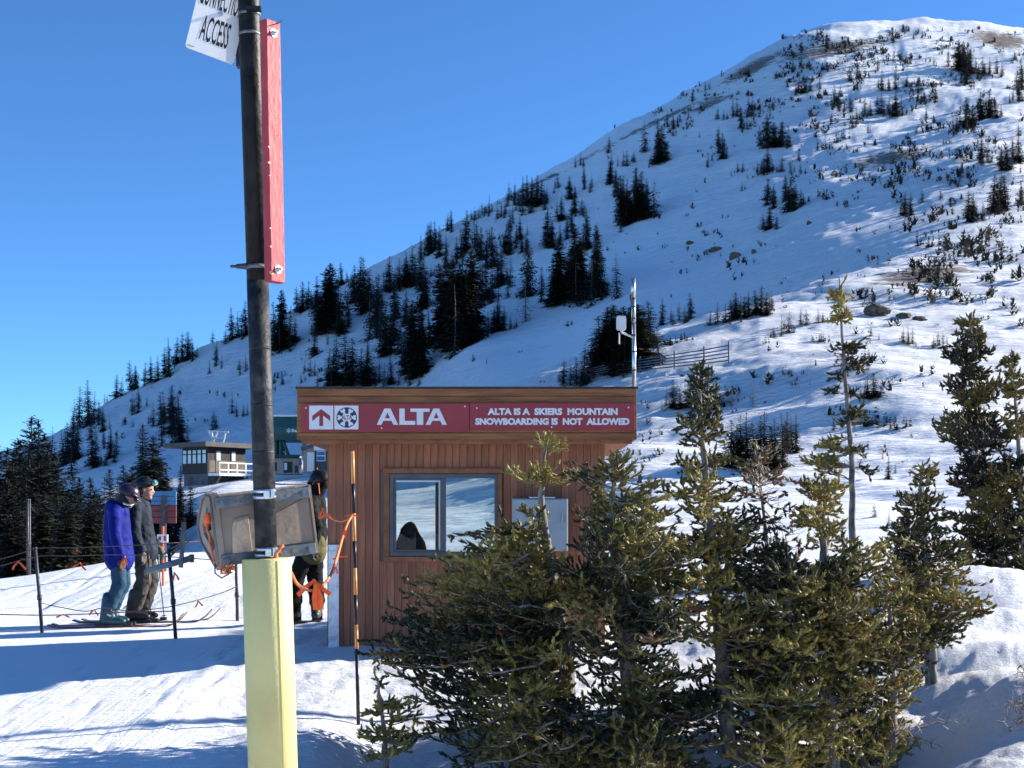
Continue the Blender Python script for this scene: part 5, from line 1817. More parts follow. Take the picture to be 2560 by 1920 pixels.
    MB().box(q + Vector((.02, .03, .05)), (.035, .05, .26)).build('bracket', 'post_dark', Sg)
    # tan housing strapped behind the pole
    ph, ta = math.radians(26), math.radians(7)
    ex = Vector((math.cos(ph) * math.cos(ta), math.sin(ph) * math.cos(ta), math.sin(ta)))
    n = Vector((math.sin(ph), -math.cos(ph), 0))
    ez = n.cross(ex).normalized()
    bk = -n
    O = A(1306) - n * .088
    T = empty('tan_housing', O, 'weathered tan plastic housing strapped to the pole with steel rails', 'housing')
    out = [(0, .165), (.10, .165), (.165, .150), (.335, .02), (.335, -.02), (.30, -.075), (.06, -.195), (0, -.185)]
    L0, L1 = -.235, .275
    MB().prism(out, O + ex * (L0 + .03), bk, ez, ex, L1 - L0 - .03).build('body', 'tan_plastic', T, bevel=.008)
    # flange ring on the left end
    inn = [(.045, .04), (.13, .09), (.255, .015), (.255, -.03), (.09, -.115), (.045, -.10)]
    big = [(-.016, .172), (.10, .182), (.175, .165), (.352, .028), (.352, -.026), (.314, -.09), (.06, -.215), (-.016, -.200)]
    fl = MB()
    a_ = [O + ex * L0 + bk * p[0] + ez * p[1] for p in big]
    b_ = [O + ex * L0 + bk * p[0] + ez * p[1] for p in inn]
    ao, bo = [p + ex * .03 for p in a_], [p + ex * .03 for p in b_]
    fl.add(a_ + b_ + ao + bo, [])
    na, nb = len(big), len(inn)
    near = [0, 1, 1, 2, 3, 4, 4, 5]
    near = [0, 1, 1, 2, 3, 3, 4, 5]
    for i in range(na):
        j = (i + 1) % na
        q0, q1 = near[i], near[j]
        if q0 == q1:
            fl.f.append((i, j, na + q0))
        else:
            fl.f.append((i, j, na + q1, na + q0))
        fl.f.append((i, na + nb + i, na + nb + j, j))
    for i in range(nb):
        j = (i + 1) % nb
        fl.f.append((na + i, na + j, 2 * na + nb + j, 2 * na + nb + i))
    fl.build('end_flange', 'tan_plastic', T)
    rp_ = MB()
    rim = [O + ex * (L0 - .004) + bk * (p[0] * .92 + .012) + ez * (p[1] * .9) for p in big]
    rp_.tube(rim + rim[:1], .007, 6)
    rp_.build('flange_rib', 'tan_dark', T, smooth=True)
    pth = MB()
    p = O + ex * (L0 + .026) + bk * .21 + ez * -.0
    pth.tube([p, p - ex * .012], [.018, .016], 14)
    pth.build('port', 'stick_black', T)
    p = O + ex * (L0 + .006) + bk * .115 + ez * .085
    MB().tube([p, p + ez * .03], [.012, .006], 8).build('port', 'stick_black', T)
    # ribs and raised panel on the front
    MB().prism([(L0 + .07, -.14), (-.06, -.14), (-.06, .045), (L0 + .10, .035), (L0 + .085, .0)], O, ex, ez, n, .006).build('raised_panel', 'tan_plastic', T, bevel=.003)
    MB().prism([(.06, -.13), (L1 - .012, -.13), (L1 - .012, .105), (.06, .03)], O, ex, ez, n, .005).build('raised_panel', 'tan_plastic', T, bevel=.003)
    MB().prism([(L1 - .006, -.19), (L1 + .006, -.19), (L1 + .006, .16), (L1 - .006, .16)], O - n * .01, ex, ez, n, .022).build('edge_rib', 'tan_plastic', T)
    for h in (.122, -.165):
        rl = MB()
        rl.prism([(L0 + .012, h - .028), (L1 - .01, h - .028), (L1 - .01, h + .028), (L0 + .012, h + .028)], O + n * .0065, ex, ez, n, .022)
        rail = rl.build('rail', 'galv', T, bevel=.003)
        for f in (L0 + .105, -.085, .09, .155):
            sl = MB()
            sl.prism([(f + .019 * math.cos(k * .524), h + .011 * math.sin(k * .524)) for k in range(12)], O + n * .0286, ex, ez, n, .0012)
            sl.build('slot', 'tan_dark', rail)
        for f in (L0 + .038, L1 - .045):
            bt = MB()
            p = O + ex * f + ez * h + n * .0286
            bt.tube([p, p + n * .006], .017, 12)
            bt.tube([p + n * .006, p + n * .014], .010, 6)
            bt.build('bolt', 'galv', rail)
    for py in (1236, 1381):
        for k, dy in enumerate((-7.5, 7.5)):
            MB().tube([A(py + dy - 4.5), A(py + dy + 4.5)], .0585, 28).build('strap', 'steel', T, smooth=True)
        p = A(py) + Vector((.022, -.057, 0))
        MB().box(p, (.030, .016, .040)).build('buckle', 'steel', T, bevel=.003)
        MB().box(p + Vector((.027, .009, .004)), (.018, .020, .046)).build('buckle', 'steel', T, bevel=.003)
    # orange ear plugs and cord stuffed into the flange
    K = empty('orange_cord', O + ex * L0, 'orange cord and float hanging from the housing flange', 'cord')
    f0 = O + ex * (L0 - .012) + bk * .085 + ez * .045
    for k in (-1, 1):
        fp = f0 + bk * (.016 * k) + ez * (-.006 * k)
        MB().tube([fp + ez * .026, fp + ez * .02, fp - ez * .02, fp - ez * .026], [.010, .0155, .0155, .011], 12).build('float', 'orange', K, smooth=True)
    pts = [f0 - ez * .02]
    rr = random.Random(9)
    for k in range(9):
        pts.append(f0 + ez * (-.03 - .024 * k) + bk * (rr.uniform(-.008, .008) - .006 * k) - ex * rr.uniform(0, .01))
    MB().tube(pts, .007, 6).build('cord', 'orange_rope', K, smooth=True)
    loop = [pts[-1], pts[-1] - ez * .05 + bk * .02, pts[-1] - ez * .075 - bk * .02 + ex * .02, pts[-1] - ez * .06 - bk * .05 + ex * .05, pts[-1] - ez * .035 - bk * .07 + ex * .06]
    MB().tube(loop, .004, 6).build('cord', 'rope_grey', K, smooth=True)
    kb = MB()
    kc = O + ex * (L0 + .035) - ez * .205 + n * .02
    pts = [kc + Vector((rr.uniform(-.045, .045), rr.uniform(-.02, .02), rr.uniform(-.03, .03))) for _ in range(16)]
    kb.tube(pts, .0075, 6)
    kb.build('knot', 'orange_rope', K, smooth=True)
    q0 = A(1398) + Vector((.055, -.075, 0))
    pts = [q0 + Vector((-.012, 0, -.01)), q0 + Vector((.006, 0, .016)), q0 + Vector((.004, 0, .03)), q0 + Vector((.018, 0, .045)), q0 + Vector((.028, 0, .062)), q0 + Vector((.044, 0, .07))]
    kk = MB().tube(pts, [.012, .011, .009, .010, .009, .006], 7)
    tag(kk.build('rope_knot', 'orange_rope', origin=q0, smooth=True), 'orange rope knot standing on top of the yellow sleeve', 'knot')
    return A


AX = build_pole()


# ------------------------------------------------------------------ ropes, ribbons, posts, marker stick
def ribbon(p, s, parent, seed, spread=.5, material='orange'):
    """Two tails of flagging tape tied at p."""
    r = random.Random(seed)
    s *= .72
    mb = MB()
    for k in (-1, 1):
        a = k * spread + r.uniform(-.25, .25)
        d = Vector((math.sin(a), r.uniform(-.15, .15), -math.cos(a)))
        sd = Vector((math.cos(a), 0, math.sin(a))) * s * .11
        y = Vector((0, .002 + .012 * s, 0)) * k
        p1, p2 = p + d * s * .5 + Vector((r.uniform(-.1, .1) * s, -.06 * s, 0)), p + d * s
        pts = [p - sd * .6, p + sd * .6, p1 + sd, p1 - sd, p2 + sd * 1.1, p2 - sd * .8]
        vs_ = [q + y for q in pts] + [q + y + Vector((0, .0015, 0)) for q in pts]
        mb.add(vs_, [(0, 1, 2, 3), (3, 2, 4, 5), (6, 9, 8, 7), (9, 11, 10, 8), (0, 3, 9, 6), (1, 7, 8, 2), (2, 8, 10, 4), (3, 5, 11, 9), (0, 6, 7, 1), (4, 10, 11, 5)])
    mb.ell(p, (s * .10, s * .10, s * .10), None, 8, 5)
    return mb.build('ribbon', material, parent)


def rope(name, pts, rad, material, label, ribs=(), cat='rope', group=None, sag=True):
    w_ = [P(*q) for q in pts]
    # smooth the polyline
    sm = []
    for i in range(len(w_) - 1):
        p0, p1, p2, p3 = w_[max(i - 1, 0)], w_[i], w_[i + 1], w_[min(i + 2, len(w_) - 1)]
        for k in range(6):
            t = k / 6
            sm.append(.5 * ((2 * p1) + (p2 - p0) * t + (2 * p0 - 5 * p1 + 4 * p2 - p3) * t * t + (3 * p1 - p0 - 3 * p2 + p3) * t ** 3))
    sm.append(w_[-1])
    o = empty(name, w_[0], label, cat, group)
    MB().tube(sm, rad, 6).build('line', material, o, smooth=True)
    for k, (px, py, d, s, sp) in enumerate(ribs):
        ribbon(P(px, py, d), s, o, int(px * 7 + py), sp)
    return o


def build_ropes():
    def post(px0, py0, px1, py1, label, rad=.02, d=None, material='post_dark'):
        g = ground_hit(px1, py1, 9) if d is None else on_ground(px1, d)
        o = empty('fence_post', g, label, 'post', 'rope fence posts')
        t = P(px0, py0, g.y)
        MB().tube([g - Vector((0, 0, .12)), g + (t - g) * .5, t], [rad, rad, rad * .95], 12).build('shaft', material, o, smooth=True)
        MB().tube([t, t + Vector((0, 0, .02))], [rad * 1.25, rad * 1.1], 12).build('cap', material, o, smooth=True)
        c = g + (t - g) * .42
        MB().tube([c - Vector((0, 0, .03)), c + Vector((0, 0, .03))], rad * 1.35, 12).build('collar', material, o, smooth=True)
        return o, g
    post(88, 1372, 107, 1582, 'dark fence post left of the blue skier', .021)
    o2, g2 = post(422, 1376, 441, 1597, 'dark leaning fence post right of the grey skier', .021)
    o3, g3 = post(590, 1398, 594, 1553, 'dark fence post just left of the yellow sleeve', .021)
    far_a, _ = post(69, 1250, 70, 0, 'thin grey pole standing at the far snow edge', .024, 26.5, 'post_dark')
    post(75, 1250, 75.5, 0, 'pale thin pole beside the thin grey pole', .012, 26.8, 'post_grey')
    d = 16.2
    G = 'fence ropes by the skiers'
    rope('fence_rope', [(-60, 1408, d), (0, 1398, d), (50, 1384, d), (95, 1371, d), (190, 1369, d), (300, 1365, d), (424, 1358, d), (520, 1352, 16.6)], .006, 'rope_grey', 'top fence rope behind the blue skier',
         [(193, 1370, d, .07, .3)], group=G)
    rope('fence_rope', [(-60, 1425, d), (0, 1415, d), (92, 1391, d), (180, 1390, d), (300, 1387, d), (424, 1392, d), (590, 1404, 16.6)], .006, 'rope_grey', 'second fence rope with the large orange ribbons',
         [(47, 1404, d, .17, .5), (200, 1408, d, .15, .9), (312, 1392, d - .5, .14, .25)], group=G)
    rope('fence_rope', [(-60, 1533, d), (0, 1536, d), (100, 1538, d), (160, 1537, d), (240, 1534, d), (300, 1531, d), (434, 1528, d)], .007, 'rope_grey', 'lowest fence rope near the ski tails',
         [(158, 1536, d, .12, 1.2)], group=G)
    rope('fence_rope', [(104, 1508, d), (150, 1518, d), (215, 1528, d), (260, 1520, d), (330, 1528, d), (390, 1522, d), (434, 1515, d), (495, 1500, 16.5), (560, 1480, 16.7), (592, 1466, 16.8)], .006, 'rope_grey',
         'slack fence rope rising to the post by the sleeve', [(236, 1524, d, .12, .55), (495, 1501, 16.4, .12, .45)], group=G)
    # pipe arm with its upright slat
    o = empty('gate_arm', g2, 'grey pipe arm with an upright wooden slat by the skiers', 'gate')
    y = g2.y - .03
    MB().tube([P(366, 1428, y), P(420, 1412, y), P(476, 1396, y)], .035, 14).build('pipe', 'pipe_grey', o, smooth=True)
    MB().tube([P(474, 1396, y), P(484, 1396, y)], .045, 12).build('pipe_end', 'post_grey', o, smooth=True)
    MB().box(P(456, 1362, y - .03), (.045, .03, .50), Matrix.Rotation(math.radians(4), 3, 'Y')).build('slat', 'old_wood', o, bevel=.004)
    for k, (a, b) in enumerate((((400, 1392), (470, 1350)), ((420, 1402), (470, 1330)), ((430, 1388), (485, 1345)))):
        MB().tube([P(a[0], a[1], y + .02 + .03 * k), P((a[0] + b[0]) / 2, (a[1] + b[1]) / 2 - 4, y + .03 + .03 * k), P(b[0], b[1], y + .02 + .03 * k)], [.010, .008, .004], 6).build('stick', 'old_wood', o)
    ribbon(P(436, 1432, y - .06), .13, o, 5, .3)
    # bamboo marker with orange bands
    g = ground_hit(896, 1812, 6)
    t = P(881, 1129, g.y)
    o = empty('marker_stick', g, 'tall thin marker stick with black and orange bands before the booth', 'marker')
    ys = [128, 345, 545, 730, 910, 1090, 1290, 1450, 1985]
    pyb = [1080 + .3738 * v for v in ys]
    cols = ['stick_orange', 'stick_black', 'stick_orange', 'stick_black', 'stick_orange', 'stick_black', 'stick_orange', 'stick_black']
    for k in range(8):
        f0, f1 = (pyb[k] - 1129) / (1812 - 1129), (pyb[k + 1] - 1129) / (1812 - 1129)
        a, b = t + (g - t) * f0, t + (g - t) * min(f1, 1.02)
        MB().tube([a, b], .0135, 12).build('band', cols[k], o, smooth=True)
        if cols[k] == 'stick_orange':
            q = Vector((-.004, -.0137, 0))
            MB().tube([a + q, b + q], .0022, 5).build('stripe', 'bare_wood', o)
    da, db = 7.0, g.y
    rope('barrier_rope', [(728, 1432, da), (745, 1462, da + .3), (775, 1476, da + .7), (800, 1470, da + 1.0), (825, 1440, da + 1.3), (842, 1395, da + 1.7), (856, 1345, db - .4), (868, 1310, db - .2), (880, 1290, db - .03)], .0095, 'orange_rope',
         'orange barrier rope sagging from the yellow sleeve to the marker stick',
         [(785, 1452, da + .75, .17, .75), (789, 1462, da + .7, .20, .10), (838, 1412, da + 1.6, .08, .3), (850, 1392, da + 1.8, .07, 1.35), (862, 1322, db - .35, .09, .15), (881, 1287, db - .05, .07, 1.2)])
    rope('barrier_rope', [(793, 1170, 17.0), (797, 1215, 16.4), (802, 1255, 14.5), (812, 1282, 12.5), (830, 1298, 11.2), (855, 1304, 10.2), (882, 1291, db + .03)], .005, 'orange_rope',
         'thin orange rope running up behind the snowboarder', [(808, 1272, 12.8, .14, .45), (815, 1282, 12.4, .10, .8)])


build_ropes()


# ------------------------------------------------------------------ far things: trail board, lodge, lift terminal, shed, snow fence, boulders
def build_far():
    # trail board
    d = 24.0
    g = on_ground(410, d)
    o = empty('trail_board', g, 'trail board with blue and dark red rows beside the skiers', 'sign')
    t = P(410, 1236, d)
    MB().span(t.x - .09, t.x + .02, d + .03, d + .09, g.z - .1, t.z).build('post', 'post_dark', o)
    rows = [(1228, 1240, 'sign_blue'), (1241, 1252, 'sign_blue'), (1253, 1262, 'sign_blue'), (1264, 1277, 'sign_maroon'), (1278, 1292, 'sign_maroon'), (1293, 1308, 'sign_maroon')]
    for a, b, m in rows:
        p0, p1 = P(378, b, d), P(441, a, d)
        MB().span(p0.x, p1.x, d - .02, d + .02, p0.z, p1.z).build('slat', m, o, bevel=.006)
    MB().span(P(405, 0, d).x, P(416, 0, d).x, d - .06, d - .025, g.z, P(0, 1240, d).z).build('front_post', 'post_dark', o)
    d = 20.0
    g = on_ground(408, d)
    o = empty('small_notice', g, 'small white notice with red marks between the skiers and post', 'sign')
    p0, p1 = P(393, 1356, d), P(420, 1336, d)
    MB().span(p0.x, p1.x, d - .01, d + .01, p0.z, p1.z).build('panel', 'sign_white', o)
    MB().span(p0.x + .02, p0.x + .06, d - .013, d - .011, p0.z + .03, p1.z - .03).build('red_mark', 'sign_red', o)
    MB().span(p1.x - .06, p1.x - .03, d - .013, d - .011, p0.z + .02, p1.z - .02).build('red_mark', 'sign_red', o)
    MB().tube([Vector((p0.x + .08, d + .02, g.z - .1)), Vector((p0.x + .08, d + .02, p1.z + .12))], .018, 8).build('stake', 'orange', o)
    # brown lodge with a flat roof
    D = 148.0
    px = D / F
    an = math.radians(38)
    eL, eR, eZ = Vector((-math.cos(an), math.sin(an), 0)), Vector((math.sin(an), math.cos(an), 0)), Vector((0, 0, 1))
    C = P(519, 1183, D)
    Lw, Rw, Hh = 78 * px / math.cos(an), 76 * px / math.sin(an), 66 * px
    o = empty('lodge', C + eL * Lw / 2 + eR * Rw / 2 - eZ * 3.0, 'dark brown flat roofed lodge with five windows on stone footing', 'building')
    q = lambda a, b, z_: C + eL * a + eR * b + eZ * z_

    def blk(a0, a1, b0, b1, z0, z1, name, material, parent=o, bev=0):
        mb = MB()
        pts = [q(a, b, zz) for a in (a0, a1) for b in (b0, b1) for zz in (z0, z1)]
        mb.add(pts, [(0, 1, 3, 2), (4, 6, 7, 5), (0, 4, 5, 1), (2, 3, 7, 6), (0, 2, 6, 4), (1, 5, 7, 3)])
        return mb.build(name, material, parent, bevel=bev)
    wl = blk(0, Lw, 0, Rw, 0, Hh, 'wall', 'siding_dark')
    blk(-.03, 0.0, Rw * .04, Rw * .98, .15, Hh * .5, 'wainscot', 'siding_tan')
    blk(.15, Lw - .1, .15, Rw - .1, -3.2, -.02, 'footing', 'concrete')
    rf = blk(-.9, Lw + 1.9, -1.0, Rw + 1.1, Hh + .01, Hh + .52, 'roof', 'flat_roof')
    for k in range(5):
        a1 = Lw * (1 - .035 - k * .193)
        a0 = a1 - Lw * .155
        f = blk(a0, a1, -.05, -.005, Hh * .36, Hh * .92, 'window', 'siding_dark', wl)
        blk(a0 + .06, a1 - .06, -.075, -.052, Hh * .39, Hh * .72, 'pane', 'glass_pale', f)
        blk(a0 + .06, a1 - .06, -.075, -.052, Hh * .76, Hh * .89, 'pane', 'glass_pale', f)
    for b0, b1 in ((.20, .34), (.60, .73)):
        f = blk(-.07, -.032, Rw * b0, Rw * b1, .1, Hh * .9, 'door', 'siding_tan', wl)
        blk(-.09, -.072, Rw * (b0 + .02), Rw * (b1 - .02), Hh * .5, Hh * .85, 'pane', 'glass_pale', f)
    dk = blk(-2.0, -.1, 0, Rw * 1.15, -.28, .0, 'deck', 'white_paint')
    for zz in (.28, 1.05):
        blk(-2.0, -1.92, 0, Rw * 1.15, zz, zz + .12, 'rail', 'white_paint', dk)
    for k in range(6):
        b = Rw * 1.15 * k / 5
        blk(-2.0, -1.9, max(b - .06, 0), b + .06, 0.01, 1.04, 'rail_post', 'white_paint', dk)
    for b in (.3, Rw * .75):
        mb = MB().tube([q(-1.9, b, -.28), q(.12, b, -2.3)], .09, 6)
        mb.build('brace', 'siding_tan', dk)
    # mast frame on the lodge roof
    fr_ = MB()
    f0 = lambda a, y: P(380 + .217 * a, 1030 + .217 * y, D + 3)
    for a, b in (((645, 217), (880, 230)), ((690, 225), (700, 350)), ((850, 230), (820, 350)), ((690, 300), (840, 300)), ((760, 225), (700, 350)), ((645, 217), (700, 300))):
        fr_.tube([f0(*a), f0(*b)], .09, 6)
    fo = fr_.build('roof_frame', 'white_paint', rf)
    # leaning pale timber and snow stakes by the lodge
    mb = MB().tube([P(632, 1184, 60), P(656, 1216, 60)], .10, 8)
    tag(mb.build('leaning_pipe', 'alu_light', origin=P(656, 1216, 60)), 'pale pipe leaning behind the pole near the lift', 'pipe')
    # green lift terminal
    D2 = 138.0
    px = D2 / F
    y0, y1 = D2, D2 + 5
    X = lambda v: P(v, 0, D2).x
    Zz = lambda v: P(0, v, D2).z
    g = on_ground(715, D2)
    o = empty('lift_terminal', g, 'dark green chairlift terminal with white snowflake sign beside the pole', 'lift station')
    sh = MB()
    sh.prism([(0, Zz(1042)), (5.2, Zz(1042)), (5.2, Zz(1100)), (0, Zz(1100)), (-.25, Zz(1085)), (-.25, Zz(1068))], (X(640), y0, 0), (0, 1, 0), (0, 0, 1), (1, 0, 0), X(812) - X(640))
    hd = sh.build('hood', 'green_steel', o)
    MB().span(X(638), X(812), y0 - .1, y1 + .3, Zz(1041.5), Zz(1037)).build('roof_snow', 'white_paint', o)
    MB().prism([(0, 0), (.85, 0), (1.0, .72), (.18, .72)], (X(704), y0 - .03, Zz(1064)), (1, 0, 0), (0, 0, 1), (0, -1, 0), .02).build('window', 'dark_opening', hd)
    MB().span(X(682), X(690), y0 - .04, y0 - .012, Zz(1060), Zz(1048)).build('window', 'dark_opening', hd)
    c = P(722, 1076.5, y0 - .27)
    st = MB()
    for k in range(3):
        t = math.pi * k / 3 + math.pi / 2
        v = Vector((math.cos(t), 0, math.sin(t)))
        st.tube([c - v * .26, c + v * .26], .045, 5)
    st.build('snowflake', 'white_paint', o)
    letters('lettering', 'Ba', P(729, 1080.5, y0 - .28), (1, 0, 0), (0, 0, 1), 13.5 * px, 8.5 * px, 'white_paint', o, bold=.03, gap=9)
    for a, b, c_, e in ((690, 1102, 690, 1150), (702, 1102, 702, 1150), (708, 1102, 722, 1140), (760, 1102, 760, 1150)):
        MB().tube([P(a, b, y0 + 1.0), P(c_, e, y0 + 1.0)], .17, 8).build('leg', 'green_steel', o)
    MB().span(X(684), X(700), y0 + 1.4, y0 + 3, Zz(1150), Zz(1101)).build('machine_core', 'green_dark', o)
    MB().span(X(704), X(718), y0 + .9, y0 + 1.1, Zz(1131), Zz(1127)).build('cross_bar', 'siding_beige', o)
    # operator hut below it
    o = empty('operator_hut', on_ground(715, 136), 'beige operator hut below the green lift terminal', 'hut')
    D3 = 136.0
    X = lambda v: P(v, 0, D3).x
    Zz = lambda v: P(0, v, D3).z
    MB().span(X(682), X(746), D3, D3 + 3, Zz(1185), Zz(1146)).build('wall', 'siding_beige', o)
    MB().span(X(678), X(752), D3 - .4, D3 + 3.3, Zz(1145.8), Zz(1137)).build('roof', 'green_dark', o)
    dr = MB().span(X(709), X(731), D3 - .05, D3 - .003, Zz(1182), Zz(1154)).build('doorway', 'dark_opening', o)
    MB().span(X(711), X(718), D3 - .09, D3 - .055, Zz(1175), Zz(1157)).build('pane', 'glass_pale', dr)
    MB().span(X(683), X(692), D3 - .05, D3 - .003, Zz(1178), Zz(1156)).build('window', 'dark_opening', o)
    MB().span(X(738), X(745), D3 - .3, D3 - .05, Zz(1182), Zz(1164)).build('green_bin', 'green_dark', o)
    # shed with white door and blue window
    D4 = 120.0
    X = lambda v: P(v, 0, D4).x
    Zz = lambda v: P(0, v, D4).z
    o = empty('grey_shed', on_ground(795, D4), 'pale grey shed with a blue window left of the booth', 'shed')
    MB().span(X(756), X(790), D4 + .5, D4 + 3, Zz(1182), Zz(1112)).build('wall', 'siding_beige', o)
    MB().prism([(X(750), Zz(1118)), (X(790), Zz(1106)), (X(792), Zz(1112)), (X(752), Zz(1126))], (0, D4 + .2, 0), (1, 0, 0), (0, 0, 1), (0, 1, 0), 3).build('roof', 'siding_tan', o)
    MB().span(X(790.5), X(850), D4, D4 + 3, Zz(1184), Zz(1127)).build('wall', 'flat_roof', o)
    MB().span(X(786), X(850), D4 - .3, D4 + 3.2, Zz(1126.5), Zz(1108)).build('roof', 'white_paint', o)
    MB().span(X(766), X(784), D4 + .40, D4 + .48, Zz(1178), Zz(1130)).build('door', 'white_paint', o)
    wn = MB().span(X(792), X(814), D4 - .05, D4 - .004, Zz(1153), Zz(1128)).build('window', 'white_paint', o)
    for a, b in ((1130, 1138), (1141, 1151)):
        MB().span(X(793), X(812), D4 - .075, D4 - .052, Zz(b), Zz(a)).build('pane', 'sign_blue', wn)
    MB().span(X(788), X(790), D4 - .1, D4 - .02, Zz(1184), Zz(1126)).build('corner_post', 'dark_opening', o)
    MB().tube([P(790, 1180, 60), P(794, 1216, 60)], .035, 6).build('stay', 'post_dark', o)
    # a distant skier standing by the hut
    g = P(751, 1181, 118)
    o = empty('person', g, 'tiny distant person in white hat standing by the operator hut', 'person')
    s_ = 41 / F * 118 / 1.75
    b = MB()
    for sx in (-.09, .09):
        b.tube([g + Vector((sx, 0, 0)) * s_, g + Vector((sx, 0, .5)) * s_, g + Vector((sx * .8, 0, .9)) * s_], [.07 * s_, .08 * s_, .1 * s_], 8)
    b.build('legs', 'person_grey', o, smooth=True)
    MB().tube([g + Vector((0, 0, .82)) * s_, g + Vector((0, 0, 1.2)) * s_, g + Vector((0, 0, 1.45)) * s_, g + Vector((0, 0, 1.52)) * s_], [.19 * s_, .22 * s_, .2 * s_, .08 * s_], 10).build('jacket', 'person_blue', o, smooth=True)
    MB().ell(g + Vector((0, 0, 1.62)) * s_, (.11 * s_, .12 * s_, .14 * s_)).build('head', 'white_paint', o, smooth=True)
    # slatted snow fence on the near ridge
    fa = [(1296, 955, 905), (1396, 945, 905), (1440, 938, 902), (1512, 930, 912), (1560, 925, 898), (1640, 905, 900), (1690, 898, 890), (1760, 900, 886), (1822, 912, 884)]
    fa = [(1460, 950), (1512, 940), (1600, 930), (1686, 922), (1760, 915), (1822, 910)]
    gs = [ground_hit(a, b, 30) for a, b in fa]
    o = empty('snow_fence', gs[0], 'long dark slatted snow fence on the sunny ridge', 'fence')
    hh = .95
    tops = []
    for i, g in enumerate(gs):
        f = .55 + .45 * i / (len(gs) - 1)
        MB().tube([g - Vector((0, 0, .2)), g + Vector((0, 0, hh * f + .12))], .045, 7).build('post', 'fence_dark', o)
        tops.append(hh * f)
    for i in range(len(gs) - 1):
        for k in range(5):
            f = (k + .6) / 5
            a, b = gs[i] + Vector((0, -.06, tops[i] * f)), gs[i + 1] + Vector((0, -.06, tops[i + 1] * f))
            dv = (b - a).normalized()
            wv_ = Vector((0, 0, .032))
            mb = MB()
            th = Vector((0, -.03, 0))
            mb.add([a - wv_, b - wv_, b + wv_, a + wv_, a - wv_ + th, b - wv_ + th, b + wv_ + th, a + wv_ + th],
                   [(0, 1, 2, 3), (4, 7, 6, 5), (0, 4, 5, 1), (3, 2, 6, 7), (0, 3, 7, 4), (1, 5, 6, 2)])
            mb.build('slat', 'fence_dark', o)
    # boulders
    for k, (px_, py, w_, h_, lab) in enumerate(((2193, 786, 62, 22, 'dark boulder showing on the snowy brow beside the tall sapling'), (2262, 793, 44, 12, 'low dark rock right of the boulder'), (1838, 645, 30, 18, 'tan rock outcrop in the middle of the bowl'),
                                               (1790, 628, 34, 12, 'flat tan rock left of the outcrop'), (1726, 610, 22, 10, 'small tan rock far left in the bowl'), (1885, 634, 14, 12, 'small tan rock right of the outcrop'), (2024, 560, 14, 8, 'lone brown rock high in the bowl'), (2030, 290, 16, 8, 'little brown rock on the upper slope'), (2300, 800, 36, 10, 'half buried grey rock under the brow'))):
        g = ground_hit(px_, py, 30)
        wm, hm = w_ / F * g.y, h_ / F * g.y
        r = random.Random(60 + k)
        mb = MB().ell(Vector((0, 0, 0)), (wm / 2, wm * .35, hm * .75), None, 14, 9)
        vs_ = []
        for v in mb.v:
            f = 1 + .8 * (vnoise(np.array([v.x * 3 / wm + k * 9]), np.array([v.z * 3 / hm + v.y * 2 / wm]), 2)[0] - .5) + r.uniform(-.07, .07)
            vs_.append(v * f + g + Vector((0, 0, hm * .2)))
        mb.v = vs_
        tag(mb.build('rock', 'rock' if k not in (2, 3, 4, 5) else 'rock_tan', origin=g), lab, 'rock', 'rocks in the snow')


build_far()


# ------------------------------------------------------------------ people
def blob(name, prims, material, parent, M, voxel=.013, fold=0.0, smooth_it=3, seed=0):
    """One continuous surface grown from overlapping tapered limbs: prims are ('c', p0, p1, r0, r1) or ('e', centre, radii, tilt)."""
    mb = MB()
    for q in prims:
        if q[0] == 'c':
            p0, p1 = Vector(q[1]), Vector(q[2])
            n = 5
            mb.tube([p0.lerp(p1, k / n) for k in range(n + 1)], [q[3] + (q[4] - q[3]) * k / n for k in range(n + 1)], 12)
            mb.ell(p0, (q[3],) * 3, None, 12, 8)
            mb.ell(p1, (q[4],) * 3, None, 12, 8)
        else:
            R_ = Matrix.Rotation(math.radians(q[3]), 3, 'Y') if len(q) > 3 else None
            mb.ell(q[1], q[2], R_, 16, 10)
    me = bpy.data.meshes.new(name)
    me.from_pydata([tuple(v) for v in mb.v], [], mb.f)
    ob = bpy.data.objects.new(name, me)
    COL.objects.link(ob)
    m = ob.modifiers.new('r', 'REMESH')
    m.mode = 'VOXEL'
    m.voxel_size = voxel
    m2 = ob.modifiers.new('s', 'SMOOTH')
    m2.iterations = smooth_it
    m2.factor = .5
    bpy.context.view_layer.update()
    dg = bpy.context.evaluated_depsgraph_get()
    out = bpy.data.meshes.new_from_object(ob.evaluated_get(dg))
    bpy.data.objects.remove(ob)
    nv = len(out.vertices)
    co = np.zeros(nv * 3, dtype=np.float32)
    out.vertices.foreach_get('co', co)
    co = co.reshape(-1, 3).astype(float)
    if fold:
        nr = np.zeros(nv * 3, dtype=np.float32)
        out.vertex_normals.foreach_get('vector', nr)
        nr = nr.reshape(-1, 3)
        h = fbm(co[:, 0] * 7 + co[:, 1] * 9 + seed, co[:, 2] * 16 + co[:, 0] * 10, 31, 3) + .6 * fbm(co[:, 0] * 22 + co[:, 1] * 13, co[:, 2] * 30, 37, 2)
        co = co + nr * (h * fold)[:, None]
    M4 = np.array(M)
    co = co @ M4[:3, :3].T + M4[:3, 3] - np.array(woff(parent))
    out.vertices.foreach_set('co', co.astype(np.float32).ravel())
    out.update()
    out.name = name
    out.materials.clear()
    out.materials.append(MATS[material])
    for p in out.polygons:
        p.use_smooth = True
    return link(name, out, parent)


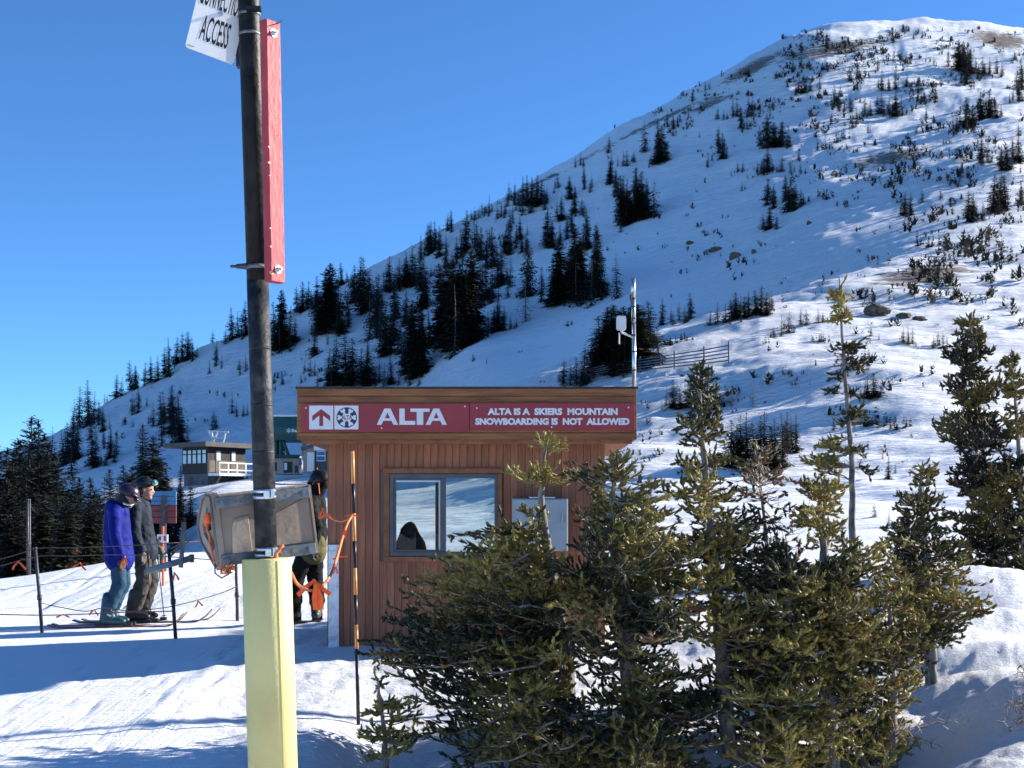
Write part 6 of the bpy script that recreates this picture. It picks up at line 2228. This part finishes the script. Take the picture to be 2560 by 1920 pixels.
def hand(c, fw, up, side, s=1.0):
    """A relaxed hand: palm, four curled fingers and a thumb, as limb pieces; fw is the finger direction."""
    c, fw, up, side = Vector(c), Vector(fw).normalized(), Vector(up).normalized(), Vector(side).normalized()
    pr = [('e', c, (.045 * s, .045 * s, .05 * s)), ('c', c - fw * .03 * s, c + fw * .035 * s, .036 * s, .036 * s)]
    for k, l in enumerate((.060, .070, .066, .052)):
        b = c + fw * .04 * s + side * ((k - 1.5) * .021 * s)
        k1 = b + fw * l * .5 * s + up * -.006 * s
        k2 = k1 + fw * l * .25 * s - up * .030 * s
        pr += [('c', b, k1, .0125 * s, .0115 * s), ('c', k1, k2, .0115 * s, .0095 * s)]
    t0 = c - side * .038 * s - fw * .005 * s
    t1 = t0 - side * .022 * s + fw * .03 * s - up * .008 * s
    pr += [('c', t0, t1, .015 * s, .013 * s), ('c', t1, t1 + fw * .028 * s - up * .012 * s + side * .006 * s, .013 * s, .011 * s)]
    return pr


def boot(x, y, lean, M, parent, material, accent):
    o = blob('boot', [('c', (x - .06, y, .055), (x + .13, y, .05), .058, .048), ('c', (x - .045, y, .07), (x - .045 + lean, y, .33), .068, .072), ('c', (x + .02, y, .10), (x - .02 + lean * .7, y, .24), .055, .06), ('e', (x + .16, y, .045), (.05, .05, .035))], material, parent, M, .013)
    mb = MB()
    for k in range(3):
        zz = .12 + .075 * k
        xx = x - .045 + lean * (zz - .07) / .26
        mb.box(Vector((xx + .055, y, zz)), (.05, .125, .018), Matrix.Rotation(math.radians(20), 3, 'Y'))
    mb.v = [M @ v for v in mb.v]
    mb.build('buckle', accent, o)
    MBs = MB().box(Vector((x + .03, y, -.004)), (.31, .085, .02))
    MBs.v = [M @ v for v in MBs.v]
    MBs.build('sole', 'boot_black', o)
    return o


def ski(label, c, L, yaw, M, material, dz=.0):
    """A ski with a rising tip, a waist and a binding; c is the boot centre in the person's frame."""
    n = 22
    vs_, fs = [], []
    ca, sa = math.cos(yaw), math.sin(yaw)
    for i in range(n + 1):
        t = i / n
        s_ = (t - .47) * L
        lift = .0
        if t > .86:
            lift = .16 * ((t - .86) / .14) ** 2
        if t < .06:
            lift = .025 * ((.06 - t) / .06) ** 2
        wd = .062 - .022 * math.exp(-((t - .48) / .22) ** 2)
        if t > .93:
            wd *= max(.25, 1 - ((t - .93) / .07) ** 2 * .75)
        for sg, th in ((-1, 0), (1, 0), (1, .014), (-1, .014)):
            p = Vector((c[0] + s_ * ca - sg * wd * sa, c[1] + s_ * sa + sg * wd * ca, dz + lift + th))
            vs_.append(M @ p)
    for i in range(n):
        for j in range(4):
            fs.append((i * 4 + j, i * 4 + (j + 1) % 4, i * 4 + 4 + (j + 1) % 4, i * 4 + 4 + j))
    fs += [(3, 2, 1, 0), tuple(n * 4 + j for j in range(4))]
    o = empty('ski', M @ Vector((c[0], c[1], dz)), label, 'ski', 'skis under the waiting skiers')
    MB().add(vs_, fs).build('board', material, o)
    b = MB().box(Vector((c[0] - .16, c[1], dz + .035)), (.09, .075, .045)).box(Vector((c[0] + .20, c[1], dz + .032)), (.08, .07, .04)).box(Vector((c[0] + .02, c[1], dz + .018)), (.34, .055, .010))
    b.v = [M @ v for v in b.v]
    b.build('binding', 'boot_black', o, bevel=.004)
    return o


def helmet_shell(c, r, tilt, M, parent, material, brim=True):
    mb = MB()
    R_ = Matrix.Rotation(math.radians(tilt), 3, 'Y')
    nu, nv = 24, 14
    vs_, fs = [], []
    for i in range(nv + 1):
        th = math.radians(104) * i / nv
        for j in range(nu):
            ph = 2 * math.pi * j / nu
            # cut higher over the face (+x)
            t2 = th * (1 - .20 * max(0, math.cos(ph)) ** 2 * (i / nv))
            p = Vector((r[0] * math.sin(t2) * math.cos(ph), r[1] * math.sin(t2) * math.sin(ph), r[2] * math.cos(t2)))
            vs_.append(M @ (Vector(c) + R_ @ p))
    for i in range(nv):
        for j in range(nu):
            j2 = (j + 1) % nu
            fs.append((i * nu + j, (i + 1) * nu + j, (i + 1) * nu + j2, i * nu + j2))
    k = len(vs_)
    vs_ += [v + (M.to_3x3() @ (R_ @ Vector((0, 0, .0)))) for v in vs_[-nu:]]
    mb.add(vs_, fs)
    o = mb.build('helmet', material, parent, smooth=True)
    sd = o.modifiers.new('shell', 'SOLIDIFY')
    sd.thickness = .02
    for j in (-1, 0, 1):
        vt = MB().box(Vector(c) + R_ @ Vector((r[0] * .25 - .02, j * .045, r[2] * .965)), (.07, .014, .012), R_)
        vt.v = [M @ v for v in vt.v]
        vt.build('vent', 'boot_black', o)
    if brim:
        b = MB()
        arc = [Vector(c) + R_ @ Vector((r[0] * 1.02 * math.cos(t), r[1] * 1.02 * math.sin(t), r[2] * .22)) for t in [(-70 + 14 * q) * math.pi / 180 for q in range(11)]]
        b.tube([M @ p for p in arc], .012, 7)
        b.build('brim', material, o, smooth=True)
    return o


def face(c, s, tilt, M, parent):
    """Eyes, brows and mouth on a head facing +x."""
    R_ = Matrix.Rotation(math.radians(tilt), 3, 'Y')
    for k in (-1, 1):
        e = MB().ell(Vector(c) + R_ @ Vector((.083 * s, .032 * s * k, .005 * s)), (.010 * s, .013 * s, .009 * s), None, 10, 6)
        e.v = [M @ v for v in e.v]
        e.build('eye', 'boot_black', parent, smooth=True)
    m = MB().ell(Vector(c) + R_ @ Vector((.088 * s, 0, -.062 * s)), (.008 * s, .024 * s, .006 * s), None, 10, 6)
    m.v = [M @ v for v in m.v]
    m.build('mouth', 'sign_maroon', parent, smooth=True)


def head_prims(c, tilt, s=1.0):
    R_ = Matrix.Rotation(math.radians(tilt), 3, 'Y')
    q = lambda x, y, z_: tuple(Vector(c) + R_ @ Vector((x * s, y * s, z_ * s)))
    return [('e', q(0, 0, .03), (.098 * s, .078 * s, .10 * s), tilt), ('e', q(.03, 0, -.045), (.066 * s, .058 * s, .075 * s), tilt), ('c', q(.085, 0, .0), q(.108, 0, -.022), .010 * s, .015 * s), ('e', q(.065, 0, -.098), (.026 * s, .03 * s, .022 * s), tilt),
            ('e', q(-.005, .08, -.005), (.018 * s, .012 * s, .03 * s), tilt), ('e', q(-.005, -.08, -.005), (.018 * s, .012 * s, .03 * s), tilt)]


def pole_stick(label, p0, p1, M, o_name='ski_pole'):
    a, b = M @ Vector(p0), M @ Vector(p1)
    o = empty(o_name, b, label, 'ski pole', 'poles held by the grey skier')
    MB().tube([a, b], [.008, .006], 8).build('shaft', 'ski_dark', o, smooth=True)
    d = (b - a).normalized()
    MB().tube([a - d * .02, a + d * .10], .015, 8).build('grip', 'boot_black', o, smooth=True)
    MB().tube([b - d * .075, b - d * .065], [.035, .030], 12).build('basket', 'ski_dark', o)


def place(px, py, yaw_deg, dmin=9):
    g = ground_hit(px, py, dmin)
    return g, Matrix.Translation(g) @ Matrix.Rotation(math.radians(yaw_deg), 4, 'Z')


def build_people():
    # --- skier in blue, head bowed
    g, M = place(281, 1567, 4)
    o = empty('person', g, 'skier in cobalt blue jacket and jeans with bowed plum helmet', 'person')
    hc = (.205, 0, 1.565)
    tilt = 32
    M = M @ Matrix.Translation((0, 0, .03))
    body = head_prims(hc, tilt, 1.06) + [('c', (.15, 0, 1.50), (.09, 0, 1.38), .058, .07), ('c', (.07, 0, 1.36), (.07, 0, .95), .12, .12), ('c', (.07, -.16, 1.34), (.10, -.22, 1.07), .045, .04), ('c', (.10, -.22, 1.07), (.15, -.20, .82), .04, .032),
                                         ('c', (.07, .16, 1.34), (.10, .22, 1.07), .045, .04), ('c', (.10, .22, 1.07), (.15, .20, .82), .04, .032), ('c', (.08, -.085, .92), (.11, -.09, .50), .075, .055), ('c', (.11, -.09, .50), (-.01, -.09, .16), .052, .04),
                                         ('c', (.08, .085, .92), (.11, .09, .50), .075, .055), ('c', (.11, .09, .50), (-.01, .09, .16), .052, .04)]
    body += [('c', (.07, -.16, 1.34), (.07, .16, 1.34), .07, .07)]
    blob('body', body, 'skin', o, M, .014)
    face(hc, 1.06, tilt, M, o)
    jk = blob('jacket', [('c', (.055, 0, 1.36), (.06, 0, 1.05), .155, .175), ('c', (.06, 0, 1.05), (.085, 0, .80), .175, .185), ('c', (.06, -.13, 1.37), (.06, .13, 1.37), .095, .095), ('e', (.03, 0, 1.445), (.11, .12, .07), 25),
                         ('c', (.06, -.17, 1.35), (.085, -.235, 1.08), .083, .075), ('c', (.085, -.235, 1.08), (.145, -.215, .845), .075, .062), ('c', (.06, .17, 1.35), (.085, .235, 1.08), .083, .075), ('c', (.085, .235, 1.08), (.145, .215, .845), .075, .062),
                         ('c', (.085, -.06, .80), (.085, .06, .80), .17, .17)], 'jacket_blue', o, M, .015, fold=.007)
    blob('hood', [('c', (-.02, -.07, 1.46), (-.02, .07, 1.46), .055, .055), ('c', (.03, -.11, 1.44), (-.02, -.07, 1.45), .045, .05), ('c', (.03, .11, 1.44), (-.02, .07, 1.45), .045, .05)], 'jacket_blue', jk, M, .014, fold=.006)
    blob('trousers', [('c', (.085, -.07, .80), (.085, .07, .80), .135, .135), ('c', (.085, -.095, .80), (.105, -.10, .50), .105, .088), ('c', (.105, -.10, .50), (-.01, -.10, .22), .086, .082), ('c', (.085, .095, .80), (.115, .10, .50), .105, .088),
                      ('c', (.115, .10, .50), (.0, .10, .22), .086, .082)], 'jeans', o, M, .014, fold=.008, seed=5)
    blob('neck_gaiter', [('c', (.165, 0, 1.485), (.085, 0, 1.42), .078, .09), ('e', (hc[0] - .06, 0, hc[2] - .03), (.085, .088, .085), tilt)], 'strap', o, M, .014)
    helmet_shell((hc[0] - .012, 0, hc[2] + .035), (.135, .118, .128), tilt, M, o, 'helmet_plum')
    R_ = Matrix.Rotation(math.radians(tilt), 3, 'Y')
    gg = blob('goggles', [('c', tuple(Vector(hc) + R_ @ Vector((.105, -.06, .012))), tuple(Vector(hc) + R_ @ Vector((.105, .06, .012))), .034, .034)], 'goggle_dark', o, M, .011)
    st = MB().tube([M @ (Vector(hc) + R_ @ Vector((.09 * math.cos(t), .115 * math.sin(t), -.05 - .05 * abs(math.sin(t))))) for t in [(-90 + 20 * k) * math.pi / 180 for k in range(10)]], .012, 6)
    st.build('chin_strap', 'white_paint', o, smooth=True)
    for sg in (-1, 1):
        blob('mitten', hand((.155, .20 * sg, .755), (.15, 0, -1), (1, 0, .1), (0, -sg, 0), 1.15), 'mitten', o, M, .010, smooth_it=1)
    for sg in (-1, 1):
        boot(-.02, .10 * sg, .035, M, o, 'boot_blue', 'steel')
    M0 = place(281, 1567, 4)[1]
    ski('ski with upturned tail end nearest the camera under the blue skier', (0.02, -.10), 1.62, 0, M0, 'ski_red')
    ski('far ski under the blue skier', (0.02, .10), 1.62, .03, M0, 'ski_dark')
    # --- skier in slate jacket, upright, holding poles
    g, M = place(352, 1555, 2)
    M0 = M.copy()
    o = empty('person', g, 'skier in slate grey jacket and taupe trousers looking right', 'person')
    M = M @ Matrix.Translation((0, 0, .03))
    hc = (.055, 0, 1.635)
    tilt = 4
    body = head_prims(hc, tilt, 1.05) + [('c', (.02, 0, 1.55), (-.01, 0, 1.42), .058, .07), ('c', (-.02, 0, 1.38), (.03, 0, .95), .125, .12), ('c', (-.03, -.17, 1.38), (-.02, -.23, 1.10), .045, .04), ('c', (-.02, -.23, 1.10), (.06, -.21, .86), .04, .032),
                                         ('c', (-.03, .17, 1.38), (.0, .23, 1.10), .045, .04), ('c', (.0, .23, 1.10), (.16, .17, .92), .04, .032), ('c', (.05, -.09, .92), (.06, -.10, .48), .075, .055), ('c', (.06, -.10, .48), (-.05, -.10, .16), .052, .04),
                                         ('c', (.05, .09, .92), (.10, .10, .48), .075, .055), ('c', (.10, .10, .48), (.0, .10, .16), .052, .04), ('c', (-.03, -.17, 1.38), (-.03, .17, 1.38), .07, .07)]
    blob('body', body, 'skin', o, M, .014)
    face(hc, 1.05, tilt, M, o)
    blob('hair', [('e', (hc[0] - .05, 0, hc[2] - .01), (.06, .085, .08)), ('c', (hc[0] - .02, -.08, hc[2] + .0), (hc[0] - .01, -.08, hc[2] - .04), .018, .012)], 'hair', o, M, .012)
    jk = blob('jacket', [('c', (-.025, 0, 1.40), (.0, 0, 1.10), .15, .165), ('c', (.0, 0, 1.10), (.05, 0, .86), .165, .17), ('c', (-.03, -.14, 1.42), (-.03, .14, 1.42), .085, .085), ('c', (-.03, -.18, 1.39), (-.02, -.245, 1.11), .083, .075),
                         ('c', (-.02, -.245, 1.11), (.055, -.225, .885), .072, .058), ('c', (-.03, .18, 1.39), (.0, .245, 1.11), .083, .075), ('c', (.0, .245, 1.11), (.15, .18, .94), .072, .058), ('c', (.055, -.06, .86), (.06, .06, .86), .155, .155)],
              'jacket_slate', o, M, .015, fold=.009, seed=11)
    blob('collar', [('c', (-.02, -.05, 1.49), (-.02, .05, 1.49), .075, .075), ('c', (.05, 0, 1.45), (.06, 0, 1.52), .04, .035)], 'jacket_slate', jk, M, .013, fold=.004)
    blob('trousers', [('c', (.05, -.07, .86), (.05, .07, .86), .13, .13), ('c', (.05, -.095, .84), (.06, -.105, .50), .112, .10), ('c', (.06, -.105, .50), (-.045, -.105, .20), .098, .105), ('c', (.05, .095, .84), (.11, .105, .50), .112, .10),
                      ('c', (.11, .105, .50), (.02, .105, .20), .098, .105)], 'pants_taupe', o, M, .014, fold=.011, seed=17)
    helmet_shell((hc[0] - .015, 0, hc[2] + .045), (.132, .115, .118), tilt, M, o, 'helmet_black')
    gg = blob('goggles', [('c', (hc[0] + .118, -.055, hc[2] + .085), (hc[0] + .118, .055, hc[2] + .085), .036, .036), ('e', (hc[0] + .122, 0, hc[2] + .085), (.03, .085, .038))], 'goggle', o, M, .011)
    sp = MB().tube([M @ Vector((hc[0] - .015 + .142 * math.cos(t), .124 * math.sin(t), hc[2] + .075)) for t in [(40 + 14 * k) * math.pi / 180 for k in range(21)]], .012, 6)
    sp.build('strap', 'strap', gg, smooth=True)
    blob('glove', hand((.075, -.215, .80), (.35, 0, -1), (1, 0, .2), (0, 1, 0), 1.15), 'glove_grey', o, M, .010, smooth_it=1)
    blob('glove', hand((.205, .165, .865), (.6, 0, -.7), (.6, 0, .6), (0, -1, 0), 1.15), 'glove_grey', o, M, .010, smooth_it=1)
    for sg in (-1, 1):
        bo = boot(-.06 + (.05 if sg > 0 else 0), .105 * sg, .05, M, o, 'boot_black', 'boot_orange')
    ski('near ski with curved tip under the grey skier', (.0, -.105), 1.72, 0, M0, 'ski_dark')
    ski('far ski with curved tip under the grey skier', (.06, .105), 1.72, .05, M0, 'ski_red')
    pole_stick('ski pole hanging straight down from the grey glove', (.14, -.20, .84), (.175, -.22, .0), M0)
    pole_stick('ski pole slanting forward from the far glove', (.17, .15, .88), (.275, .10, .0), M0)
    # --- snowboarder in black half hidden behind the pole
    g, M = place(765, 1556, 180)
    M0 = M.copy()
    o = empty('person', g, 'snowboarder in black with olive jacket hem behind the pole', 'person')
    M = M @ Matrix.Translation((0, 0, .04))
    hc = (-.16, 0, 1.66)
    tilt = 18
    dx = -.09
    body = head_prims(hc, tilt, 1.08) + [('c', (dx - .06, 0, 1.58), (dx, 0, 1.44), .06, .075), ('c', (dx, 0, 1.40), (dx + .02, 0, .98), .13, .125), ('c', (dx, -.17, 1.40), (dx + .02, -.25, 1.12), .045, .04), ('c', (dx + .02, -.25, 1.12), (dx + .12, -.2, .92), .04, .032),
                                         ('c', (dx, .17, 1.40), (dx - .08, .25, 1.12), .045, .04), ('c', (dx - .08, .25, 1.12), (dx - .02, .22, .90), .04, .032), ('c', (dx + .02, -.08, .95), (-.10, -.05, .52), .078, .058), ('c', (-.10, -.05, .52), (-.13, -.05, .14), .055, .042),
                                         ('c', (dx + .04, .08, .95), (.10, .06, .52), .078, .058), ('c', (.10, .06, .52), (.14, .06, .14), .055, .042), ('c', (dx, -.17, 1.40), (dx, .17, 1.40), .075, .075)]
    blob('body', body, 'skin', o, M, .015)
    face(hc, 1.08, tilt, M, o)
    jk = blob('jacket', [('c', (dx, 0, 1.41), (dx, 0, 1.08), .16, .175), ('c', (dx - .01, -.15, 1.42), (dx - .01, .15, 1.42), .09, .09), ('c', (dx, -.18, 1.40), (dx + .02, -.26, 1.13), .085, .075), ('c', (dx + .02, -.26, 1.13), (dx + .12, -.21, .94), .072, .06),
                         ('c', (dx, .18, 1.40), (dx - .08, .26, 1.13), .085, .078), ('c', (dx - .08, .26, 1.13), (dx - .03, .23, .92), .074, .065), ('c', (dx, 0, 1.08), (dx, 0, 1.0), .17, .17), ('e', (dx - .02, 0, 1.50), (.10, .10, .06))], 'jacket_black', o, M, .015, fold=.01, seed=23)
    blob('neck_warmer', [('c', (hc[0] + .0, 0, hc[2] - .05), (dx, 0, 1.47), .098, .095), ('e', (hc[0] - .02, 0, hc[2] + .0), (.108, .092, .10))], 'jacket_black', o, M, .014)
    blob('jacket_hem', [('c', (dx + .01, -.07, .93), (dx + .01, .07, .93), .172, .172), ('c', (dx + .01, -.07, .83), (dx + .01, .07, .83), .172, .172)], 'olive', jk, M, .015, fold=.01)
    blob('trousers', [('c', (dx + .02, -.07, .86), (dx + .03, .07, .86), .14, .14), ('c', (dx, -.08, .86), (-.10, -.06, .52), .115, .10), ('c', (-.10, -.06, .52), (-.13, -.05, .20), .098, .098), ('c', (dx + .06, .08, .86), (.10, .06, .52), .115, .10),
                      ('c', (.10, .06, .52), (.14, .06, .20), .098, .098)], 'pants_black', o, M, .015, fold=.012, seed=29)
    helmet_shell((hc[0] - .012, 0, hc[2] + .04), (.14, .122, .13), tilt, M, o, 'helmet_black')
    R_ = Matrix.Rotation(math.radians(tilt), 3, 'Y')
    blob('goggles', [('c', tuple(Vector(hc) + R_ @ Vector((.115, -.055, .02))), tuple(Vector(hc) + R_ @ Vector((.115, .055, .02))), .034, .034)], 'goggle_dark', o, M, .011)
    blob('glove', hand((dx + .14, -.20, .85), (.3, 0, -1), (1, 0, 0), (0, 1, 0), 1.15), 'strap', o, M, .010, smooth_it=1)
    blob('glove', hand((dx - .02, .225, .83), (.1, 0, -1), (1, 0, 0), (0, -1, 0), 1.15), 'strap', o, M, .010, smooth_it=1)
    for xx in (-.13, .13):
        b = blob('boot', [('c', (xx, -.06, .06), (xx, .10, .055), .062, .055), ('c', (xx, .0, .07), (xx, -.01, .24), .07, .078)], 'boot_black', o, M, .013)
    sb = MB()
    n = 24
    vs_, fs = [], []
    for i in range(n + 1):
        t = i / n
        s_ = (t - .5) * 1.10
        lift = .09 * max(0, (abs(t - .5) - .36) / .14) ** 2
        wd = .13 * math.sqrt(max(.04, 1 - max(0, (abs(t - .5) - .40) / .10) ** 2)) - .012 * math.exp(-((t - .5) / .2) ** 2)
        for sg, th in ((-1, 0), (1, 0), (1, .014), (-1, .014)):
            vs_.append(M0 @ Vector((s_, sg * wd, lift + th)))
    for i in range(n):
        for j in range(4):
            fs.append((i * 4 + j, i * 4 + (j + 1) % 4, i * 4 + 4 + (j + 1) % 4, i * 4 + 4 + j))
    fs += [(3, 2, 1, 0), tuple(n * 4 + j for j in range(4))]
    sb.add(vs_, fs)
    so = empty('snowboard', g, 'dark snowboard with upturned ends under the black clad rider', 'snowboard')
    sb.build('board', 'ski_dark', so)
    for xx in (-.13, .13):
        b = MB().box(Vector((xx, -.06, .06)), (.13, .03, .10)).box(Vector((xx, .02, .022)), (.13, .24, .014))
        b.v = [M0 @ v for v in b.v]
        b.build('binding', 'boot_black', so, bevel=.004)


build_people()
